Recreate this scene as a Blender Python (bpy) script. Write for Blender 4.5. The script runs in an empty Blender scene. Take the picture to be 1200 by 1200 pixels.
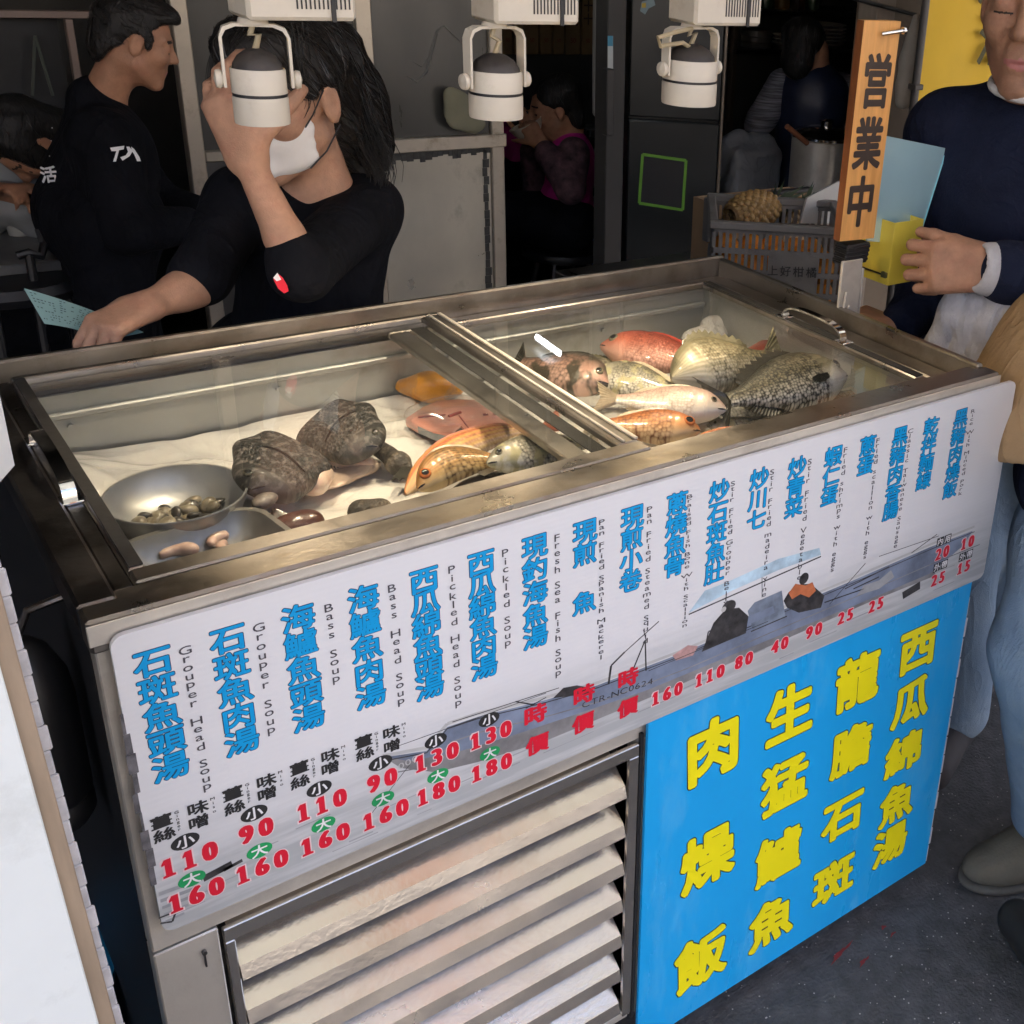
import bpy, math, random
import numpy as np
from mathutils import Vector, Matrix
random.seed(7); RNG = np.random.default_rng(11)
S = bpy.context.scene
COL = S.collection
rad = math.radians
# ------------------------------------------------------------------ camera
CR = np.array([[0.7610987822954095, -0.20874416026124099, 0.6141290736850625],
               [-0.6442247183674079, -0.3535050885089855, 0.6782393859417837],
               [0.07551924147446143, -0.9118443002810751, -0.40353044025455864]])
CF, CX, CY = 1363.45, 911.0, 507.88            # focal length and principal point (photo is a crop), in 1200-px units
CC = np.array([-.1282, -.9856, 1.5742])
cam = bpy.data.cameras.new('camera'); co = bpy.data.objects.new('camera', cam); COL.objects.link(co)
M = Matrix.Identity(4)
for r in range(3):
    M[r][0] = CR[r, 0]; M[r][1] = -CR[r, 1]; M[r][2] = -CR[r, 2]; M[r][3] = CC[r]
co.matrix_world = M
cam.sensor_fit = 'HORIZONTAL'; cam.sensor_width = 36; cam.lens = 36 * CF / 1200
cam.shift_x = (600 - CX) / 1200; cam.shift_y = (CY - 600) / 1200
cam.clip_start = .02; cam.clip_end = 600
S.camera = co
# ------------------------------------------------------------------ light
W = bpy.data.worlds.new("World"); S.world = W; W.use_nodes = True
nt = W.node_tree; nt.nodes.clear()
sky = nt.nodes.new('ShaderNodeTexSky'); sky.sky_type = 'NISHITA'; sky.sun_disc = False
SUN_EL, SUN_AZ = rad(52), rad(20)              # sun behind the shop, so the street front is in open shade
sky.sun_elevation = SUN_EL; sky.sun_rotation = SUN_AZ
sky.air_density = .45; sky.dust_density = 5.0; sky.ozone_density = .0
bg = nt.nodes.new('ShaderNodeBackground'); bg.inputs[1].default_value = .15
wo = nt.nodes.new('ShaderNodeOutputWorld')
nt.links.new(sky.outputs[0], bg.inputs[0]); nt.links.new(bg.outputs[0], wo.inputs[0])
sl = bpy.data.lights.new('sun', 'SUN'); sl.energy = 4.5; sl.angle = rad(.5); sl.color = (1, .95, .88)
so = bpy.data.objects.new('sun', sl); COL.objects.link(so); so.location = (3, 6, 12)
sd = Vector((math.sin(SUN_AZ) * math.cos(SUN_EL), math.cos(SUN_AZ) * math.cos(SUN_EL), math.sin(SUN_EL)))
so.rotation_euler = (-sd).to_track_quat('-Z', 'Y').to_euler()
S.view_settings.view_transform = 'Standard'; S.view_settings.look = 'None'
S.view_settings.exposure = 3.2; S.view_settings.gamma = 1
try:
    S.cycles.max_bounces = 8; S.cycles.transparent_max_bounces = 16; S.cycles.glossy_bounces = 5
    S.cycles.caustics_reflective = False; S.cycles.sample_clamp_indirect = 6
except Exception: pass

# ------------------------------------------------------------------ helpers: where a point of the photo lies on a real plane
def V(*a): return np.array(a, float)
def ray(x, y): return CR @ V((x - CX) / CF, (y - CY) / CF, 1.)
def uy(x, y, Y): d = ray(x, y); return CC + d * (Y - CC[1]) / d[1]
def uz(x, y, Z): d = ray(x, y); return CC + d * (Z - CC[2]) / d[2]
def ux(x, y, X): d = ray(x, y); return CC + d * (X - CC[0]) / d[0]
def nrm(v): v = np.asarray(v, float); return v / (np.linalg.norm(v) + 1e-12)

# ------------------------------------------------------------------ materials
MATS = {}
def lin(r, g, b):
    f = lambda c: c / 12.92 if c <= .04045 else ((c + .055) / 1.055) ** 2.4
    return (f(r / 255), f(g / 255), f(b / 255))
def mat(name, col, rough=.6, metal=0., var=.12, vscale=9., bump=0., bscale=60., spec=.5, coat=0., rvar=0., stretch=(1, 1, 1), stain=None, stscale=4., stlo=.55, sthi=.75, sss=0., trans=0., alpha=1.):
    m = bpy.data.materials.new(name); m.use_nodes = True
    n = m.node_tree.nodes; l = m.node_tree.links
    b = n['Principled BSDF']
    tc = n.new('ShaderNodeTexCoord'); mp = n.new('ShaderNodeMapping'); mp.inputs['Scale'].default_value = stretch
    l.new(tc.outputs['Object'], mp.inputs[0])
    nz = n.new('ShaderNodeTexNoise'); nz.inputs['Scale'].default_value = vscale; nz.inputs['Detail'].default_value = 6; nz.inputs['Roughness'].default_value = .62
    l.new(mp.outputs[0], nz.inputs['Vector'])
    cr = n.new('ShaderNodeValToRGB')
    cr.color_ramp.elements[0].position = .3; cr.color_ramp.elements[1].position = .7
    cr.color_ramp.elements[0].color = (*[c * (1 - var) for c in col], 1); cr.color_ramp.elements[1].color = (*[min(1, c * (1 + var)) for c in col], 1)
    l.new(nz.outputs['Fac'], cr.inputs[0]); out = cr.outputs[0]
    if stain:
        n2 = n.new('ShaderNodeTexNoise'); n2.inputs['Scale'].default_value = stscale; n2.inputs['Detail'].default_value = 8; n2.inputs['Roughness'].default_value = .7
        l.new(mp.outputs[0], n2.inputs['Vector'])
        r2 = n.new('ShaderNodeValToRGB'); r2.color_ramp.elements[0].position = stlo; r2.color_ramp.elements[1].position = sthi
        l.new(n2.outputs['Fac'], r2.inputs[0])
        mx = n.new('ShaderNodeMixRGB'); mx.inputs[2].default_value = (*stain, 1)
        l.new(r2.outputs[0], mx.inputs[0]); l.new(out, mx.inputs[1]); out = mx.outputs[0]
    l.new(out, b.inputs['Base Color'])
    b.inputs['Metallic'].default_value = metal; b.inputs['Specular IOR Level'].default_value = spec
    b.inputs['Coat Weight'].default_value = coat; b.inputs['Coat Roughness'].default_value = .12
    b.inputs['Subsurface Weight'].default_value = sss
    if sss: b.inputs['Subsurface Radius'].default_value = (.012, .005, .003); b.inputs['Subsurface Scale'].default_value = 1
    b.inputs['Transmission Weight'].default_value = trans; b.inputs['Alpha'].default_value = alpha
    if rvar:
        mr = n.new('ShaderNodeMapRange'); mr.inputs['To Min'].default_value = max(.02, rough - rvar); mr.inputs['To Max'].default_value = min(1, rough + rvar)
        mr.inputs['From Min'].default_value = .3; mr.inputs['From Max'].default_value = .7
        l.new(nz.outputs['Fac'], mr.inputs['Value']); l.new(mr.outputs[0], b.inputs['Roughness'])
    else: b.inputs['Roughness'].default_value = rough
    if bump:
        nb = n.new('ShaderNodeTexNoise'); nb.inputs['Scale'].default_value = bscale; nb.inputs['Detail'].default_value = 4
        l.new(mp.outputs[0], nb.inputs['Vector'])
        bp = n.new('ShaderNodeBump'); bp.inputs['Strength'].default_value = bump; bp.inputs['Distance'].default_value = .004
        l.new(nb.outputs['Fac'], bp.inputs['Height']); l.new(bp.outputs[0], b.inputs['Normal'])
    MATS[name] = m
    return m
def folds(m, scale=14., strength=.55, dist=.02, stretch=(1, 1, .55)):
    """cloth creases: ridged noise added on top of the weave bump"""
    n = m.node_tree.nodes; l = m.node_tree.links; b = n['Principled BSDF']
    tc = n.new('ShaderNodeTexCoord'); mp = n.new('ShaderNodeMapping'); mp.inputs['Scale'].default_value = stretch; mp.inputs['Rotation'].default_value = (.3, .5, .2); l.new(tc.outputs['Object'], mp.inputs[0])
    nz = n.new('ShaderNodeTexNoise'); nz.inputs['Scale'].default_value = scale; nz.inputs['Detail'].default_value = 3; nz.inputs['Roughness'].default_value = .5; nz.inputs['Distortion'].default_value = .8; l.new(mp.outputs[0], nz.inputs['Vector'])
    a = n.new('ShaderNodeMath'); a.operation = 'SUBTRACT'; a.inputs[1].default_value = .5; l.new(nz.outputs['Fac'], a.inputs[0])
    ab = n.new('ShaderNodeMath'); ab.operation = 'ABSOLUTE'; l.new(a.outputs[0], ab.inputs[0])
    po = n.new('ShaderNodeMath'); po.operation = 'POWER'; po.inputs[1].default_value = .6; l.new(ab.outputs[0], po.inputs[0])
    bp = n.new('ShaderNodeBump'); bp.invert = True; bp.inputs['Strength'].default_value = strength; bp.inputs['Distance'].default_value = dist; l.new(po.outputs[0], bp.inputs['Height'])
    if b.inputs['Normal'].links: l.new(b.inputs['Normal'].links[0].from_socket, bp.inputs['Normal'])
    l.new(bp.outputs[0], b.inputs['Normal'])
def emis(name, col, s):
    m = bpy.data.materials.new(name); m.use_nodes = True; b = m.node_tree.nodes['Principled BSDF']
    b.inputs['Base Color'].default_value = (*col, 1); b.inputs['Emission Color'].default_value = (*col, 1); b.inputs['Emission Strength'].default_value = s
    MATS[name] = m; return m
def glass(name, tint, refl_rough=.03, haze=.05, hcol=(.6, .6, .55), ior=1.5):
    """thin pane: clear straight-through, Fresnel reflection, a film of dirt"""
    m = bpy.data.materials.new(name); m.use_nodes = True; n = m.node_tree.nodes; l = m.node_tree.links; n.remove(n['Principled BSDF'])
    o = n['Material Output']; t = n.new('ShaderNodeBsdfTransparent'); t.inputs[0].default_value = (*tint, 1)
    g = n.new('ShaderNodeBsdfGlossy'); g.inputs['Roughness'].default_value = refl_rough
    lw = n.new('ShaderNodeLayerWeight'); lw.inputs['Blend'].default_value = .5; pw = n.new('ShaderNodeMath'); pw.operation = 'POWER'; pw.inputs[1].default_value = 5; l.new(lw.outputs['Facing'], pw.inputs[0])
    f = n.new('ShaderNodeMath'); f.operation = 'MULTIPLY_ADD'; f.inputs[1].default_value = .9; f.inputs[2].default_value = .05; l.new(pw.outputs[0], f.inputs[0])   # Schlick reflectance of a thin pane
    d = n.new('ShaderNodeBsdfDiffuse'); d.inputs[0].default_value = (*hcol, 1)
    tc = n.new('ShaderNodeTexCoord'); nz = n.new('ShaderNodeTexNoise'); nz.inputs['Scale'].default_value = 7; nz.inputs['Detail'].default_value = 9; nz.inputs['Roughness'].default_value = .75
    l.new(tc.outputs['Object'], nz.inputs['Vector'])
    mr = n.new('ShaderNodeMapRange'); mr.inputs['From Min'].default_value = .4; mr.inputs['From Max'].default_value = .75; mr.inputs['To Min'].default_value = haze * .35; mr.inputs['To Max'].default_value = haze * 2
    l.new(nz.outputs['Fac'], mr.inputs['Value'])
    m1 = n.new('ShaderNodeMixShader'); m2 = n.new('ShaderNodeMixShader')
    l.new(mr.outputs[0], m1.inputs[0]); l.new(t.outputs[0], m1.inputs[1]); l.new(d.outputs[0], m1.inputs[2])
    l.new(f.outputs[0], m2.inputs[0]); l.new(m1.outputs[0], m2.inputs[1]); l.new(g.outputs[0], m2.inputs[2])
    l.new(m2.outputs[0], o.inputs[0]); MATS[name] = m; return m

STEEL = mat('brushed_steel', (.66, .61, .52), .38, .5, .10, 5, .05, 200, rvar=.10, stain=(.36, .31, .25), stscale=6, stlo=.5, sthi=.85)
STEEL_RIM = mat('worn_steel_rim', (.31, .285, .255), .34, .95, .14, 12, .07, 180, rvar=.10, stain=(.18, .15, .12), stscale=9, stlo=.5, sthi=.8)
LOUV = mat('louvre_steel', (.68, .62, .54), .22, .92, .08, 5, .05, 160, rvar=.07, stain=(.45, .39, .31), stscale=7, stlo=.5, sthi=.9)
STEEL_DK = mat('dark_grimy_steel', (.16, .15, .145), .35, 1., .2, 10, .1, 120, rvar=.1, stain=(.08, .065, .05), stscale=12)  # on the rim's left bars its darkness paints in a dark reflection
STEEL_TUB = mat('dull_steel', (.47, .48, .47), .52, .9, .12, 6, .1, 90, rvar=.08, stain=(.30, .29, .25), stscale=7)
CHROME = mat('polished_steel', (.75, .74, .72), .12, 1., .06, 20, rvar=.05)
BLACK = mat('black_plastic', (.012, .012, .013), .45, 0, .2, 20)
BLACKR = mat('black_rubber', (.015, .014, .013), .7, 0, .3, 30, .2)
VOIDM = mat('dark_recess', (.01, .01, .01), .8)
WHITEP = mat('aged_white_paint', (.60, .55, .45), .42, 0, .06, 12, stain=(.38, .30, .19), stscale=18, stlo=.56, sthi=.86, spec=.5)
WHITEB = mat('white_board', (.74, .78, .75), .5, 0, .04, 5, stain=(.52, .54, .50), stscale=9, stlo=.58, sthi=.88)
GLASSL = glass('lid_glass', (.945, .95, .945), .014, .006)
SKIN = mat('skin_tan', (.36, .195, .12), .56, 0, .20, 38, .30, 420, spec=.32, sss=.04, rvar=.08, stain=(.36, .15, .10), stscale=26, stlo=.50, sthi=.85)
SKIN_D = mat('skin_warm', (.40, .205, .12), .5, 0, .18, 38, .28, 420, spec=.32, sss=.04, rvar=.08, stain=(.36, .15, .10), stscale=26, stlo=.50, sthi=.85)
SKIN_F = mat('skin_fair', (.44, .25, .16), .56, 0, .16, 38, .25, 420, spec=.32, sss=.04, rvar=.08, stain=(.36, .15, .10), stscale=26, stlo=.50, sthi=.85)
LIP = mat('lip_skin', (.42, .16, .14), .4, 0, .1, 60, sss=.1)
HAIR = mat('black_hair', (.010, .009, .008), .62, 0, .4, 60, .5, 140, spec=.4, stretch=(1, 1, .25))
BROW = mat('brow_hair', (.03, .02, .015), .7, 0, .3, 90)
CLOTH_BK = mat('black_cotton', (.0065, .007, .0095), .9, 0, .35, 12, .35, 90, spec=.12)
CLOTH_NV = mat('navy_knit', (.012, .016, .035), .92, 0, .22, 14, .4, 260, spec=.2)
CLOTH_NV2 = mat('navy_nylon', (.012, .018, .045), .45, 0, .2, 14, .2, 60)
CLOTH_GR = mat('light_grey_fleece', (.50, .49, .49), .95, 0, .10, 40, .5, 240, spec=.15)
CLOTH_TAN = mat('tan_canvas', (.37, .245, .125), .85, 0, .10, 10, .3, 200, spec=.2)
CLOTH_WH = mat('white_cotton', (.62, .60, .57), .9, 0, .06, 12, .3, 120, spec=.2)
CLOTH_PK = mat('magenta_vest', (.55, .02, .28), .6, 0, .15, 15, .2, 60)
CLOTH_PL = mat('plaid_shirt', (.07, .035, .045), .85, 0, .8, 28, .2, 80)
CLOTH_ST = mat('striped_sleeve', (.18, .18, .2), .85, 0, .9, 30, stretch=(.3, .3, 6))
for _m, _s in ((CLOTH_BK, 11), (CLOTH_NV, 10), (CLOTH_TAN, 9), (CLOTH_GR, 13), (CLOTH_WH, 18), (CLOTH_PK, 14)): folds(_m, _s)
MASKM = mat('white_mask', (.80, .79, .77), .85, 0, .05, 20, .25, 60)
def jeans_mat():
    m = mat('washed_denim', (.19, .27, .36), .85, 0, .16, 3, .4, 420, spec=.2, stain=(.33, .41, .48), stscale=2.6, stlo=.42, sthi=.75)
    return m
JEANS = jeans_mat(); folds(JEANS, 13, .5, .014, (1, 1, .6))
JEANS2 = mat('dark_trousers', (.03, .045, .06), .85, 0, .15, 8, .3, 200, spec=.2)
SUEDE = mat('taupe_suede', (.135, .125, .095), .9, 0, .12, 14, .35, 220, spec=.15)
SOLE = mat('cork_sole', (.10, .095, .08), .85, 0, .2, 40, .3, 90)
WOOD_SIGN = mat('varnished_pine', (.74, .37, .11), .42, 0, .18, 7, .08, 60, stretch=(9, 9, 1), stain=(.55, .24, .06), stscale=3, stlo=.5, sthi=.9)
WOOD_EDGE = mat('dark_wood_edge', (.20, .065, .018), .55, 0, .3, 7, .1, 60, stretch=(9, 9, 1))
WOOD_OLD = mat('plaque_wood', (.20, .135, .065), .6, 0, .15, 6, stretch=(6, 6, 1))
INK = mat('dark_brown_ink', (.045, .03, .022), .6, 0, .2, 30)
BLUE_INK = mat('cyan_ink', (.0, .33, .70), .4, 0, .04, 5)
DKBLUE_INK = mat('outline_ink', (.012, .03, .075), .45)
GREY_INK = mat('grey_ink', (.07, .065, .075), .5)
BLACK_INK = mat('black_ink', (.02, .02, .02), .5)
RED_INK = mat('red_ink', (.68, .012, .035), .4, 0, .04, 8)
PINK_INK = mat('pink_outline_ink', (.80, .62, .62), .5)
GREEN_INK = mat('green_ink', (.015, .33, .10), .45)
WHITE_INK = mat('white_ink', (.78, .78, .78), .5)
YEL_INK = mat('yellow_ink', (.95, .84, .008), .4, 0, .04, 8)
YEL_BOX = mat('yellow_acrylic', (.72, .56, .07), .35, 0, .06, 10, stain=(.45, .34, .06), stscale=16, stlo=.58, sthi=.85)
YEL_BAN = mat('yellow_banner', (.62, .40, .03), .8, 0, .06, 4, .1, 30)
CRATEM = mat('grey_crate_plastic', (.135, .128, .118), .55, 0, .12, 14, stain=(.07, .06, .05), stscale=18)
CARD = mat('brown_cardboard', (.30, .19, .10), .85, 0, .1, 10)
ORANGE_M = mat('orange_peel', (.75, .26, .02), .45, 0, .12, 12, .4, 260, stain=(.65, .38, .03), stscale=14)
GREEN_M = mat('pineapple_leaf', (.05, .075, .035), .6, 0, .3, 14)
PINE_M = mat('pineapple_skin', (.17, .10, .035), .7, 0, .3, 60)
BLUEP = mat('blue_bin_plastic', (.01, .04, .22), .4, 0, .1, 8)
FRIDGE_M = mat('black_fridge_panel', (.012, .014, .014), .35, 0, .12, 4, rvar=.08)
GREEN_TAPE = mat('green_tape', (.10, .26, .02), .5)
TILE = mat('dark_tile_wall', (.045, .045, .042), .55, 0, .3, 3, .1, 30)  # dark base colour puts the shop's inner shade into the walls
DARKW = mat('dark_wall_panel', (.016, .017, .018), .7, 0, .3, 3)
CEIL = mat('dark_ceiling', (.03, .03, .03), .8, 0, .2, 2)  # near-black base colour puts interior shade into the unseen ceiling
BROWNW = mat('brown_wall', (.15, .115, .075), .75, 0, .15, 4, stain=(.06, .045, .03), stscale=5)
FROST = mat('dirty_frosted_pane', (.055, .055, .049), .35, 0, .16, 3, spec=.6, rvar=.1, stretch=(3, 3, 1))
FRAME_AL = mat('aged_aluminium', (.50, .45, .37), .4, .55, .1, 10, stain=(.25, .2, .14), stscale=10)
PAPER_G = mat('pale_green_paper', (.22, .36, .34), .85, 0, .05, 12)
PAPER_BL = mat('pale_blue_acrylic', (.44, .66, .70), .25, 0, .04, 6, trans=.25)
SHEETM = mat('wet_plastic_sheet', (.72, .70, .66), .26, 0, .07, 7, .5, 30, coat=.6, stain=(.56, .52, .46), stscale=5); folds(SHEETM, 13, .35, .008, (1, 1, 1))
ICEBAG = glass('clear_plastic_film', (.97, .97, .97), .10, .07, (.8, .78, .74), 1.45)

# ------------------------------------------------------------------ object builders
ORG = {}
def tag(o, label=None, cat=None, group=None, kind=None):
    if label: o['label'] = label
    if cat: o['category'] = cat
    if group: o['group'] = group
    if kind: o['kind'] = kind
    return o
def thing(name, loc, label, cat, group=None):
    o = bpy.data.objects.new(name, None); COL.objects.link(o); o.location = [float(a) for a in loc]
    o.empty_display_size = .05; ORG[o.name] = np.array(loc, float)
    return tag(o, label, cat, group)
class MB:
    def __init__(s): s.v = []; s.f = []; s.m = []; s.n = 0; s.uv = []; s.uv2 = []; s.has = False
    def add(s, v, f, mi=0, uv=None, uv2=None):
        v = np.asarray(v, float).reshape(-1, 3); s.v.append(v)
        for q in f: s.f.append([int(i) + s.n for i in q]); s.m.append(mi)
        k = len(v)
        s.uv.append(np.zeros((k, 2)) if uv is None else np.asarray(uv, float)); s.uv2.append(np.zeros((k, 2)) if uv2 is None else np.asarray(uv2, float))
        if uv is not None: s.has = True
        s.n += k; return s
    def box(s, lo, hi, mi=0, bev=0., R=None, c=None):
        lo = np.array(lo, float); hi = np.array(hi, float); a = np.minimum(lo, hi); b = np.maximum(lo, hi)
        bev = min(bev, .45 * (b - a).min())
        if bev <= 0:
            v = [(x, y, z) for x in (a[0], b[0]) for y in (a[1], b[1]) for z in (a[2], b[2])]
            f = [(0, 1, 3, 2), (4, 6, 7, 5), (0, 4, 5, 1), (2, 3, 7, 6), (0, 2, 6, 4), (1, 5, 7, 3)]
        else:
            v = []; idx = {}
            for ix in (0, 1):
                for iy in (0, 1):
                    for iz in (0, 1):
                        p = [b[0] if ix else a[0], b[1] if iy else a[1], b[2] if iz else a[2]]; sg = [-1 if ix else 1, -1 if iy else 1, -1 if iz else 1]
                        for ax in range(3):
                            q = [p[k] + (bev * sg[k] if k != ax else 0) for k in range(3)]
                            idx[(ix, iy, iz, ax)] = len(v); v.append(q)
            I = lambda x, y, z, ax: idx[(x, y, z, ax)]
            f = []
            for k in (0, 1):
                f.append([I(k, 0, 0, 0), I(k, 1, 0, 0), I(k, 1, 1, 0), I(k, 0, 1, 0)][::1 if k else -1])
                f.append([I(0, k, 0, 1), I(0, k, 1, 1), I(1, k, 1, 1), I(1, k, 0, 1)][::1 if k else -1])
                f.append([I(0, 0, k, 2), I(1, 0, k, 2), I(1, 1, k, 2), I(0, 1, k, 2)][::1 if k else -1])
            for j in (0, 1):
                for k in (0, 1):
                    f.append([I(0, j, k, 1), I(1, j, k, 1), I(1, j, k, 2), I(0, j, k, 2)])
                    f.append([I(j, 0, k, 0), I(j, 1, k, 0), I(j, 1, k, 2), I(j, 0, k, 2)])
                    f.append([I(j, k, 0, 0), I(j, k, 1, 0), I(j, k, 1, 1), I(j, k, 0, 1)])
            for x in (0, 1):
                for y in (0, 1):
                    for z in (0, 1): f.append([I(x, y, z, 0), I(x, y, z, 1), I(x, y, z, 2)])
        v = np.array(v)
        if R is not None:
            cc = (a + b) / 2 if c is None else np.array(c); v = (v - cc) @ np.array(R).T + cc
        return s.add(v, f, mi)
    def tube(s, pts, r, mi=0, n=10, caps=True):
        pts = np.array(pts, float); k = len(pts); r = np.broadcast_to(np.array(r, float), (k,))
        T = np.gradient(pts, axis=0); T /= np.linalg.norm(T, axis=1)[:, None] + 1e-12
        u = np.cross(T[0], [0, 0, 1.]); u = u if np.linalg.norm(u) > .05 else np.cross(T[0], [1., 0, 0]); u = nrm(u)
        vs = []; a = np.arange(n) * 2 * math.pi / n
        for i in range(k):
            u = nrm(u - T[i] * (u @ T[i])); w = np.cross(T[i], u)
            vs.append(pts[i] + r[i] * (np.cos(a)[:, None] * u + np.sin(a)[:, None] * w))
        f = [(i * n + j, i * n + (j + 1) % n, (i + 1) * n + (j + 1) % n, (i + 1) * n + j) for i in range(k - 1) for j in range(n)]
        if caps: f += [tuple(range(n))[::-1], tuple(range((k - 1) * n, k * n))]
        return s.add(np.concatenate(vs), f, mi)
    def lathe(s, prof, c=(0, 0, 0), axis=(0, 0, 1), mi=0, n=28, sx=1., sy=1., up=None):
        ax = nrm(axis); u = np.cross(ax, [0, 1., 0]) if up is None else np.array(up, float)
        if np.linalg.norm(u) < .05: u = np.cross(ax, [1., 0, 0])
        u = nrm(u - ax * (u @ ax)); w = np.cross(ax, u); a = np.arange(n) * 2 * math.pi / n; vs = []
        for r, h in prof: vs.append(np.array(c) + ax * h + r * (sx * np.cos(a)[:, None] * u + sy * np.sin(a)[:, None] * w))
        k = len(prof)
        f = [(i * n + j, i * n + (j + 1) % n, (i + 1) * n + (j + 1) % n, (i + 1) * n + j) for i in range(k - 1) for j in range(n)]
        return s.add(np.concatenate(vs), f, mi)
    def ball(s, c, r, mi=0, n=14, R=None):
        r = np.broadcast_to(np.array(r, float), (3,)); vs = []; m = n
        for i in range(m + 1):
            t = math.pi * i / m
            for j in range(n * 2): p = math.pi * j / n; vs.append((math.sin(t) * math.cos(p), math.sin(t) * math.sin(p), math.cos(t)))
        v = np.array(vs) * r
        if R is not None: v = v @ np.array(R).T
        k = 2 * n
        f = [(i * k + j, (i + 1) * k + j, (i + 1) * k + (j + 1) % k, i * k + (j + 1) % k) for i in range(m) for j in range(k)]
        return s.add(v + np.array(c), f, mi)
    def prism(s, poly, d, mi=0):
        """closed outline of 3-D points pushed by vector d"""
        p = np.array(poly, float); k = len(p); d = np.array(d, float)
        f = [tuple(range(k)), tuple(range(2 * k - 1, k - 1, -1))] + [(i, k + i, k + (i + 1) % k, (i + 1) % k) for i in range(k)]
        return s.add(np.concatenate([p, p + d]), f, mi)
    def grid(s, P, mi=0, close=False, uv=None, uv2=None):
        P = np.array(P, float); a, b = P.shape[:2]
        f = [(i * b + j, i * b + j + 1, (i + 1) * b + j + 1, (i + 1) * b + j) for i in range(a - 1) for j in range(b - 1)]
        if close: f += [(i * b + b - 1, i * b, (i + 1) * b, (i + 1) * b + b - 1) for i in range(a - 1)]
        return s.add(P.reshape(-1, 3), f, mi, uv, uv2)
    def build(s, name, mats, parent=None, smooth=True, origin=None, angle=40, label=None):
        v = np.concatenate(s.v)
        if parent is not None: org = ORG[parent.name]
        elif origin is not None: org = np.array(origin, float)
        else: org = V((v[:, 0].min() + v[:, 0].max()) / 2, (v[:, 1].min() + v[:, 1].max()) / 2, v[:, 2].min())
        me = bpy.data.meshes.new(name); me.from_pydata((v - org).tolist(), [], s.f)
        if not isinstance(mats, (list, tuple)): mats = [mats]
        for m in mats: me.materials.append(m)
        me.polygons.foreach_set('material_index', s.m)
        if s.has:
            uv = np.concatenate(s.uv); uv2 = np.concatenate(s.uv2)
            li = np.zeros(len(me.loops), int); me.loops.foreach_get('vertex_index', li)
            for nm, a in (('UVMap', uv), ('Pat', uv2)):
                L = me.uv_layers.new(name=nm); L.data.foreach_set('uv', a[li].ravel())
        me.validate(); me.update()
        if smooth:
            me.polygons.foreach_set('use_smooth', [True] * len(me.polygons))
            try: me.set_sharp_from_angle(angle=rad(angle))
            except Exception: pass
        o = bpy.data.objects.new(name, me); COL.objects.link(o); ORG[o.name] = org
        if parent is not None: o.parent = parent
        else: o.location = org
        if label: o['label'] = label
        return o
def copy_tree(o, parent=None):
    c = o.copy(); COL.objects.link(c)
    if parent is not None: c.parent = parent
    ORG[c.name] = np.array(c.location)
    for ch in list(o.children): copy_tree(ch, c)
    return c

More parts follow.
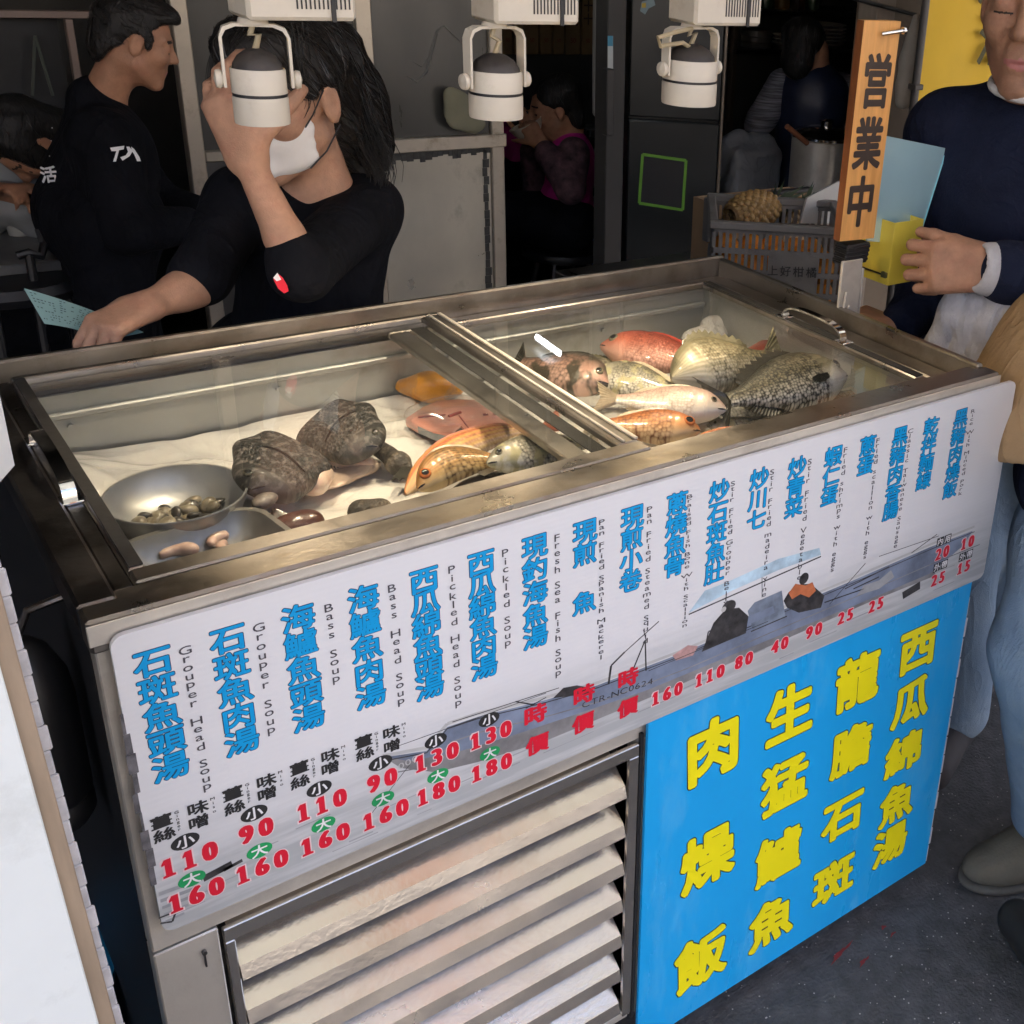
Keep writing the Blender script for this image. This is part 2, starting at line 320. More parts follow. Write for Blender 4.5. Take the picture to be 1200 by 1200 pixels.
# ------------------------------------------------------------------ smooth implicit bodies (one continuous surface)
def smat(R): return np.array(R, float)
def frame(fwd, up=(0, 0, 1)):
    f = nrm(fwd); l = nrm(np.cross(up, f)); u = np.cross(f, l); return np.stack([f, l, u], 1)     # columns: forward, left, up
class SDF:
    def __init__(s): s.p = []; s.tags = []
    def cone(s, a, b, ra, rb=None, k=.012, op=0): s.p.append((0, V(*a), V(*b), ra, ra if rb is None else rb, k, op)); return s
    def ell(s, c, r, R=None, k=.012, op=0): s.p.append((1, V(*c), V(*r), np.eye(3) if R is None else R, 0, k, op)); return s
    def rbox(s, c, h, rr, R=None, k=.012, op=0): s.p.append((2, V(*c), V(*h), np.eye(3) if R is None else R, rr, k, op)); return s
    def mesh(s, vox, noise=0., nfreq=25., seed=1, clip=None):
        lo = np.full(3, 1e9); hi = -lo; bb = []
        for q in s.p:
            if q[0] == 0: a = np.minimum(q[1] - q[3], q[2] - q[4]); b = np.maximum(q[1] + q[3], q[2] + q[4]); a = np.minimum(a, q[2] - q[4]); b = np.maximum(b, q[1] + q[3]); a = np.minimum(a, q[1] - q[3])
            elif q[0] == 1: e = np.sqrt(((q[3] * q[2]) ** 2).sum(1)); a = q[1] - e; b = q[1] + e
            else: e = (np.abs(q[3]) * (q[2] + q[4])).sum(1); a = q[1] - e; b = q[1] + e
            m = q[5] + 3 * vox + noise; bb.append((a - m, b + m))
            if q[6] == 0: lo = np.minimum(lo, a); hi = np.maximum(hi, b)
        lo -= 4 * vox + noise + .004; hi += 4 * vox + noise + .004
        n = np.ceil((hi - lo) / vox).astype(int) + 1
        F = np.full(n, 1., np.float32)
        for q, (a, b) in zip(s.p, bb):
            i0 = np.clip(np.floor((a - lo) / vox).astype(int), 0, n); i1 = np.clip(np.ceil((b - lo) / vox).astype(int) + 1, 0, n)
            if (i1 <= i0).any(): continue
            g = [lo[k] + vox * np.arange(i0[k], i1[k]) for k in range(3)]
            X = np.stack(np.meshgrid(*g, indexing='ij'), -1).astype(np.float32)
            if q[0] == 0:
                ab = q[2] - q[1]; t = np.clip(((X - q[1]) @ ab) / (ab @ ab + 1e-12), 0, 1)
                d = np.linalg.norm(X - q[1] - t[..., None] * ab, axis=-1) - (q[3] + (q[4] - q[3]) * t)
            elif q[0] == 1:
                L = (X - q[1]) @ q[3]; k0 = np.linalg.norm(L / q[2], axis=-1); k1 = np.linalg.norm(L / (q[2] ** 2), axis=-1); d = k0 * (k0 - 1) / (k1 + 1e-9)
            else:
                L = np.abs((X - q[1]) @ q[3]) - q[2]; d = np.linalg.norm(np.maximum(L, 0), axis=-1) + np.minimum(L.max(-1), 0) - q[4]
            sl = tuple(slice(i0[k], i1[k]) for k in range(3)); A = F[sl]; k = q[5]
            if q[6] == 0: h = np.maximum(k - np.abs(A - d), 0) / k; F[sl] = np.minimum(A, d) - h * h * k * .25
            else: d = -d; h = np.maximum(k - np.abs(A - d), 0) / k; F[sl] = np.maximum(A, d) + h * h * k * .25
        if noise:
            r = np.random.default_rng(seed); gx = [lo[k] + vox * np.arange(n[k]) for k in range(3)]
            N = np.zeros(n, np.float32)
            for fr, am in ((1, .6), (1.9, .35), (3.3, .2)):
                for _ in range(3):
                    w = nrm(r.normal(size=3)) * nfreq * fr; ph = r.uniform(0, 6.28)
                    ee = [np.exp(1j * w[k] * gx[k]) for k in range(3)]
                    N += am * .5 * (np.exp(1j * ph) * ee[0][:, None, None] * ee[1][None, :, None] * ee[2][None, None, :]).imag.astype(np.float32)
            F += noise * N
        if clip is not None:
            gx = [lo[k] + vox * np.arange(n[k]) for k in range(3)]
            for c, nn in clip:
                d = (gx[0][:, None, None] - c[0]) * nn[0] + (gx[1][None, :, None] - c[1]) * nn[1] + (gx[2][None, None, :] - c[2]) * nn[2]
                F = np.maximum(F, d.astype(np.float32))
        # surface nets
        neg = F < 0
        c = neg[:-1, :-1, :-1].astype(np.int8)
        for dx, dy, dz in ((1, 0, 0), (0, 1, 0), (0, 0, 1), (1, 1, 0), (1, 0, 1), (0, 1, 1), (1, 1, 1)):
            c = c + neg[dx:n[0] - 1 + dx, dy:n[1] - 1 + dy, dz:n[2] - 1 + dz]
        act = np.argwhere((c > 0) & (c < 8)); idx = np.full(n, -1, np.int32); idx[tuple(act.T)] = np.arange(len(act))
        cor = [(i, j, k) for i in (0, 1) for j in (0, 1) for k in (0, 1)]
        val = {q: F[act[:, 0] + q[0], act[:, 1] + q[1], act[:, 2] + q[2]] for q in cor}
        P = np.zeros((len(act), 3)); cnt = np.zeros(len(act))
        for q in cor:
            for ax in range(3):
                if q[ax] == 0:
                    q2 = list(q); q2[ax] = 1; q2 = tuple(q2); a = val[q]; b = val[q2]; mk = (a < 0) != (b < 0)
                    t = a / np.where(mk, a - b, 1.); pos = np.tile(np.array(q, float), (len(act), 1)); pos[:, ax] += t
                    P[mk] += pos[mk]; cnt[mk] += 1
        P = lo + vox * (act + P / cnt[:, None])
        faces = []
        for ax in range(3):
            o1, o2 = [(1, 2), (2, 0), (0, 1)][ax]
            sl0 = [slice(1, n[k] - 1) for k in range(3)]; sl0[ax] = slice(0, n[ax] - 1); sl1 = list(sl0); sl1[ax] = slice(1, n[ax])
            A = neg[tuple(sl0)]; B = neg[tuple(sl1)]; E = np.argwhere(A != B)
            off = np.array([1 if k != ax else 0 for k in range(3)]); e = E + off
            d1 = np.zeros(3, int); d1[o1] = 1; d2 = np.zeros(3, int); d2[o2] = 1
            q = np.stack([idx[tuple((e - d1 - d2).T)], idx[tuple((e - d2).T)], idx[tuple(e.T)], idx[tuple((e - d1).T)]], 1)
            fl = ~A[tuple(E.T)]; q[fl] = q[fl][:, ::-1]; faces.append(q)
        faces = np.concatenate(faces); faces = faces[(faces >= 0).all(1)]
        for _ in range(2):                                   # light relaxation
            e = np.concatenate([faces[:, [0, 1]], faces[:, [1, 2]], faces[:, [2, 3]], faces[:, [3, 0]]])
            acc = np.zeros_like(P); ct = np.zeros(len(P)); np.add.at(acc, e[:, 0], P[e[:, 1]]); np.add.at(ct, e[:, 0], 1)
            P = P * .5 + .5 * acc / np.maximum(ct, 1)[:, None]
        return P, faces
    def build(s, name, mats, parent=None, vox=.006, noise=0., nfreq=25., seed=1, matfn=None, origin=None, clip=None, label=None):
        P, F = s.mesh(vox, noise, nfreq, seed, clip)
        org = ORG[parent.name] if parent is not None else (P.mean(0) if origin is None else np.array(origin, float))
        me = bpy.data.meshes.new(name); me.from_pydata((P - org).tolist(), [], F.tolist())
        if not isinstance(mats, (list, tuple)): mats = [mats]
        for m in mats: me.materials.append(m)
        if matfn is not None: me.polygons.foreach_set('material_index', np.asarray(matfn(P[F].mean(1)), int).tolist())
        me.polygons.foreach_set('use_smooth', [True] * len(me.polygons)); me.update()
        o = bpy.data.objects.new(name, me); COL.objects.link(o); ORG[o.name] = org
        if parent is not None: o.parent = parent
        else: o.location = org
        if label: o['label'] = label
        return o

# ------------------------------------------------------------------ lettering
GLY = {}
def glyph(ch, bold):
    key = (ch, round(bold, 4))
    if key not in GLY:
        cu = bpy.data.curves.new('glyph', 'FONT'); cu.body = ch; cu.size = 1; cu.offset = bold; cu.resolution_u = 3
        ob = bpy.data.objects.new('glyph', cu); COL.objects.link(ob)
        dg = bpy.context.evaluated_depsgraph_get(); me = bpy.data.meshes.new_from_object(ob.evaluated_get(dg))
        v = np.array([(q.co.x, q.co.y) for q in me.vertices]).reshape(-1, 2); f = [tuple(p.vertices) for p in me.polygons]
        bpy.data.objects.remove(ob); bpy.data.curves.remove(cu); bpy.data.meshes.remove(me); GLY[key] = (v, f)
    return GLY[key]
def heavy(r, bx=1.):
    """brush weight: the stroke is laid down in a ring of small shifts, each a hair above the last"""
    if r <= 0: return [(0, 0)]
    n = 14 if r > .03 else 9
    return [(0, 0)] + [(r * bx * math.cos(6.2832 * i / n), r * math.sin(6.2832 * i / n)) for i in range(n)]
def put(mb, ch, c, w, h, ux_, uz_, off, bold=0., mi=0, em=True, shear=0., rot=0., bx=1., ol=0.):
    """one character centred on c; ux_/uz_ = writing plane axes; off = lift along the plane normal"""
    v, f = glyph(ch, 0.)
    if len(v) == 0: return
    v0 = v
    mid = V(.5, .35) if em else (v0.max(0) + v0.min(0)) / 2
    q = (v - mid) * V(w, h)
    q[:, 0] += shear * q[:, 1]
    if rot: cr, sr = math.cos(rot), math.sin(rot); q = np.stack([q[:, 0] * cr - q[:, 1] * sr, q[:, 0] * sr + q[:, 1] * cr], 1)
    n = np.cross(ux_, uz_)
    dens = len(v) / 240.; bold = (bold - ol) * min(1., max(.2, 1.4 - .66 * dens)) + ol if em else bold          # dense characters get a lighter brush
    for k, (dx, dy) in enumerate(heavy(bold, bx)):
        mb.add(np.array(c) + (q[:, :1] + dx * w) * ux_ + (q[:, 1:] + dy * h) * uz_ + n * (off + k * 6e-6), f, mi)
def word(mb, txt, c, h, ux_, uz_, off, bold=0., mi=0, sx=1., gap=.06, rot=0.):
    xs = []; x = 0
    for ch in txt:
        if ch == ' ': xs.append((x, 0)); x += .35; continue
        v, _ = glyph(ch, 0.); w = v[:, 0].max() - v[:, 0].min(); xs.append((x + w / 2, w)); x += w + gap
    tot = x - gap
    for ch, (xc, w) in zip(txt, xs):
        if ch == ' ': continue
        v, f = glyph(ch, bold); v0, _ = glyph(ch, 0.)
        mx = (v0[:, 0].max() + v0[:, 0].min()) / 2
        q = (v - V(mx, .35)) + V(xc - tot / 2, 0); q = q * V(h * sx, h)
        if rot: cr, sr = math.cos(rot), math.sin(rot); q = np.stack([q[:, 0] * cr - q[:, 1] * sr, q[:, 0] * sr + q[:, 1] * cr], 1)
        mb.add(np.array(c) + q[:, :1] * ux_ + q[:, 1:] * uz_ + np.cross(ux_, uz_) * off, f, mi)
EX, EY, EZ = V(1, 0, 0), V(0, 1, 0), V(0, 0, 1)
# ================================================================== SETTING
def asphalt():
    m = mat('asphalt', (.080, .080, .080), .82, 0, .35, 26, .9, 150, spec=.35, stain=(.085, .085, .09), stscale=70, stlo=.56, sthi=.7)
    n = m.node_tree.nodes; l = m.node_tree.links; b = n['Principled BSDF']
    src = b.inputs['Base Color'].links[0].from_socket
    tc = [k for k in n if k.type == 'TEX_COORD'][0]
    vo = n.new('ShaderNodeTexVoronoi'); vo.inputs['Scale'].default_value = 95; l.new(tc.outputs['Object'], vo.inputs['Vector'])
    nz = n.new('ShaderNodeTexNoise'); nz.inputs['Scale'].default_value = 30; l.new(tc.outputs['Object'], nz.inputs['Vector'])
    r1 = n.new('ShaderNodeMapRange'); r1.inputs['From Min'].default_value = .10; r1.inputs['From Max'].default_value = .16; r1.inputs['To Min'].default_value = 1; r1.inputs['To Max'].default_value = 0
    r2 = n.new('ShaderNodeMapRange'); r2.inputs['From Min'].default_value = .48; r2.inputs['From Max'].default_value = .56
    l.new(vo.outputs['Distance'], r1.inputs['Value']); l.new(nz.outputs['Fac'], r2.inputs['Value'])
    mu = n.new('ShaderNodeMath'); mu.operation = 'MULTIPLY'; l.new(r1.outputs[0], mu.inputs[0]); l.new(r2.outputs[0], mu.inputs[1])
    mx = n.new('ShaderNodeMixRGB'); mx.inputs[2].default_value = (.48, .45, .42, 1); l.new(mu.outputs[0], mx.inputs[0]); l.new(src, mx.inputs[1]); l.new(mx.outputs[0], b.inputs['Base Color'])
    return m
ASPH = asphalt()
mb = MB(); mb.add([(-250, -250, 0), (250, -250, 0), (250, 250, 0), (-250, 250, 0)], [(0, 1, 2, 3)])
tag(mb.build('street', ASPH, smooth=False, origin=(0, 0, 0)), kind='structure')
SHOPF = mat('shop_floor_concrete', (.03, .031, .033), .45, 0, .25, 5, .2, 40)
mb = MB(); mb.add([(-1.6, .78, .004), (4.6, .78, .004), (4.6, 3.75, .004), (-1.6, 3.75, .004)], [(0, 1, 2, 3)])
tag(mb.build('shop_floor', SHOPF, smooth=False), kind='structure')
REDP = mat('red_paint_spill', (.22, .02, .02), .8, 0, .3, 60, alpha=1.)
def spill(c, ln, wd, rot):
    pts = []
    for i in range(22):
        a = i / 22 * 6.283; r = 1 + .35 * math.sin(3 * a + c[0] * 9) + .25 * math.sin(7 * a + 1)
        x = ln * r * math.cos(a); y = wd * r * math.sin(a); pts.append((c[0] + x * math.cos(rot) - y * math.sin(rot), c[1] + x * math.sin(rot) + y * math.cos(rot), .003))
    return pts
for px, py, ln, wd in ((985, 1118, .026, .0035), (1012, 1128, .012, .003), (1035, 1088, .005, .003), (1046, 1096, .007, .002)):
    c = uz(px, py, 0); p = spill(c, ln, wd, .2); mb = MB(); mb.add(p, [tuple(range(len(p)))])
    tag(mb.build('red_paint_mark', REDP, smooth=False), 'faint red paint splash on the dark asphalt below the blue sign', 'paint mark', 'red paint splashes on the asphalt')

def awning_mat():
    m = bpy.data.materials.new('striped_awning'); m.use_nodes = True; n = m.node_tree.nodes; l = m.node_tree.links; n.remove(n['Principled BSDF']); o = n['Material Output']
    tc = n.new('ShaderNodeTexCoord'); sx = n.new('ShaderNodeSeparateXYZ'); l.new(tc.outputs['Object'], sx.inputs[0])
    mo_ = n.new('ShaderNodeMath'); mo_.operation = 'PINGPONG'; mo_.inputs[1].default_value = .55; l.new(sx.outputs['X'], mo_.inputs[0])
    gt = n.new('ShaderNodeMath'); gt.operation = 'GREATER_THAN'; gt.inputs[1].default_value = .43; l.new(mo_.outputs[0], gt.inputs[0])
    mx = n.new('ShaderNodeMixRGB'); mx.inputs[1].default_value = (.69, .70, .68, 1); mx.inputs[2].default_value = (.60, .36, .27, 1); l.new(gt.outputs[0], mx.inputs[0])
    d = n.new('ShaderNodeBsdfDiffuse'); t = n.new('ShaderNodeBsdfTranslucent'); ms = n.new('ShaderNodeMixShader'); ms.inputs[0].default_value = .30
    l.new(mx.outputs[0], d.inputs[0]); l.new(mx.outputs[0], t.inputs[0]); l.new(d.outputs[0], ms.inputs[1]); l.new(t.outputs[0], ms.inputs[2]); l.new(ms.outputs[0], o.inputs[0]); return m
shop = thing('shop_building', (1.5, 2, 0), 'dark open-fronted eatery building with dark-coloured ceiling behind the fish counter', 'building')
mb = MB(); mb.box((-1.6, 3.75, 0), (4.6, 3.9, 2.55)); mb.build('back_wall', TILE, shop, smooth=False)
mb = MB(); mb.box((-1.75, .78, 0), (-1.6, 3.9, 2.55)); mb.build('side_wall', DARKW, shop, smooth=False)
mb = MB(); mb.box((4.6, 1.83, 0), (4.75, 3.9, 2.55)); mb.build('side_wall', TILE, shop, smooth=False)
for a, b in (((-6, .78, 0), (-1.753, .95, 2.55)), ((2.60, 1.66, 0), (9, 1.82, 2.55))): mb = MB(); mb.box(a, b); mb.build('front_wall', BROWNW, shop, smooth=False)
mb = MB(); mb.box((-6, .2, 2.553), (9, 4.1, 2.70)); mb.build('ceiling', CEIL, shop, smooth=False)
mb = MB(); mb.prism([(-6, -1.65, 2.46), (-6, .195, 2.62), (-6, .195, 2.66), (-6, -1.65, 2.50)], (15, 0, 0)); mb.build('unseen_awning', awning_mat(), shop, smooth=False)  # added out of view to cut skylight and give the slats stripes to reflect
mb = MB(); mb.box((-6, .55, 2.703), (9, 6, 2.95)); mb.build('roof', BROWNW, shop, smooth=False)
OPPW = mat('sunlit_stucco', (.22, .195, .165), .85, 0, .08, .6)
OPPWIN = mat('dark_shop_windows', (.05, .045, .045), .3, 0, .2, 1)
opp = thing('street_building', (0, -10, 0), 'beige stucco building facing the eatery across the street', 'building')
mb = MB(); mb.box((-24, -10, 0), (24, -12, 4.2)); mb.build('wall', OPPW, opp, smooth=False)
for i in range(9):
    for z0, z1 in ((.1, 2.4),):
        mb = MB(); x = -20 + i * 4.6; mb.box((x, -9.97, z0), (x + 2.2, -9.998, z1)); mb.build('window', OPPWIN, opp, smooth=False)

# ================================================================== FISH COUNTER
H = .99; WD, DP = 1.188, .668
cart = thing('fish_counter', (WD / 2, DP / 2, 0), 'stainless steel fish display counter with sliding glass lids, menu board and blue dish sign', 'display counter')
# cabinet
mb = MB()
for a, b in (((.0, .004, .60), (WD, .03, .955)), ((.0, .004, .10), (.060, .03, .597)), ((.572, .004, .10), (WD, .03, .597)), ((.063, .004, .10), (.569, .03, .115))): mb.box(a, b, 0, .0015)
mb.build('front_panel', STEEL, cart)
mb = MB(); mb.box((0, .033, .10), (.02, DP - .02, .955)); mb.build('side_panel', BLACK, cart, smooth=False)
mb = MB(); mb.box((WD - .02, .033, .10), (WD, DP - .02, .955)); mb.build('side_panel', STEEL_DK, cart, smooth=False)
mb = MB(); mb.box((.022, DP - .02, .10), (WD - .022, DP, .955)); mb.box((.022, .034, .08), (WD - .022, DP - .022, .098)); mb.build('back_panel', STEEL_DK, cart, smooth=False)
# louvre grille
gx0, gx1, gz0, gz1 = .063, .569, .115, .585
mb = MB()
mb.box((gx0, -.003, gz1 - .006), (gx1, .004, gz1 + .012), 0, .001); mb.box((gx1 - .014, -.003, gz0), (gx1, .004, gz1 - .0063), 0, .001); mb.box((gx0, -.003, gz0), (gx0 + .010, .004, gz1 - .0063), 0, .001)
mb.box((gx0, .05, gz0), (gx1, .055, gz1 - .01), 1)
pit = .0655; z = gz1 - .010; k = 0
while z - .062 > gz0 - .01:
    x0, x1 = gx0 + .011, gx1 - .019
    prof = [(.047, z - .002), (.0018, z - .0360), (-.0002, z - .0373), (-.0056, z - .0535), (.002, z - .0550), (.002, z - .0527), (-.003, z - .052), (.0026, z - .0392), (.047, z - .005)]
    P0 = [(x0, y, zz) for y, zz in prof]; mb.prism(P0, (x1 - x0, 0, 0), 0)
    z -= pit; k += 1
mb.build('louvre_grille', [LOUV, VOIDM], cart, angle=25)
mb = MB(); mb.tube([(.044, .003, .576), (.044, -.001, .576)], .0025, 0, 8); mb.box((.0432, .0008, .556), (.0448, .0035, .5765)); mb.build('latch', STEEL_DK, cart)
# black gap strip between the louvres and the blue sign
mb = MB(); mb.box((.5715, -.001, .10), (.5765, .0035, .61)); mb.build('seam', VOIDM, cart, smooth=False)
# feet and casters
for x, y in ((.07, .09), (WD - .08, .09), (.07, DP - .09), (WD - .08, DP - .09)):
    mb = MB(); mb.box((x - .02, y - .02, .072), (x + .02, y + .02, .0795), 0, .002); mb.box((x - .018, y - .006, .03), (x - .014, y + .026, .072)); mb.box((x + .014, y - .006, .03), (x + .018, y + .026, .072))
    c = mb.build('caster', STEEL_DK, cart)
    mb = MB(); mb.lathe([(0, -.012), (.026, -.012), (.030, -.008), (.030, .008), (.026, .012), (0, .012)], (x, y + .012, .031), (1, 0, 0)); w = mb.build('wheel', BLACKR, c)
# top rim: front lip, raised back and side walls
mb = MB()
mb.box((-.004, -.004, H - .034), (WD + .004, .026, H), 0, .003)                         # front bar
mb.box((-.002, .0265, H - .034), (WD, .045, H - .0035), 0, .002)                        # step inside the front bar
mb.box((-.004, .0275, H - .034), (.028, DP - .010, H - .001), 1, .003)                   # left bar, darker steel paints in the dark it reflects
mb.box((.0285, .046, H - .034), (.046, .615, H - .006), 1, .002)
mb.box((-.004, DP - .0095, H - .06), (WD + .004, DP + .003, H + .006), 0, .003)          # back upstand
mb.box((0, DP - .034, H - .055), (WD - .001, DP - .010, H - .030), 0, .002)
mb.box((0, .616, H - .055), (WD - .05, DP - .0345, H - .038), 0, .002)
mb.box((WD - .0105, .0275, H - .06), (WD + .004, DP - .010, H + .003), 0, .003)          # right upstand
mb.box((WD - .052, .046, H - .055), (WD - .011, DP - .035, H - .026), 0, .003)           # right ledge
mb.box((WD - .072, .046, H - .055), (WD - .0525, .615, H - .032), 0, .002)
mb.build('top_rim', [STEEL_RIM, STEEL_DK], cart)
mb = MB(); mb.box((-.0045, -.0062, H - .0245), (WD + .0045, -.0042, H - .0035), 0, .0008); mb.build('front_lip', STEEL, cart)
# rust patch on the front left corner
DIRT = mat('brown_grime', (.11, .085, .06), .5, .3, .2, 30)
p = [(.040 + .021 * math.cos(a) * (1 + .2 * math.sin(3 * a)), .036 + .009 * math.sin(a), H - .0028) for a in np.linspace(0, 6.1, 16)]
p2 = [(.118 + .007 * math.cos(a) * (1 + .3 * math.sin(2 * a)), .039 + .004 * math.sin(a) * (1 + .4 * math.cos(3 * a)), H - .0028) for a in np.linspace(0, 6.1, 12)]
# tub: inside walls and floor
mb = MB(); t0, t1, u0, u1, zb = .048, WD - .074, .046, .615, .835
mb.add([(t0, u0, zb), (t1, u0, zb), (t1, u1, zb), (t0, u1, zb), (t0, u0, .956), (t1, u0, .956), (t1, u1, .956), (t0, u1, .956)], [(0, 1, 2, 3), (0, 4, 5, 1), (1, 5, 6, 2), (2, 6, 7, 3), (3, 7, 4, 0)])
mb.box((t0 + .002, u1 - .010, .925), (t1 - .002, u1 - .001, .934), 0, .002)               # ledge along the back wall
for x in (.10, .36, .62, .90): mb.tube([(x, u1 - .001, .912), (x, u1 - .006, .912)], .004, 0, 10)
mb.build('tub', STEEL_TUB, cart, angle=30)
# sliding lids
def lid(x0, x1, y0, y1, z, fr, bars, hx, hm):
    mb = MB(); t = .011
    wl, wr, wf, wb = bars
    mb.box((x0, y0, z - t), (x1, y0 + wf, z), 0, .002); mb.box((x0, y1 - wb, z - t), (x1, y1, z), 0, .002)
    mb.box((x0, y0 + wf, z - t), (x0 + wl, y1 - wb, z - .0003), 0, .002); mb.box((x1 - wr, y0 + wf, z - t), (x1, y1 - wb, z - .0003), 0, .002)
    f = mb.build('glass_lid', fr, cart)
    mb = MB(); mb.box((x0 + wl - .004, y0 + wf - .004, z - .008), (x1 - wr + .004, y1 - wb + .004, z - .0045)); mb.build('pane', GLASSL, f, smooth=False)
    return f
lf = lid(.047, .606, .046, .620, H - .002, [STEEL_RIM], (.014, .030, .026, .012), 0, 0)
mb = MB(); mb.box((.584, .074, H - .0018), (.587, .606, H + .0012), 0, .0005); mb.box((.600, .074, H - .0018), (.6055, .606, H + .0012), 0, .0005); mb.build('ridge', STEEL, lf)
rt = lid(.522, 1.115, .046, .612, H - .018, [STEEL_RIM], (.030, .016, .030, .010), 0, 0)
mb = MB(); mb.box((.554, .077, H - .0168), (.5745, .600, H - .0155), 0); mb.build('seal', BLACKR, rt, smooth=False)
mb = MB(); mb.box((1.1005, .077, H - .0178), (1.1145, .600, H - .016), 0); mb.build('seal', BLACKR, rt, smooth=False)
mb = MB(); mb.box((.0480, .074, H - .0018), (.0600, .606, H - .0003), 0); mb.build('seal', BLACKR, lf, smooth=False)
def arch(mb, a, b, h, w, t):
    a = V(*a); b = V(*b); d = nrm(b - a); s_ = np.cross(d, EZ); L = np.linalg.norm(b - a); rows = []
    for i in range(17):
        u = i / 16; ang = math.pi * u
        p = a + d * L * (.5 - .5 * math.copysign(abs(math.cos(ang)) ** .75, math.cos(ang))) + EZ * h * abs(math.sin(ang)) ** .6
        q = a + d * L * (.5 - .5 * math.copysign(abs(math.cos(ang)) ** .75, math.cos(ang))) * 1 + EZ * (h - t) * abs(math.sin(ang)) ** .6
        mid = (a + b) / 2; q = mid + (q - mid) * 1.0 - d * 0
        rows.append([p + s_ * w / 2, p - s_ * w / 2, q + (mid - q) * .03 - s_ * w / 2, q + (mid - q) * .03 + s_ * w / 2])
    mb.grid(np.array(rows), 0, close=True)
    for e in (a, b): mb.box(e - V(.011, .011, .001), e + V(.011, .011, .0025), 0, .001); mb.tube([e + V(0, .006, .002), e + V(0, .006, .0045)], .003, 0, 8)
a = uz(44, 512, H); b_ = uz(78, 578, H); mb = MB(); arch(mb, (.036, a[1], H - .005), (.036, b_[1] - .008, H - .005), .026, .013, .003); mb.build('handle', CHROME, lf)
a = uz(918, 372, H - .018); b_ = uz(988, 402, H - .018); mb = MB(); arch(mb, (1.107, a[1], H - .017), (1.107, b_[1], H - .017), .026, .013, .003); mb.build('handle', CHROME, rt)

# ------------------------------------------------------------------ printed menu board
BY = -.0145                                                   # front face of the board
def board_mat():
    m = bpy.data.materials.new('printed_board'); m.use_nodes = True; n = m.node_tree.nodes; l = m.node_tree.links; b = n['Principled BSDF']
    tc = n.new('ShaderNodeTexCoord'); sx = n.new('ShaderNodeSeparateXYZ'); l.new(tc.outputs['Object'], sx.inputs[0])
    # printed sea: pale sky above, grey water with streaks below (a picture printed on the sheet)
    mp = n.new('ShaderNodeMapping'); mp.inputs['Scale'].default_value = (5, 1, 60); l.new(tc.outputs['Object'], mp.inputs[0])
    nz = n.new('ShaderNodeTexNoise'); nz.inputs['Scale'].default_value = 1.6; nz.inputs['Detail'].default_value = 5; l.new(mp.outputs[0], nz.inputs['Vector'])
    rz = n.new('ShaderNodeMapRange'); rz.inputs['From Min'].default_value = .780 - .99 + H - .99; rz.inputs['From Max'].default_value = .635 - .99
    rz.inputs['From Min'].default_value = .785; rz.inputs['From Max'].default_value = .660
    l.new(sx.outputs['Z'], rz.inputs['Value'])
    st = n.new('ShaderNodeMapRange'); st.inputs['From Min'].default_value = .35; st.inputs['From Max'].default_value = .65; st.inputs['To Min'].default_value = .6; st.inputs['To Max'].default_value = 1.25
    l.new(nz.outputs['Fac'], st.inputs['Value'])
    mu = n.new('ShaderNodeMath'); mu.operation = 'MULTIPLY'; mu.use_clamp = True; l.new(rz.outputs[0], mu.inputs[0]); l.new(st.outputs[0], mu.inputs[1])
    cr = n.new('ShaderNodeValToRGB'); cr.color_ramp.elements[0].color = (.735, .735, .735, 1); cr.color_ramp.elements[1].color = (.42, .435, .435, 1)
    l.new(mu.outputs[0], cr.inputs[0]); l.new(cr.outputs[0], b.inputs['Base Color'])
    b.inputs['Roughness'].default_value = .32
    wv = n.new('ShaderNodeTexWave'); wv.bands_direction = 'Z'; wv.inputs['Scale'].default_value = 48; wv.inputs['Distortion'].default_value = .3; l.new(tc.outputs['Object'], wv.inputs['Vector'])
    bp = n.new('ShaderNodeBump'); bp.inputs['Strength'].default_value = .05; bp.inputs['Distance'].default_value = .001; l.new(wv.outputs['Fac'], bp.inputs['Height']); l.new(bp.outputs[0], b.inputs['Normal'])
    return m
BOARD = board_mat()
bx0, bx1, bz0, bz1 = .0095, 1.2205, .6365, .9755
def rrect(x0, x1, z0, z1, r, y, cut=0):
    pts = []
    for cx, cz, a0 in ((x1 - r, z1 - r, 0), (x0 + r, z1 - r, 90), (x0 + r, z0 + r, 180), (x1 - r, z0 + r, 270)):
        for i in range(5): a = rad(a0 + i * 22.5); pts.append((cx + r * math.cos(a), y, cz + r * math.sin(a)))
    return pts
mb = MB(); mb.prism(rrect(bx0, bx1, bz0, bz1, .012, BY), (0, .0055, 0))
board = mb.build('menu_board', BOARD, cart, angle=30)
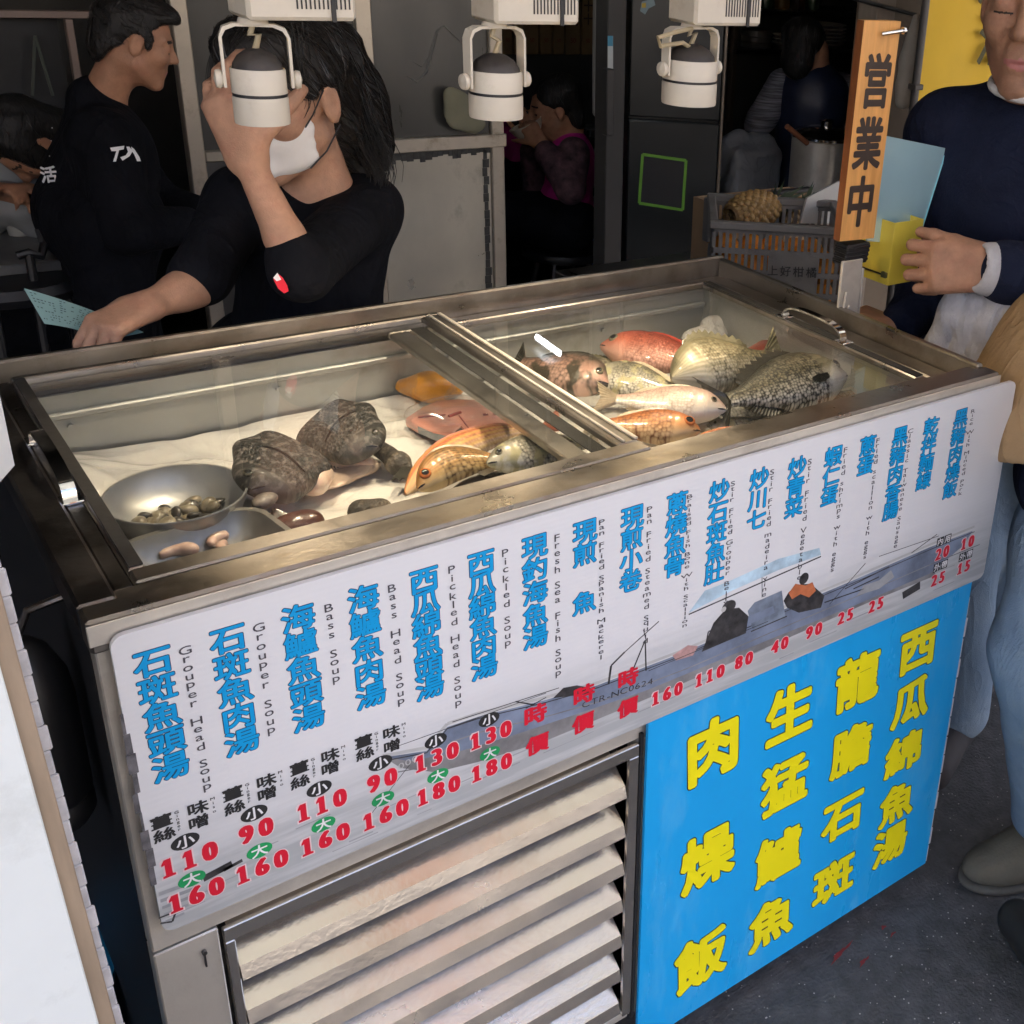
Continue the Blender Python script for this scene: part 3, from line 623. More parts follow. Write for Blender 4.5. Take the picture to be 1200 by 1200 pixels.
# board material reads heights from the floor: parent origin is on the floor, so object Z = height
mb = MB()                                                   # grubby tape on the left edge
for i in range(9):
    z = .70 + i * .022; mb.box((.0065 + .0015 * math.sin(i * 2.7), BY - .0008, z), (.0115 + .0022 * math.sin(i * 1.3), BY - .0003, z + .0215))
mb.build('edge_tape', mat('grubby_tape', (.13, .125, .13), .4, 0, .6, 60, coat=.3), board, smooth=False)
NL = .00045
names = ['石斑魚頭湯', '石斑魚肉湯', '海鱸魚頭湯', '海鱸魚肉湯', '西瓜綿魚頭湯', '西瓜綿魚肉湯', '現釣海魚湯', '現煎  魚', '現煎小卷', '蔥燒魚骨', '炒石斑魚肚', '炒川七', '炒青菜', '蝦仁蛋', '蔥蛋', '黑豬肉香腸', '乾拌麵線', '黑豬肉燥飯']
eng = ['Grouper Head Soup', 'Grouper Soup', 'Bass Soup', 'Bass Head Soup', 'Pickled Head Soup', 'Pickled Soup', 'Fresh Sea Fish Soup', 'Pan Fried Spanish Mackerel', 'Pan Fried Steamed Squid', 'Braised Fish Bone With Scallion',
       'Stir Fried Grouper Belly', 'Stir Fried madeira vine', 'Stir Fried Vegetable', 'Fried shrimps with eggs', 'Fried scallion with eggs', 'Classic Taiwanese Sausage', '', 'Rice With Minced Pork']
ends = [(243, 923), (318, 857), (394, 797), (470, 823), (537, 825), (595, 755), (654, 790), (704, 770), (756, 751), (802, 733), (850, 707), (895, 697), (936, 677), (975, 668), (1013, 653), (1049, 640), None, (1125, 578)]
starts = [(216.7, 762), (303, 735), (385, 712), (459, 689), (529, 667), (591.7, 647.5), (652.5, 630), (705, 611.5), (761, 596.5), (808, 581.5), (858.6, 566.5), (904.5, 553), (948.6, 541), (990.6, 527), (1028.6, 516), (1066.8, 505), None, (1140, 481.6)]
mo, mt, me_, mp_ = MB(), MB(), MB(), MB()
def bp(px, py): return uy(px, py, BY)
for i, s in enumerate(names):
    x = .0393 + .06255 * i; n = len(s); sp = .0288 if n != 4 or '  ' in s else .0282
    if i in (4, 5): sp = .0262
    for j, ch in enumerate(s):
        if ch == ' ': continue
        c = V(x, BY, .9400 - sp * j)
        if '  ' in s and j == 4: c = V(x, BY, .94 - .0288 * 3.2)
        put(mo, ch, c, .0322, .0300, EX, EZ, NL * .5, .046, 0, ol=.022); put(mo, ch, c, .0322, .0300, EX, EZ, NL, .024, 1)
    e = eng[i]
    if e:
        a = bp(*starts[i]); b = bp(*ends[i]); k = len(e)
        for j, ch in enumerate(e):
            if ch == ' ': continue
            c = a + (b - a) * j / (k - 1); sw = min(.017, .0175); sh = min(.0125, abs(b[2] - a[2]) / (k - 1) * 1.25)
            put(mt, ch, c, sw, sh, EX, EZ, NL * 1.2, .004, 0, em=False)
mo.build('dish_lettering', [DKBLUE_INK, BLUE_INK], board, smooth=False)
mt.build('english_lettering', GREY_INK, board, smooth=False)
def ellipse(mb, c, rx, rz, off, mi, n=20): mb.add([np.array(c) + V(rx * math.cos(a), -off, rz * math.sin(a)) for a in np.arange(n) / n * 6.2832], [tuple(range(n))], mi)
pm = MB()
def price(px, py, s, w=.0185, h=.0315):
    c = bp(px, py); k = len(s)
    for j, ch in enumerate(s):
        q = c + EX * (j - (k - 1) / 2) * w
        if ch == '1':
            for g, of, mi in ((.0014, 1.2, 1), (0., 1.6, 0)):
                a, b = w * .16 + g, h * .345 + g; e = w * .30 + g; Q = lambda pts: pm.add([q + V(x, -NL * of, z) for x, z in pts], [tuple(range(len(pts)))], mi)
                Q([(-a, -b), (a, -b), (a, b), (-a, b)]); Q([(-e, -b), (-a, -b), (-a, -b + .0032 + g), (-e, -b + .0026 + g)]); Q([(a, -b), (e, -b), (e, -b + .0026 + g), (a, -b + .0032 + g)]); Q([(-a, b - .006 - g), (-a, b), (-e, b - .0045 + g), (-e, b - .007 - g)])
            continue
        put(pm, ch, q, w * 1.3, h * .95, EX, EZ, NL * 1.2, .058, 1, em=False, bx=2.2); put(pm, ch, q, w * 1.3, h * .95, EX, EZ, NL * 1.6, .024, 0, em=False, bx=3.6)
sm = [(217, 986), (297.7, 953), (374, 924), (445.7, 894), (510.6, 868), (573, 843)]
lg = [(224.7, 1030), (304, 996.7), (379, 966), (448.7, 936), (513, 908.8), (574, 882.8)]
sp_ = ['110', '90', '110', '90', '130', '130']; lp_ = ['160', '160', '160', '160', '180', '180']
spx = [(221.7, 1006.7), (300, 973), (377, 943), (447.7, 914), (511.6, 886.6), (575, 861)]; lpx = [(230, 1048), (307, 1015), (381, 983), (451.7, 954), (513.8, 926), (575.9, 899)]
for i in range(6):
    c = bp(*sm[i]); ellipse(pm, c, .0128, .0088, NL * .8, 2); put(pm, '小', c, .0165, .0155, EX, EZ, NL * 1.4, .02, 3)
    c = bp(*lg[i]); ellipse(pm, c, .0125, .0086, NL * .8, 4); put(pm, '大', c, .0165, .0155, EX, EZ, NL * 1.4, .02, 3)
    price(*spx[i], sp_[i]); price(*lpx[i], lp_[i])
for px, py, s in ((781.5, 812.5, '160'), (831.6, 791.5, '110'), (871.5, 773.5, '80'), (913.5, 755.5, '40'), (953.5, 738.75, '90'), (990.6, 722, '25'), (1026.4, 708.5, '25'), (1104, 647.5, '20'), (1099, 678, '25'), (1133.6, 635.6, '10'), (1129, 664.5, '15')):
    price(px, py, s, .0175, .029)
for a, b in (((627, 837.4), (629.7, 872)), ((684, 814), (683.4, 847)), ((735.6, 794.5), (735.6, 829))):
    for ch, q in (('時', a), ('價', b)):
        c = bp(*q); put(pm, ch, c, .030, .0275, EX, EZ, NL * 1.6, .03, 0, bx=1.6)
for (px, py), s in (((1106, 633), '內用'), ((1102, 663), '外帶'), ((1131.7, 650.75), '外帶')):
    c = bp(px, py)
    for j, ch in enumerate(s):
        q = c + EX * (.0165 * (j - .5)); pm.add([q + V(a * .0077, -NL * .8, b * .0075) for a, b in ((-1, -1), (1, -1), (1, 1), (-1, 1))], [(0, 1, 2, 3)], 2); put(pm, ch, q, .0135, .0135, EX, EZ, NL * 1.4, .02, 3)
grp = [[('薑', 189, 963), ('絲', 192.7, 978), ('味', 231.7, 946.7), ('噌', 233, 963)], [('薑', 272.7, 930), ('絲', 275, 946), ('味', 312, 915), ('噌', 313, 930)],
       [('薑', 350.7, 900), ('絲', 351.7, 916), ('味', 386.7, 885), ('噌', 387, 900)], [('薑', 426, 869), ('絲', 427.7, 883), ('味', 458.4, 858), ('噌', 459.3, 874)]]
for g in grp:
    for ch, px, py in g: put(pm, ch, bp(px, py), .0195, .0155, EX, EZ, NL * 1.2, .028, 2)
    for (ch, px, py), s in ((g[0], 'Ginger'), (g[2], 'Miso')):
        c = bp(px, py)
        for j, t in enumerate(s): put(pm, t, c + V(.0135, 0, .0045 - (.0042 if len(s) > 4 else .0052) * j), .006, .0045, EX, EZ, NL * 1.2, .01, 2, em=False)
pm.build('price_lettering', [RED_INK, PINK_INK, BLACK_INK, WHITE_INK, GREEN_INK], board, smooth=False)
# printed fishing boat: flat colour areas of the photograph on the sheet
HULL = mat('print_hull', (.19, .23, .31), .35, 0, .42, 14); HULL2 = mat('print_hull_shadow', (.23, .225, .225), .35, 0, .42, 18); RAIL = mat('print_rail', (.50, .50, .48), .35, 0, .1, 30); CAN = mat('print_canopy', (.46, .62, .74), .35, 0, .42, 16)
PBLK = mat('print_black', (.045, .043, .043), .35, 0, .8, 60); PORG = mat('print_orange', (.55, .17, .07), .35, 0, .2, 50); CABN = mat('print_cabin', (.19, .23, .29), .35, 0, .42, 30); PCHK = mat('print_pink', (.5, .30, .28), .35, 0, .3, 90); PGRY = mat('print_grey', (.33, .34, .35), .35, 0, .2, 30)
bt = MB()
def ar(pts, mi, off): bt.add([bp(*q) + V(0, -off, 0) for q in pts], [tuple(range(len(pts)))], mi)
def li(a, b, w, mi, off): 
    a = bp(*a); b = bp(*b); d = nrm(b - a); s_ = np.cross(d, EY) * w / 2; bt.add([q + V(0, -off, 0) for q in (a - s_, b - s_, b + s_, a + s_)], [(0, 1, 2, 3)], mi)
o = NL * .22
ar([(452, 889), (470, 900), (510, 905), (560, 893), (640, 868), (760, 818), (900, 758), (1020, 705), (1095, 675), (1100, 650), (1000, 690), (900, 735), (760, 792), (690, 818), (600, 850), (540, 862), (500, 880)], 1, o)
ar([(452, 887), (500, 880), (524, 852), (560, 840), (640, 820), (700, 803), (800, 765), (900, 722), (1000, 680), (1090, 641), (1140, 622), (1128, 640), (1090, 672), (1000, 710), (900, 750), (760, 808), (690, 832), (600, 862), (540, 880), (480, 892)], 0, o * 1.4)
for k in range(11):
    xs = [(448, 886), (500, 876), (524, 848), (560, 836), (640, 817), (700, 800), (800, 762), (900, 719), (1000, 677), (1090, 638), (1142, 617)]
for a, b in zip(xs[:-1], xs[1:]): li(a, b, .0042, 2, o * 1.8); li((a[0], a[1] + 6), (b[0], b[1] + 6), .0014, 4, o * 1.9); li((a[0] + 6, a[1] + 21), (b[0] + 6, b[1] + 21), .0016, 1, o * 1.9)
ar([(807, 718), (826, 692), (850, 683), (912, 655), (960, 642), (962, 650), (912, 668), (858, 692)], 3, o * 2)
li((807, 720), (962, 652), .002, 4, o * 2.1); li((852, 690), (850, 712), .0015, 8, o * 1.5); li((893, 672), (893, 700), .002, 8, o * 1.5)
ar([(876, 716), (884, 706), (916, 692), (920, 722), (882, 738)], 6, o * 2); ar([(868, 726), (906, 710), (908, 718), (872, 734)], 0, o * 2.1)
ar([(822, 764), (836, 730), (850, 714), (866, 712), (877, 722), (874, 742), (850, 752)], 4, o * 2.2); ellipse(bt, bp(854, 711), .0115, .0095, o * 2.4, 4); ellipse(bt, bp(848, 714), .004, .004, o * 2.5, 2)
ar([(918, 704), (924, 694), (934, 685), (950, 684), (966, 698), (962, 712), (936, 718), (922, 712)], 4, o * 2.2); ar([(924, 695), (932, 684), (944, 686), (952, 682), (956, 692), (948, 700), (938, 696), (928, 702)], 5, o * 2.4); ellipse(bt, bp(942, 678), .0085, .009, o * 2.5, 4)
ar([(788, 768), (806, 756), (818, 757), (812, 768), (792, 774)], 7, o * 2.2)
for a, b, w in (((713, 802), (716, 780), .003), ((716, 780), (732, 764), .0025), ((732, 764), (772, 728), .0014), ((742, 784), (756, 750), .002), ((756, 750), (757, 786), .002), ((757, 750), (754, 738), .0012), ((826, 760), (830, 740), .002), ((830, 740), (876, 722), .0018), ((880, 740), (922, 722), .002), ((966, 706), (1012, 690), .002), ((1000, 690), (1030, 676), .0022), ((972, 708), (1014, 660), .0013), ((990, 690), (1042, 664), .002), ((1030, 652), (1100, 628), .001), ((1068, 648), (1098, 626), .0014), ((604, 822), (626, 826), .0018), ((616, 830), (640, 817), .0012), ((530, 846), (655, 806), .0011), ((480, 896), (430, 960), .0008), ((760, 786), (900, 728), .001), ((450, 880), (640, 812), .0008)): li(a, b, w, 4, o * 2.3)
ar([(648, 818), (660, 806), (676, 803), (692, 806), (697, 812)], 4, o * 2.3)
ar([(1004, 698), (1012, 686), (1030, 680), (1044, 668), (1048, 676), (1030, 690)], 8, o * 2.3); ar([(1057, 694), (1078, 681), (1078, 690), (1058, 702)], 4, NL * 1.1)
for t in range(5): li((186 + 2 * t, 1048 + 8 * t), (236 - 5 * t, 1030 + 10 * t), .0045 - .0004 * t, 8, o)
for a, b, w in (((238, 1030), (272, 1012), .008), ((262, 1020), (284, 1008), .004), ((186, 1076), (206, 1068), .002), ((206, 1068), (202, 1080), .002), ((188, 1082), (202, 1080), .002)): li(a, b, w, 4, o)
for k in range(26):
    x = 200 + 36 * k + random.uniform(-10, 10); yb = 1092 - (x - 190) * .432; y = yb - random.uniform(6, 60) * (1 - .5 * k / 26); ln = random.uniform(14, 60); li((x, y), (x + ln, y - .43 * ln), random.uniform(.0008, .002), 8, o * .6)
c1, c2 = bp(674, 829), bp(772, 795); word(bt, 'CTR-NC0624', (c1 + c2) / 2, .0125, EX, EZ, NL * .9, .0, 4, 1.35, .12, rot=math.atan2(c2[2] - c1[2], c2[0] - c1[0]))
word(bt, '000', bp(478, 893), .011, EX, EZ, NL * .9, 0, 2, 1.3, .1, rot=.12)
bt.build('boat_print', [HULL, HULL2, RAIL, CAN, PBLK, PORG, CABN, PCHK, PGRY], board, smooth=False)

# ------------------------------------------------------------------ blue dish sign
def blue_mat():
    m = mat('blue_corrugated_sheet', (.014, .39, .84), .28, 0, .05, 3, .04, 12, spec=.5, stain=(.10, .48, .86), stscale=7, stlo=.54, sthi=.78, rvar=.10, stretch=(1.6, 1, .45)); return m
mb = MB(); QY = -.0085
mb.add([(.5775, QY, .632), (1.2015, QY, .632), (1.2015, QY, .041), (.5785, QY, .041), (.5775, QY + .005, .632), (1.2015, QY + .005, .632), (1.2015, QY + .005, .041), (.5785, QY + .005, .041)],
       [(3, 2, 1, 0), (4, 5, 6, 7), (0, 1, 5, 4), (1, 2, 6, 5), (2, 3, 7, 6), (3, 0, 4, 7)])
blue = mb.build('dish_sign', blue_mat(), cart, smooth=False)
mb = MB()
for i in range(14):
    z = .60 - i * .040; d = .003 + .003 * abs(math.sin(i * 1.7)); mb.box((1.2017, QY + .001, z - .036), (1.2017 + d, QY + .004, z))
mb.build('ragged_edge', mat('torn_white_plastic', (.62, .62, .63), .5, 0, .1, 30), blue, smooth=False)
mb = MB()
for ch, px, py, w, h in (('西', 1075.8, 760, 1, 1), ('瓜', 1067, 823, 1, 1), ('綿', 1059, 883.7, 1, .92), ('魚', 1050.7, 942, .95, .95), ('湯', 1043, 990, .95, .95), ('龍', 1005, 799, 1.05, 1.1), ('膽', 997.8, 879, 1, 1.05), ('石', 988, 957, 1.05, 1.0), ('斑', 977, 1032, 1.05, 1),
                         ('生', 925.5, 837, 1.05, 1.15), ('猛', 920, 920.5, 1.05, 1.1), ('鱸', 912.5, 1004, 1.05, 1.1), ('魚', 904, 1081, 1.05, 1.1), ('肉', 836, 879, 1.1, 1.2), ('燥', 829.7, 1007, 1.1, 1.2), ('飯', 822, 1126, 1.1, 1.2)):
    c = uy(px, py, QY); put(mb, ch, c, .088 * w, .088 * h, EX, EZ, .0002, .060, 0, shear=-.06, ol=.018); put(mb, ch, c, .088 * w, .088 * h, EX, EZ, .0004, .042, 1, shear=-.06)
mb.build('dish_lettering', [BLACK_INK, YEL_INK], blue, smooth=False)
# ================================================================== LAMPS OVER THE COUNTER
tk = thing('lighting_track', (.6, .35, 1.545), 'white lighting track hung above the fish counter', 'lighting track')
mb = MB(); mb.box((-.45, .335, 1.548), (1.5, .365, 1.575), 0, .003); mb.build('rail', WHITEP, tk)
for x in (-.2, 1.2):
    mb = MB(); mb.tube([(x, .35, 1.575), (x, .35, 2.552)], .006, 0, 8); mb.build('hanger_rod', STEEL, tk)
BULB = emis('warm_bulb', (1, .78, .48), 9.)
def lamp(bxl, bxr, byb, cx, top, bot, wpx, ytop, rotz, label):
    Y = .35
    a = uy(bxl, byb, Y); b = uy(bxr, byb, Y); c0 = uy(cx, top, Y); c1 = uy(cx, bot, Y); r = np.linalg.norm(uy(cx + wpx / 2, bot, Y) - uy(cx - wpx / 2, bot, Y)) / 2 * .93
    zb = a[2]; cxw = (c0[0] + c1[0]) / 2
    t = thing('spot_lamp', (cxw, Y, 1.548), label, 'spot lamp', 'white spot lamps over the fish counter')
    x0, x1 = a[0] + .004, a[0] + .118
    mb = MB(); mb.box((x0, Y - .032, zb), (x1, Y + .032, 1.5465), 0, .004)
    for i in range(13):
        x = x0 + .050 + i * .0046; mb.box((x, Y - .0328, zb + .012), (x + .0016, Y - .0322, zb + .05), 1)
    mb.box((x0 + .086, Y - .0345, zb - .0008), (x0 + .0905, Y - .0322, 1.546), 1); mb.build('gear_box', [WHITEP, BLACK], t)
    zt = uy(cx, ytop, Y)[2]; ca, sa = math.cos(rotz), math.sin(rotz); ax = V(ca, sa, 0); ay = V(-sa, ca, 0); C = V(cxw, Y, 0)
    mb = MB(); mb.lathe([(.0, zb), (.014, zb), (.016, zb - .006), (.011, zt + .002), (0, zt + .002)], C, n=16)
    piv = c0[2] - .012; hw = r + .007
    prof = [(-hw, piv - .008), (-hw, piv), (-hw, zt - .014), (-hw + .004, zt - .004), (-hw + .014, zt), (hw - .014, zt), (hw - .004, zt - .004), (hw, zt - .014), (hw, piv), (hw, piv - .008)]
    rows = []
    for u, z in prof: 
        inner = max(abs(u) - .003, 0) * (1 if u > 0 else -1); z2 = z - (.003 if abs(u) < hw - .002 else 0)
        rows.append([C + ax * u + ay * .008 + EZ * z, C + ax * u - ay * .008 + EZ * z, C + ax * inner - ay * .008 + EZ * z2, C + ax * inner + ay * .008 + EZ * z2])
    mb.grid(np.array(rows), 0, close=True)
    for s in (-1, 1): mb.lathe([(0, 0), (.008, .001), (.010, .004), (.009, .008), (0, .010)], C + ax * s * (hw - .001) + EZ * piv, ax * s, n=14)
    mb.build('yoke', WHITEP, t, angle=50)
    h0, h1 = c0[2], c1[2]; mid = h0 + (h1 - h0) * .48
    mb = MB(); mb.lathe([(r * .93, h0 - .004), (r * .965, h0), (r, h0 - .002), (r, mid + .0022)], C, n=40); mb.lathe([(r * .985, mid + .0022), (r * .985, mid - .0012)], C, mi=1, n=40)
    mb.lathe([(r, mid - .0012), (r * 1.01, mid - .004), (r * 1.01, h1 + .003), (r * .995, h1), (r * .93, h1), (r * .93, h0 - .004)], C, n=40)
    hd = mb.build('lamp_head', [WHITEP, BLACK], t, angle=35)
    mb = MB(); mb.lathe([(r * .92, h0 - .004), (r * .88, h0 + .004), (r * .70, h0 + .012), (r * .40, h0 + .018), (r * .12, h0 + .020), (0, h0 + .020)], C, n=24); mb.build('dome', mat('dark_lamp_dome', (.035, .03, .027), .55, 0, .3, 60, .1, 90), hd)
    mb = MB(); q = [C + ax * 0 + EZ * (zt + .001) + ay * .0, C - ax * .004 + EZ * (zt - .012), C + ax * .004 - ay * .004 + EZ * (h0 + .034), C + EZ * (h0 + .019)]; mb.tube(q, .0034, 0, 8); mb.build('cord', mat('yellowed_cord', (.40, .33, .20), .5, 0, .1, 20), t)
    mb = MB(); mb.lathe([(0, h1 + .016), (r * .6, h1 + .015), (r * .90, h1 + .012)], C, n=24); mb.build('bulb', BULB, hd)
    L = bpy.data.lights.new('lamp_light', 'SPOT'); L.energy = 1.4; L.color = (1, .83, .60); L.spot_size = rad(105); L.spot_blend = .8; L.shadow_soft_size = .03
    lo = bpy.data.objects.new('lamp_light', L); COL.objects.link(lo); lo.location = (0, 0, h1 + .004 - 1.548); lo.parent = t
    return t
lamp(274, 390, 20, 305, 79, 144, 67, 27, rad(-14), 'leftmost white spot lamp, hanging in front of the masked woman')
lamp(562, 657, 25, 581, 82, 137, 60, 30, rad(6), 'middle white spot lamp, hanging in front of the steel partition edge')
l3 = lamp(795, 877, 27, 808, 69, 121, 55, 31, rad(4), 'rightmost white spot lamp with a looped cord, hanging in front of the black fridge')
c = V(.86, .35, 1.40); mb = MB(); mb.tube([uy(812, 33, .34), uy(790, 38, .325), uy(771, 44, .32), uy(774, 54, .325), uy(800, 50, .335), uy(812, 58, .345)], .003, 0, 8); mb.build('looped_cord', MATS['yellowed_cord'], l3)
# lit tube on the ceiling: its reflection shows on the right glass lid
def mirror(px, py, zg, zt): p = uz(px, py, zg); d = ray(px, py); d = V(d[0], d[1], -d[2]); return p + d * (zt - zg) / d[2]
ta, tb = mirror(629, 394, H - .0225, 1.66), mirror(656, 413, H - .0225, 1.66)
tl = thing('tube_light', (ta + tb) / 2 + V(0, 0, .05), 'lit fluorescent tube under the ceiling above the counter', 'tube light')
mb = MB(); mb.tube([ta, tb], .0065, 0, 12); mb.build('tube', emis('tube_glow', (.92, .97, 1), 6.), tl)
mb = MB(); d = nrm(tb - ta); s_ = np.cross(d, EZ); mb.prism([ta + s_ * .04 + EZ * .03, ta - s_ * .04 + EZ * .03, ta - s_ * .03 + EZ * .09, ta + s_ * .03 + EZ * .09], tb - ta, 0); mb.tube([(ta + tb) / 2 + EZ * .09, ((ta + tb) / 2) * V(1, 1, 0) + EZ * 2.553], .008, 0, 8); mb.build('fitting', BLACK, tl, smooth=False)

# ================================================================== FISH AND THE REST INSIDE THE COUNTER
ZB = .866
def hsheet(x, y):
    h = ZB - .004 + .0035 * np.sin(23 * x + 9 * y) + .003 * np.sin(47 * y - 21 * x + 1) + .002 * np.sin(71 * x + 55 * y)
    h = h + .05 * np.exp(-((x - .07) ** 2 / .0035 + (y - .50) ** 2 / .006)) + .012 * np.exp(-((y - .60) ** 2 / .002)) * (x < .55)
    return h
xs = np.linspace(.055, 1.105, 170); ys = np.linspace(.052, .608, 100); X, Y_ = np.meshgrid(xs, ys, indexing='ij')
Z = hsheet(X, Y_); Wk = np.zeros_like(X)
for _ in range(46):                                            # creases: ridges along random lines
    th_ = RNG.uniform(0, 3.14); x0 = RNG.uniform(.05, 1.1); y0 = RNG.uniform(.05, .6); d = (X - x0) * math.cos(th_) + (Y_ - y0) * math.sin(th_); e = -(X - x0) * math.sin(th_) + (Y_ - y0) * math.cos(th_)
    Wk += RNG.uniform(.4, 1) * np.exp(-np.abs(d + 6 * e * e * RNG.uniform(-1, 1)) / RNG.uniform(.003, .009)) * np.exp(-e * e / RNG.uniform(.002, .03))
Z = Z + .0085 * (Wk - Wk.mean()) ; Z = np.minimum(Z, ZB + .004 + .2 * np.maximum(Z - ZB - .004, 0) + .045 * np.exp(-((X - .07) ** 2 / .0035 + (Y_ - .50) ** 2 / .006)))
def sink(cx, cy, r0, r1, z):
    global Z
    d = np.hypot(X - cx, Y_ - cy); k = np.clip((r1 - d) / (r1 - r0), 0, 1); Z = Z * (1 - k) + np.minimum(Z, z) * k
_b = uz(206, 578, .913); sink(_b[0], _b[1], .066, .082, .850); _b = uz(243, 640, .905); sink(_b[0], _b[1], .085, .105, .850)
mb = MB(); mb.grid(np.stack([X, Y_, Z], -1))
tag(mb.build('plastic_sheet', SHEETM, angle=80), 'crumpled wet plastic sheet lining the counter under the fish', 'plastic sheet')

def fishmat(name, back, mid, belly, sc=.006, line=.35, rough=.26, stripe=None, blot=None):
    m = bpy.data.materials.new(name); m.use_nodes = True; n = m.node_tree.nodes; l = m.node_tree.links; b = n['Principled BSDF']
    u1 = n.new('ShaderNodeUVMap'); u1.uv_map = 'UVMap'; u2 = n.new('ShaderNodeUVMap'); u2.uv_map = 'Pat'
    sp = n.new('ShaderNodeSeparateXYZ'); l.new(u2.outputs[0], sp.inputs[0])
    nz = n.new('ShaderNodeTexNoise'); nz.inputs['Scale'].default_value = 55; nz.inputs['Detail'].default_value = 6; l.new(u1.outputs[0], nz.inputs['Vector'])
    ad = n.new('ShaderNodeMath'); ad.operation = 'MULTIPLY_ADD'; ad.inputs[1].default_value = .28; l.new(nz.outputs['Fac'], ad.inputs[0])
    sb = n.new('ShaderNodeMath'); sb.operation = 'SUBTRACT'; sb.inputs[1].default_value = .14; l.new(sp.outputs['Y'], sb.inputs[0]); l.new(sb.outputs[0], ad.inputs[2])
    cr = n.new('ShaderNodeValToRGB'); e = cr.color_ramp.elements; e[0].position = .12; e[0].color = (*belly, 1); e[1].position = .88; e[1].color = (*back, 1); k = e.new(.5); k.color = (*mid, 1)
    l.new(ad.outputs[0], cr.inputs[0]); out = cr.outputs[0]
    vo = n.new('ShaderNodeTexVoronoi'); vo.inputs['Scale'].default_value = 1 / sc; vo.inputs['Randomness'].default_value = .62; l.new(u1.outputs[0], vo.inputs['Vector'])
    mk = n.new('ShaderNodeMapRange'); mk.inputs['From Min'].default_value = .22; mk.inputs['From Max'].default_value = .3; l.new(sp.outputs['X'], mk.inputs['Value'])   # scales start behind the gill cover
    dm = n.new('ShaderNodeMath'); dm.operation = 'MULTIPLY'; l.new(vo.outputs['Distance'], dm.inputs[0]); l.new(mk.outputs[0], dm.inputs[1])
    pw = n.new('ShaderNodeMath'); pw.operation = 'POWER'; pw.inputs[1].default_value = 2; l.new(dm.outputs[0], pw.inputs[0])
    ml = n.new('ShaderNodeMath'); ml.operation = 'MULTIPLY'; ml.use_clamp = True; ml.inputs[1].default_value = line * 5; l.new(pw.outputs[0], ml.inputs[0])
    mx = n.new('ShaderNodeMixRGB'); mx.inputs[2].default_value = (*[c * .35 for c in back], 1); l.new(ml.outputs[0], mx.inputs[0]); l.new(out, mx.inputs[1]); out = mx.outputs[0]
    if stripe:
        wv = n.new('ShaderNodeTexWave'); wv.bands_direction = stripe[1]; wv.inputs['Scale'].default_value = stripe[2]; wv.inputs['Distortion'].default_value = 1.2; l.new(u2.outputs[0], wv.inputs['Vector'])
        m3 = n.new('ShaderNodeMixRGB'); m3.inputs[2].default_value = (*stripe[0], 1); ms = n.new('ShaderNodeMath'); ms.operation = 'MULTIPLY'; ms.inputs[1].default_value = stripe[3]
        l.new(wv.outputs['Fac'], ms.inputs[0]); l.new(ms.outputs[0], m3.inputs[0]); l.new(out, m3.inputs[1]); out = m3.outputs[0]
    if blot:
        n3 = n.new('ShaderNodeTexNoise'); n3.inputs['Scale'].default_value = blot[1]; n3.inputs['Detail'].default_value = 3; l.new(u1.outputs[0], n3.inputs['Vector'])
        r3 = n.new('ShaderNodeValToRGB'); r3.color_ramp.elements[0].position = .52; r3.color_ramp.elements[1].position = .6; l.new(n3.outputs['Fac'], r3.inputs[0])
        m4 = n.new('ShaderNodeMixRGB'); m4.inputs[2].default_value = (*blot[0], 1); l.new(r3.outputs[0], m4.inputs[0]); l.new(out, m4.inputs[1]); out = m4.outputs[0]
    l.new(out, b.inputs['Base Color']); b.inputs['Roughness'].default_value = rough + .18; b.inputs['Coat Weight'].default_value = .22; b.inputs['Coat Roughness'].default_value = .1; b.inputs['Metallic'].default_value = .12
    bp = n.new('ShaderNodeBump'); bp.invert = True; bp.inputs['Strength'].default_value = .5; bp.inputs['Distance'].default_value = .0012; l.new(dm.outputs[0], bp.inputs['Height']); l.new(bp.outputs[0], b.inputs['Normal'])
    return m
EYE_IRIS = mat('fish_iris_silver', (.20, .175, .11), .2, .2, .1, 60); EYE_DK = mat('fish_iris_dark', (.05, .045, .03), .25, 0, .1, 60); EYE_RED = mat('fish_iris_red', (.55, .15, .03), .2, 0, .1, 60); EYE_PUP = mat('fish_pupil', (.008, .009, .012), .08, 0, .1, 60)
PROF = {'bream': ([0, .03, .08, .16, .28, .42, .56, .7, .84, .94, 1], [.03, .13, .25, .38, .50, .52, .46, .34, .19, .12, .115], [.03, .09, .17, .27, .37, .40, .37, .29, .17, .11, .105]),
        'snapper': ([0, .03, .08, .16, .28, .42, .56, .7, .84, .94, 1], [.05, .15, .27, .40, .49, .50, .45, .34, .21, .14, .13], [.05, .14, .22, .32, .42, .44, .40, .31, .19, .13, .12]),
        'headcut': ([0, .03, .08, .16, .28, .42, .56, .7, .84, .94, 1], [.05, .13, .22, .33, .44, .50, .53, .54, .54, .53, .50], [.05, .12, .20, .30, .38, .42, .44, .44, .43, .41, .38]),
        'slim': ([0, .03, .08, .16, .28, .42, .56, .7, .84, .94, 1], [.06, .18, .30, .42, .49, .5, .47, .40, .29, .22, .2], [.06, .16, .26, .37, .46, .48, .45, .38, .27, .21, .19])}
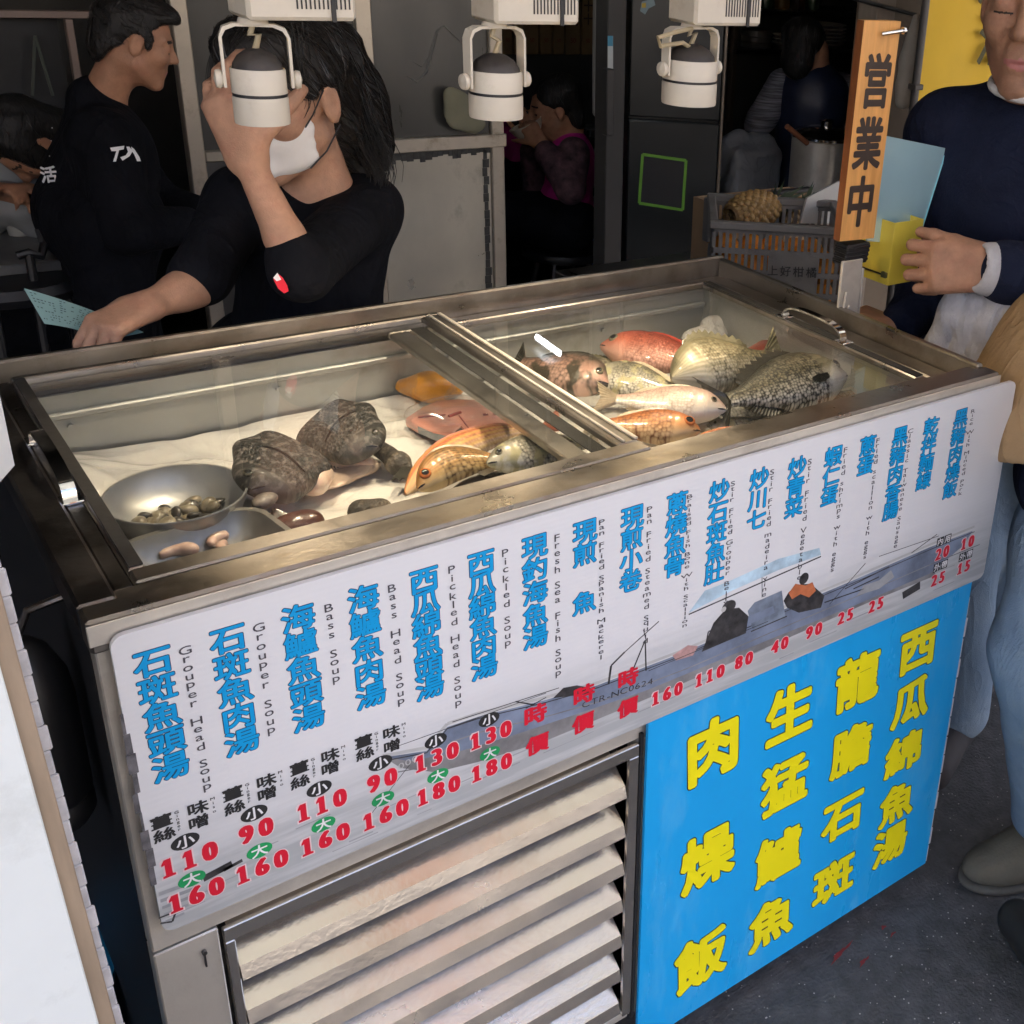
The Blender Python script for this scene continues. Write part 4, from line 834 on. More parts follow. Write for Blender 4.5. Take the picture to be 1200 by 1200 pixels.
def fish(name, hp, tp, hr, kind, fm, finm, label, dorsal=1, roll=.5, z=0., bend=0., th=.28, eye=.085, iris=EYE_IRIS, tail=.24, fins=True, spiny=False, tilt=0., eyev=.62, tailspread=1.):
    dorsal = -dorsal; hz = .022 + z
    A = uz(hp[0], hp[1], ZB + hz) ; B = uz(tp[0], tp[1], ZB + hz); A = A + EZ * tilt
    D = B - A; L = np.linalg.norm(D); D = D / L; Nn = nrm(np.cross(EZ, D)) * dorsal; U = nrm(np.cross(D, Nn)); U = U if U[2] > 0 else -U
    c, s_ = math.cos(roll), math.sin(roll); N2 = Nn * c + U * s_; U2 = U * c - Nn * s_
    t_, up, low = [np.array(q) for q in PROF[kind]]; hh = hr * L; A = A + EZ * .42 * hh * math.sin(roll)
    root = thing(name, (A + B) / 2 - EZ * hz, label, 'fish', 'raw fish laid out in the counter')
    nt_, na = 46, 30; tt = np.linspace(0, 1, nt_); ups = np.interp(tt, t_, up) * hh; lows = np.interp(tt, t_, low) * hh
    k = np.ones(5) / 5; ups[2:-2] = np.convolve(ups, k, 'valid'); lows[2:-2] = np.convolve(lows, k, 'valid')
    thv = np.interp(tt, [0, .05, .15, .3, .5, .75, 1], [.12, .42, .82, 1, .92, .5, .16]) * hh * th
    if kind == 'headcut': thv = np.interp(tt, [0, .05, .15, .3, .5, .75, 1], [.14, .40, .70, .92, 1, 1, .92]) * hh * th
    thv = thv * (1 + .07 * ((tt > .06) & (tt < .235)))                                   # gill cover stands proud
    def P(t, y, zz): 
        if kind == 'headcut': y = y * (1 + .04 * math.sin(13 * t + 5 * zz / hh)) + .03 * hh * math.sin(9 * t + 2); zz = zz * (1 + .07 * math.sin(11 * t + 7 * y / hh))
        cb = bend * L * (4 * t * (1 - t))
        return A + D * L * t + N2 * (y + cb) + U2 * zz
    rows = []; uvs = []; pats = []; an = np.arange(na) / na * 2 * math.pi
    for i, t in enumerate(tt):
        r = []
        for a in an:
            ca, sa = math.cos(a), math.sin(a); y = (ups[i] if ca > 0 else lows[i]) * ca; zz = thv[i] * math.copysign(abs(sa) ** .85, sa)
            r.append(P(t, y, zz)); uvs.append((t * L, y)); pats.append((t, (y + lows[i]) / (ups[i] + lows[i])))
        rows.append(r)
    mb = MB(); mb.grid(np.array(rows), 0, True, uvs, pats); mb.add(np.array(rows[0]), [tuple(range(na))[::-1]], 0, uvs[:na], pats[:na]); mb.build('body', fm, root, angle=60)
    def fan(pts_in, pts_out, nm, thick=.0012, rays=10, rag=.12, lift=0., mt=None):
        m_ = MB(); n = 21; R = []
        pi = np.array(pts_in); po = np.array(pts_out)
        for j in range(n):
            u = j / (n - 1) * (len(pi) - 1); i0 = min(int(u), len(pi) - 2); f = u - i0; a = pi[i0] * (1 - f) + pi[i0 + 1] * f; b = po[i0] * (1 - f) + po[i0 + 1] * f
            rg = 1 - rag * (j % 2); b = a + (b - a) * rg
            w = .0009 * (1 if j % 2 else -1)
            R.append([a + U2 * (w + thick), b + U2 * (w + thick * .4 + lift), b + U2 * (w - thick * .4 + lift), a + U2 * (w - thick)])
        m_.grid(np.array(R), 0, True); return m_.build(nm, mt or finm, root, angle=70)
    if kind == 'headcut':
        end = np.array(rows[-1]); c_ = end.mean(0); m_ = MB(); e1 = c_ + (end - c_) * .90 + D * .002; e2 = c_ + (end - c_) * .5 - D * .006; m_.grid(np.stack([end, e1, e2]), 0, True); m_.add(e2, [tuple(range(na))], 0); m_.build('cut_flesh', FLESH, root, angle=60)
        root['category'] = 'fish head'; root['group'] = 'grouper heads in the left half of the counter'
        m_ = MB(); yy = np.linspace(-.30, .26, 9); m_.tube([P(.50 + .10 * math.cos((y + .02) * 4.5), y * hh, np.interp(.55, tt, thv) * (1 - (y / .56) ** 2) ** .5 * 1.005) for y in yy], [.0006] + [.0016] * 7 + [.0006], 0, 6); m_.build('gill_slit', EYE_PUP, root)
    # tail fin
    if kind != 'headcut': 
     tl_ = tail * L; y0, y1 = -lows[-1] * .9, ups[-1] * .9; sp_ = hh * .48 * tailspread
     fan([P(1, y1, 0), P(1, 0, 0), P(1, y0, 0)], [P(1, 0, 0) + D * tl_ + N2 * sp_, P(1, 0, 0) + D * tl_ * .68, P(1, 0, 0) + D * tl_ * .95 - N2 * sp_], 'tail_fin', .0018, rag=.06)
    if fins:
        pec = name == 'dark_bream'
        td = np.linspace(.26, .84, 7); hgt = np.array([.5, .95, 1, .85, .8, .9, .4]) * hh * (.2 if spiny else .12)
        yi = np.interp(td, tt, ups) * .97
        fan([P(t, y, 0) for t, y in zip(td, yi)], [P(t, y, 0) + N2 * h + D * h * .6 for t, y, h in zip(td, yi, hgt)], 'dorsal_fin', .0012, rag=.38 if spiny else .2)
        ta_ = np.linspace(.66, .86, 3); ya = -np.interp(ta_, tt, lows) * .97
        fan([P(t, y, 0) for t, y in zip(ta_, ya)], [P(t, y, 0) - N2 * hh * q + D * hh * .12 for t, y, q in zip(ta_, ya, (.16, .12, .05))], 'anal_fin')
        zt = np.interp(.3, tt, thv)
        rt_ = P(.262, -.10 * hh, zt * .985)
        if pec: fan([rt_ + N2 * .03 * hh, rt_ + N2 * .01 * hh, rt_ - N2 * .01 * hh, rt_ - N2 * .03 * hh, rt_ - N2 * .05 * hh], [rt_ + D * L * .09 + N2 * .03 * hh + U2 * .0005, rt_ + D * L * .15 - N2 * .01 * hh + U2 * .001, rt_ + D * L * .15 - N2 * .05 * hh, rt_ + D * L * .12 - N2 * .09 * hh - U2 * .0005, rt_ + D * L * .07 - N2 * .10 * hh - U2 * .0005], 'pectoral_fin', .0005, rag=.08)
    if eye:
        te = .115; ie = int(te * (nt_ - 1)); ye = -lows[ie] + eyev * (ups[ie] + lows[ie]); q = ye / (ups[ie] if ye > 0 else lows[ie]); ze = thv[ie] * max(0, 1 - q * q) ** .43
        c0 = P(te, ye, ze); nn = nrm(U2 + N2 * .35 * q - D * .25); r = eye * hh
        m_ = MB(); m_.lathe([(r * 1.1, -.001), (r * 1.06, r * .16), (r * .9, r * .30), (r * .66, r * .38)], c0, nn, 0, 22); m_.lathe([(r * .66, r * .38), (r * .4, r * .5), (r * .15, r * .55), (0, r * .56)], c0, nn, 1, 22); m_.build('eye', [iris, EYE_PUP], root, angle=70)
        m_ = MB(); cc = [P(.004, -.02 * hh, thv[0] * .9), P(.03, -.055 * hh, np.interp(.03, tt, thv) * 1.0), P(.065, -.10 * hh, np.interp(.065, tt, thv) * .98)]; m_.tube(cc, [.0008, .0012, .0006], 0, 6); m_.build('mouth', EYE_PUP, root)
    return root
FIN_PEC = mat('pectoral_fin_film', (.62, .54, .38), .4, 0, .2, 120, coat=.2)
FIN_GR = mat('fin_olive', (.11, .10, .06), .35, 0, .35, 90, coat=.4); FIN_PK = mat('fin_pink', (.50, .20, .13), .35, 0, .3, 90, coat=.4); FIN_RD = mat('fin_red', (.40, .05, .03), .35, 0, .3, 90, coat=.4); FIN_PL = mat('fin_pale', (.50, .42, .30), .35, 0, .25, 90, coat=.4); FIN_DK = mat('fin_black', (.03, .028, .022), .4, 0, .35, 90, coat=.4)
F_RED = fishmat('red_snapper_skin', (.30, .05, .03), (.50, .14, .085), (.66, .36, .27), .0044, .2)
F_BREAM = fishmat('golden_bream_skin', (.15, .135, .08), (.40, .35, .22), (.68, .63, .52), .0048, .3, stripe=((.11, .09, .04), 'Y', 3.4, .38))
F_BREAM2 = fishmat('dark_bream_skin', (.055, .05, .034), (.20, .175, .11), (.66, .62, .54), .0044, .42)
F_PALE = fishmat('pale_pink_skin', (.50, .33, .27), (.64, .52, .43), (.74, .68, .60), .0045, .16)
F_ORANGE = fishmat('orange_skin', (.42, .12, .03), (.58, .24, .075), (.68, .47, .26), .0052, .3)
F_GOLDB = fishmat('golden_brown_skin', (.24, .09, .022), (.44, .20, .06), (.62, .45, .22), .0062, .4, stripe=((.60, .40, .12), 'Y', 3.5, .35))
F_GREY = fishmat('grey_yellow_skin', (.17, .155, .11), (.36, .33, .25), (.64, .60, .50), .0040, .3, blot=((.40, .36, .20), 46))
F_SILV = fishmat('silver_grey_skin', (.11, .105, .095), (.26, .25, .23), (.48, .46, .42), .005, .3)
F_PARR = fishmat('mottled_pink_skin', (.05, .04, .03), (.42, .24, .18), (.58, .38, .30), .006, .25, blot=((.055, .045, .03), 28))
F_LONG = fishmat('red_yellow_skin', (.55, .14, .07), (.66, .34, .18), (.70, .55, .42), .005, .2, stripe=((.66, .44, .10), 'Y', 1.5, .5))
# right half
fish('red_snapper', (704, 416), (838, 440), .42, 'snapper', F_RED, FIN_RD, 'red snapper lying at the back of the right half of the counter', dorsal=-1, z=.022, eye=.09, eyev=.6, tail=.22)
fish('snapper_tail', (858, 452), (898, 405), .30, 'slim', F_RED, FIN_RD, 'dark red fish tail sticking up behind the striped golden bream', dorsal=1, z=.004, eye=0, fins=False, tail=.5, tailspread=1.6)
fish('golden_bream', (786, 462), (898, 436), .58, 'bream', F_BREAM, FIN_GR, 'striped golden bream lying in the middle of the right half', dorsal=-1, z=.030, eye=0, spiny=True, roll=.62)
fish('dark_bream', (990, 456), (852, 486), .50, 'bream', F_BREAM2, FIN_DK, 'dark grey bream with spiny back fin at the right, head to the right', dorsal=1, z=.022, eye=.075, spiny=True, tail=.14)
fish('grey_fish', (690, 452), (800, 472), .50, 'bream', F_GREY, FIN_PL, 'grey yellow fish lying below the red snapper', dorsal=-1, z=.012, eye=.075, tail=.16)
fish('pale_fish', (850, 490), (722, 478), .42, 'snapper', F_PALE, FIN_PL, 'pale pink fish lying across the middle of the right half, head to the right', dorsal=1, z=.026, eye=.07, tail=.22)
fish('orange_fish', (820, 514), (704, 506), .44, 'snapper', F_ORANGE, FIN_PL, 'bright orange fish with a large red ringed eye at the front of the right half', dorsal=1, z=.016, eye=.13, iris=EYE_RED, eyev=.66, tail=.2)
fish('parrot_fish', (714, 462), (612, 436), .52, 'snapper', F_PARR, FIN_DK, 'pink and black mottled fish beside the centre bar', dorsal=1, z=.014, eye=.075, tail=.14)
fish('small_silver_fish', (828, 503), (912, 498), .22, 'slim', F_GREY, FIN_PL, 'small pale silver fish squeezed against the front rim under the pale fish', dorsal=-1, z=.004, eye=.1, tail=.15)
fish('pink_fish', (812, 524), (905, 512), .28, 'slim', F_LONG, FIN_PK, 'pink red fish half hidden by the front rim', dorsal=-1, z=.010, eye=.08, tail=.15)
fish('brown_fish', (905, 498), (1000, 468), .26, 'slim', F_SILV, FIN_GR, 'brown fish lying under the dark bream along the front rim', dorsal=-1, z=-.004, eye=0, tail=.15)
fish('small_bream', (664, 446), (742, 436), .46, 'bream', F_GREY, FIN_GR, 'small grey bream tucked behind the mottled fish at the back of the right half', dorsal=-1, z=.0, eye=.08, tail=.2, spiny=True)
fish('yellow_fish', (740, 462), (830, 482), .40, 'snapper', F_BREAM, FIN_PL, 'yellow grey fish wedged between the grey fish and the pale fish', dorsal=-1, z=.004, eye=.08, tail=.2)
fish('silver_bream', (936, 478), (842, 500), .44, 'bream', F_SILV, FIN_GR, 'silver bream under the dark bream near the front rim', dorsal=1, z=-.006, eye=.07, tail=.2)
# left half
fish('golden_fish', (490, 582), (592, 550), .42, 'slim', F_GOLDB, FIN_PL, 'curved golden brown fish with a big eye at the front of the left half', dorsal=-1, z=.026, bend=.16, eye=.13, iris=EYE_RED, eyev=.58, tail=.12)
fish('grey_headed_fish', (571, 553), (692, 528), .40, 'snapper', F_GREY, FIN_PL, 'grey yellow fish overlapping the curved golden fish, head to the left', dorsal=-1, z=.040, eye=.085, eyev=.66, tail=.12)
fish('long_red_fish', (476, 586), (640, 508), .17, 'slim', F_LONG, FIN_PK, 'long red fish with a yellow stripe behind the curved golden fish', dorsal=-1, z=.008, bend=.10, eye=0, tail=.18)
fish('silver_fish', (525, 588), (668, 556), .24, 'slim', F_SILV, FIN_GR, 'silver grey fish along the front rim under the golden fish', dorsal=-1, z=.0, eye=0, tail=.14)
# tuna steak in film
PINKM = mat('pink_fish_meat', (.62, .26, .19), .3, 0, .10, 30, .15, 120, coat=.4, sss=.1); BLOOD = mat('dark_red_meat', (.28, .02, .025), .3, 0, .2, 60, coat=.4); SKINS = mat('silver_fish_skin', (.27, .28, .29), .25, .3, .2, 60)
def F(px, py, z): return uz(px, py, z)
out = [(476, 489), (494, 477), (512, 469), (537, 467.5), (560, 468), (580, 470), (592, 481), (605, 492), (602, 500), (586, 505), (570, 508), (552, 510), (540, 499), (527, 509), (508, 505), (490, 497)]
zt = .884
st = thing('fish_steak', F(540, 490, .87), 'pink fish steak in clear film, in the left half beside the centre bar', 'fish steak')
mb = MB(); top = np.array([F(x, y, zt) for x, y in out]); cen = top.mean(0); ring = [cen + (top - cen) * s + EZ * d for s, d in ((1.0, -.014), (1.015, -.008), (1.01, -.003), (.975, 0), (.5, .002))]
mb.grid(np.stack(ring, 0), 0, close=True); mb.add(ring[-1], [tuple(range(len(out)))], 0)
for i in range(len(mb.f)): mb.m[i] = 1 if i < 2 * len(out) else 0
mb.build('meat', [PINKM, SKINS], st, angle=60)
mb = MB()
for a, b, w in (((490, 489), (522, 486), .0022), ((526, 488), (540, 483), .005), ((538, 487), (552, 505), .0018), ((566, 486), (572, 485.6), .0035), ((578, 485), (584, 484.6), .004), ((590, 484), (598, 484), .003)):
    p, q = F(*a, zt + .003), F(*b, zt + .003); mb.tube([p, (p + q) / 2, q], [w * .5, w * .6, w * .4], 0, 8)
mb.build('blood_line', BLOOD, st)
sf = SDF(); c0 = F(540, 489, .89); sf.ell(c0 + V(0, 0, .004), (.078, .045, .026), frame(nrm(F(600, 487, .89) - F(480, 492, .89))), .01); sf.build('film', ICEBAG, st, .005, .004, 70, 3)
orm = mat('orange_roe', (.66, .27, .012), .3, 0, .25, 22, .3, 90, coat=.5, stain=(.16, .09, .03), stscale=14, stlo=.58, sthi=.64)
sf = SDF(); a = F(472, 452, .885); b = F(536, 453, .885); sf.cone(a, (a + b) / 2, .012, .020, .02); sf.cone((a + b) / 2, b, .020, .013, .02)
rp = thing('orange_roe_piece', F(503, 455, .868), 'orange yellow piece of fish roe in film at the back of the left half', 'fish roe')
sf.build('roe', orm, rp, .004, .003, 60, 5)
sf = SDF(); sf.ell((a + b) / 2, (.050, .024, .024), frame(b - a), .01); sf.build('film', ICEBAG, rp, .005, .003, 80, 4)
# grouper heads
GRP = mat('grouper_skin', (.045, .036, .028), .58, 0, .6, 38, 1., 170, coat=.08, stain=(.20, .165, .125), stscale=48, stlo=.52, sthi=.64)
pass
GRP = mat('grouper_skin', (.045, .036, .028), .58, 0, .6, 38, 1., 170, coat=.08, stain=(.20, .165, .125), stscale=48, stlo=.52, sthi=.64); FLESH = mat('raw_white_flesh', (.62, .47, .36), .3, 0, .12, 22, .2, 80, coat=.4, stain=(.55, .20, .15), stscale=20, stlo=.56, sthi=.8)
F_GRP = fishmat('grouper_skin_pattern', (.010, .0095, .009), (.020, .0185, .0175), (.060, .054, .05), .0044, .2, .34, blot=((.115, .10, .09), 120))
for _n in F_GRP.node_tree.nodes:
    if _n.type == 'BSDF_PRINCIPLED': _n.inputs['Roughness'].default_value = .55; _n.inputs['Coat Weight'].default_value = .06
    if _n.type == 'BUMP': _n.inputs['Strength'].default_value = .9; _n.inputs['Distance'].default_value = .003
g1_ = fish('cut_grouper', (297, 592), (350, 548), 1.02, 'headcut', F_GRP, FIN_DK, 'left dark mottled grouper head, next to the steel bowl', dorsal=-1, z=.004, th=.21, eye=.05, eyev=.76, iris=EYE_DK, fins=False, roll=.4)
g2_ = fish('cut_grouper', (444, 540), (376, 512), .86, 'headcut', F_GRP, FIN_DK, 'right dark mottled grouper head, its snout towards the red fish', dorsal=1, z=.006, th=.21, eye=.05, eyev=.76, iris=EYE_DK, fins=False, roll=.45)
PLT = mat('pale_gill_plate', (.17, .15, .13), .45, 0, .5, 60, .5, 140, coat=.2)
def rag(root, px, py, zz, ang, ln, spread, name='torn_fin', n=15):
    p = F(px, py, ZB + zz); m_ = MB(); R = []
    for i in range(n):
        u = ang + (i / (n - 1) - .5) * spread; q = V(math.cos(u), math.sin(u), 0); l = ln * (1 - .28 * (i % 2)) * (1 - .35 * abs(i / (n - 1) - .5)); w_ = .0012 * (1 if i % 2 else -1)
        R.append([p + q * .004 + EZ * (.003 + w_), p + q * l + EZ * (-.006 + w_), p + q * l + EZ * (-.0072 + w_), p + q * .004 + EZ * (.0012 + w_)])
    m_.grid(np.array(R), 0, True); return m_.build(name, FIN_DK, root, angle=70)
rag(g1_, 318, 598, .020, -1.3, .040, 1.3); rag(g1_, 300, 545, .040, 2.3, .026, 1.8); rag(g2_, 400, 498, .045, 1.9, .028, 2.0); rag(g2_, 384, 535, .02, -2.0, .030, 1.2)
sf = SDF(); sf.ell(F(311, 586, ZB + .034), V(.013, .018, .009), frame(V(.5, -.8, .2)), .01); sf.build('gill_plate', PLT, g1_, .0022, .0012, 120, 3)
sf = SDF(); sf.ell(F(368, 566, ZB + .020), V(.020, .018, .016), None, .01); sf.ell(F(380, 556, ZB + .022), V(.012, .012, .012), None, .012); sf.build('cut_flesh', FLESH, g1_, .0025, .002, 110, 5)
sf = SDF(); sf.cone(F(392, 545, ZB + .012), F(432, 541, ZB + .014), .011, .008, .01); sf.build('cut_flesh', FLESH, g2_, .0025, .002, 110, 6)
gf = thing('grouper_collar', F(466, 545, ZB), 'dark cut fish collar with a ragged fin beside the long red fish', 'fish cut'); sf = SDF()
sf.cone(F(444, 526, ZB + .018), F(468, 544, ZB + .018), .012, .013, .012); sf.cone(F(468, 544, ZB + .018), F(486, 556, ZB + .014), .012, .006, .012); sf.build('skin', GRP, gf, .0028, .003, 90, 3)
mb = MB(); R = []
for i in range(13): u = (i / 12 - .5) * 1.7; d = nrm(F(486, 562, ZB) - F(466, 545, ZB)); s2 = np.cross(d, EZ); q = nrm(d * math.cos(u) + s2 * math.sin(u)); p = F(472, 549, ZB + .022); l = .034 * (1 - .2 * (i % 2)); R.append([p + EZ * .004, p + q * l, p + q * l - EZ * .0015, p + EZ * .001])
mb.grid(np.array(R), 0, True); mb.build('fin', FIN_DK, gf, angle=70)
sf = SDF(); sf.ell(F(412, 553, ZB + .004), (.034, .018, .007), None, .01); sf.ell(F(385, 566, ZB + .003), (.026, .020, .006), None, .01); sf.ell(F(432, 545, ZB + .007), (.016, .012, .008), None, .01); sf.build('cut_flesh', FLESH, gf, .003, .002, 90, 4)
BRN = mat('brown_red_offal', (.085, .035, .028), .3, 0, .3, 30, .4, 90, coat=.4)
sf = SDF(); sf.ell(F(345, 617, ZB + .012), (.034, .024, .016), None, .01); sf.ell(F(358, 612, ZB + .016), (.02, .014, .013), None, .01); tag(sf.build('fish_offcut', BRN, None, .003, .002, 70, 9), 'reddish brown fish offcut below the left grouper head', 'fish offcut')
sf = SDF(); sf.ell(F(432, 597, ZB + .010), (.028, .013, .012), None, .01); sf.ell(F(420, 594, ZB + .012), (.012, .01, .010), None, .01); tag(sf.build('fish_offcut', GRP, None, .003, .002, 70, 12), 'small dark fish offcut against the front rim below the right grouper head', 'fish offcut')
# steel bowl of clams and steel pan of shrimp
BOWLM = mat('bowl_steel', (.44, .445, .44), .40, .75, .1, 20, .05, 60, rvar=.06)
bc = uz(206, 578, .913); r = .076
mb = MB(); mb.lathe([(0, .868 - .913), (r * .62, .868 - .913), (r * .86, .882 - .913), (r * .99, .905 - .913), (r, -.001), (r * 1.015, 0), (r * 1.01, .0015), (r * .98, .001), (r * .965, -.009), (r * .83, -.028), (r * .6, -.041), (0, -.042)], bc, n=48)
tag(mb.build('steel_bowl', BOWLM, angle=50), 'round dull steel bowl with clams at the left end of the counter', 'bowl')
CLAM = mat('clam_shell', (.24, .205, .14), .35, 0, .6, 70, .2, 120, coat=.3); CLAMD = mat('dark_clam_shell', (.05, .045, .04), .35, 0, .5, 70, coat=.3)
protos = []
for i in range(46):
    while True:
        x, y = RNG.uniform(-.045, .05), RNG.uniform(-.042, .03)
        if x * x + y * y < .0022: break
    z = bc[2] - .040 + RNG.uniform(.004, .014)
    if i < 2:
        mb = MB(); mb.ball(bc * 0 + V(0, 0, 0), (.0095, .0072, .0050), 0, 8); 
        v = mb.v[0]; v[:, 2] *= 1 + .4 * (v[:, 0] / .0095); o = mb.build('clam', [CLAM, CLAMD][i], origin=(0, 0, 0)); protos.append(o)
    else: o = copy_tree(protos[i % 3 == 0])
    o.location = (bc[0] + x, bc[1] + y, z); o.rotation_euler = (RNG.uniform(-.7, .7), RNG.uniform(-.7, .7), RNG.uniform(0, 6.3)); s_ = RNG.uniform(.9, 1.45); o.scale = (s_, s_, s_ * RNG.uniform(.7, 1.1))
    tag(o, 'small clam in the round steel bowl', 'clam', 'clams in the round steel bowl')
pc = uz(243, 640, .905)
def pan_ring(hx, hy, r, z, n=6):
    pts = []
    for cx, cy, a0 in ((hx - r, hy - r, 0), (-hx + r, hy - r, 90), (-hx + r, -hy + r, 180), (hx - r, -hy + r, 270)):
        for i in range(n): a = rad(a0 + 90 * i / (n - 1)); pts.append((cx + r * math.cos(a), cy + r * math.sin(a), z))
    return np.array(pts)
rz = rad(8); Rz = np.array([[math.cos(rz), -math.sin(rz), 0], [math.sin(rz), math.cos(rz), 0], [0, 0, 1]])
rings = [pan_ring(.058, .044, .022, -.036), pan_ring(.070, .052, .028, -.030), pan_ring(.078, .058, .032, -.001), pan_ring(.083, .063, .034, 0), pan_ring(.083, .063, .034, .0018), pan_ring(.077, .057, .031, .0015), pan_ring(.068, .050, .026, -.027), pan_ring(.056, .042, .02, -.0335)]
mb = MB(); mb.grid(np.stack(rings) @ Rz.T + pc, 0, True); mb.add(rings[-1] @ Rz.T + pc, [tuple(range(24))]); mb.add(rings[0] @ Rz.T + pc, [tuple(range(24))[::-1]])
tag(mb.build('steel_pan', mat('pan_steel', (.42, .41, .38), .36, .85, .12, 12, .05, 80, rvar=.08), angle=50), 'rectangular steel pan with shrimp in front of the clam bowl', 'pan')
SHR = mat('raw_shrimp', (.66, .46, .37), .3, 0, .15, 40, .15, 90, coat=.5, sss=.1)
for px, py, sc, rr in ((208, 652, 1., .3), (263, 634, .8, 1.4), (272, 640, .7, 2.2), (196, 648, .7, -.4)):
    c = uz(px, py, .882); sf = SDF(); pr = None
    for i in range(6):
        a = rr + i * .42; p = c + V(.017 * math.cos(a), .012 * math.sin(a), .002) * sc
        if pr is not None: sf.cone(pr, p, .0085 * sc * (1 - .09 * i), .0085 * sc * (1 - .1 * i), .004)
        pr = p
    tag(sf.build('shrimp', SHR, None, .002, .0006, 200, 5), 'peeled pink shrimp in the rectangular steel pan', 'shrimp', 'peeled shrimp in the steel pan')
sf = SDF(); c = uz(828, 395, .89); sf.ell(c, (.05, .022, .02), None, .01); sf.ell(c + V(.03, .02, .01), (.03, .02, .02), None, .01); tag(sf.build('white_cloth', CLOTH_WH, None, .004, .004, 50, 8), 'crumpled white cloth in the back corner behind the red snapper', 'cloth')
# ================================================================== PEOPLE
def ud(px, py, d): r_ = ray(px, py); return CC + r_ / np.linalg.norm(r_) * d
def head(sf, c, R, s=1., neck=None, nr=.052, ears=True):
    """c = middle of the head, R columns forward/left/up, s = size"""
    T = lambda x, y, z: np.array(c) + R @ (V(x, y, z) * s)
    sf.ell(T(-.012, 0, .030), V(.096, .075, .088) * s, R, .01)
    sf.ell(T(.030, 0, -.028), V(.060, .060, .082) * s, R, .03 * s)
    for q in (-1, 1):
        sf.cone(T(.005, q * .052, -.058), T(.066, q * .014, -.101), .019 * s, .018 * s, .022 * s)
        sf.ell(T(.060, q * .041, -.022), V(.024, .020, .020) * s, R, .025 * s)
        sf.cone(T(.080, q * .012, .027), T(.062, q * .050, .027), .009 * s, .008 * s, .014 * s)
    sf.ell(T(.077, 0, -.100), V(.017, .022, .016) * s, R, .016 * s)
    for q in (-1, 1): sf.ell(T(.094, q * .033, .006), V(.016, .017, .011) * s, R, .012 * s, 1)
    for q in (-1, 1): sf.ell(T(.074, q * .033, .006), V(.015, .017, .013) * s, R, .005 * s)
    sf.cone(T(.086, 0, .018), T(.110, 0, -.022), .0075 * s, .0115 * s, .012 * s)
    for q in (-1, 1): sf.ell(T(.097, q * .0125, -.027), V(.011, .0075, .0075) * s, R, .008 * s)
    for q in (-1, 1): sf.ell(T(.104, q * .007, -.036), V(.004, .0032, .004) * s, R, .004 * s, 1)
    sf.ell(T(.074, 0, -.062), V(.019, .028, .024) * s, R, .02 * s)
    sf.cone(T(.0895, -.016, -.0605), T(.0895, .016, -.0605), .0036 * s, .0036 * s, .006 * s); sf.ell(T(.0925, 0, -.059), V(.004, .010, .0035) * s, R, .005 * s)
    sf.cone(T(.0885, -.013, -.0695), T(.0885, .013, -.0695), .0042 * s, .0042 * s, .006 * s)
    sf.cone(T(.0955, -.021, -.0652), T(.0955, .021, -.0652), .0020 * s, .0020 * s, .003 * s, 1)
    if ears:
        for q in (-1, 1):
            sf.ell(T(-.008, q * .079, -.006), V(.019, .008, .033) * s, R, .008 * s); sf.ell(T(-.003, q * .087, -.002), V(.010, .006, .019) * s, R, .006 * s, 1)
    if neck is not None: sf.cone(T(-.022, 0, -.055), neck, nr * s, nr * 1.08 * s, .03)
    return T
def facemat(c, R, s, lip=1, brow=2):
    def fn(P):
        L = (P - np.array(c)) @ R / s; m = np.zeros(len(P), int)
        lipm = (L[:, 0] > .078) & (np.abs(L[:, 1]) < .024) & (L[:, 2] < -.0570 - np.abs(L[:, 1]) * .12) & (L[:, 2] > -.0745 + np.abs(L[:, 1]) * .35); m[lipm] = lip
        b = (L[:, 0] > .04) & (np.abs(np.abs(L[:, 1]) - .034) < .019) & (np.abs(L[:, 2] - .0285 + .10 * np.abs(np.abs(L[:, 1]) - .030)) < .0038); m[b] = brow
        ls = (L[:, 0] > .05) & (np.abs(np.abs(L[:, 1]) - .033) < .014) & (np.abs(L[:, 2] + .0035) < .0016); m[ls] = brow
        return m
    return fn
def hand(sf, w, d, n, side, s=1., curl=(.5, .6, .4), thumb=(.55, .75, .25), tcurl=.35, spread=.06, k=.008):
    """w wrist, d finger direction, n palm normal, side=+1/-1 picks the thumb side"""
    d = nrm(d); n = nrm(np.array(n) - d * (np.array(n) @ d)); r = np.cross(d, n) * side; w = np.array(w)
    def rot(v, ax, a): return v * math.cos(a) + np.cross(ax, v) * math.sin(a) + ax * (ax @ v) * (1 - math.cos(a))
    ax = np.cross(d, n)
    offs = (.029, .0095, -.010, -.028); lens = ((.042, .025, .019), (.046, .029, .021), (.043, .027, .020), (.033, .020, .017))
    for i in range(4):
        kn = w + (d * (.086 - abs(i - 1.2) * .004) + r * offs[i]) * s
        sf.cone(w + r * offs[i] * .55 * s, kn, .0155 * s, .0118 * s, .016 * s)
        a = 0; p = kn; ra = .0100 if i < 3 else .0086
        base = nrm(d + r * spread * (1.5 - i))
        for j in range(3):
            a += curl[j] * (1 + .06 * i); q = p + rot(base, ax, a) * lens[i][j] * s
            sf.cone(p, q, (ra - .0009 * j) * s, (ra - .0009 * (j + 1)) * s, k * .14 * s); p = q
    tb = w + (d * .022 + r * .022) * s; td = nrm(d * thumb[0] + r * thumb[1] + n * thumb[2]); t1 = tb + td * .040 * s; td2 = nrm(td + (d * .6 - r * .2 + n * .5) * tcurl); t2 = t1 + td2 * .034 * s; t3 = t2 + nrm(td2 + n * tcurl * .5) * .025 * s
    sf.cone(tb, t1, .0165 * s, .012 * s, .016 * s); sf.cone(t1, t2, .0118 * s, .0105 * s, .005 * s); sf.cone(t2, t3, .0105 * s, .0085 * s, .005 * s)
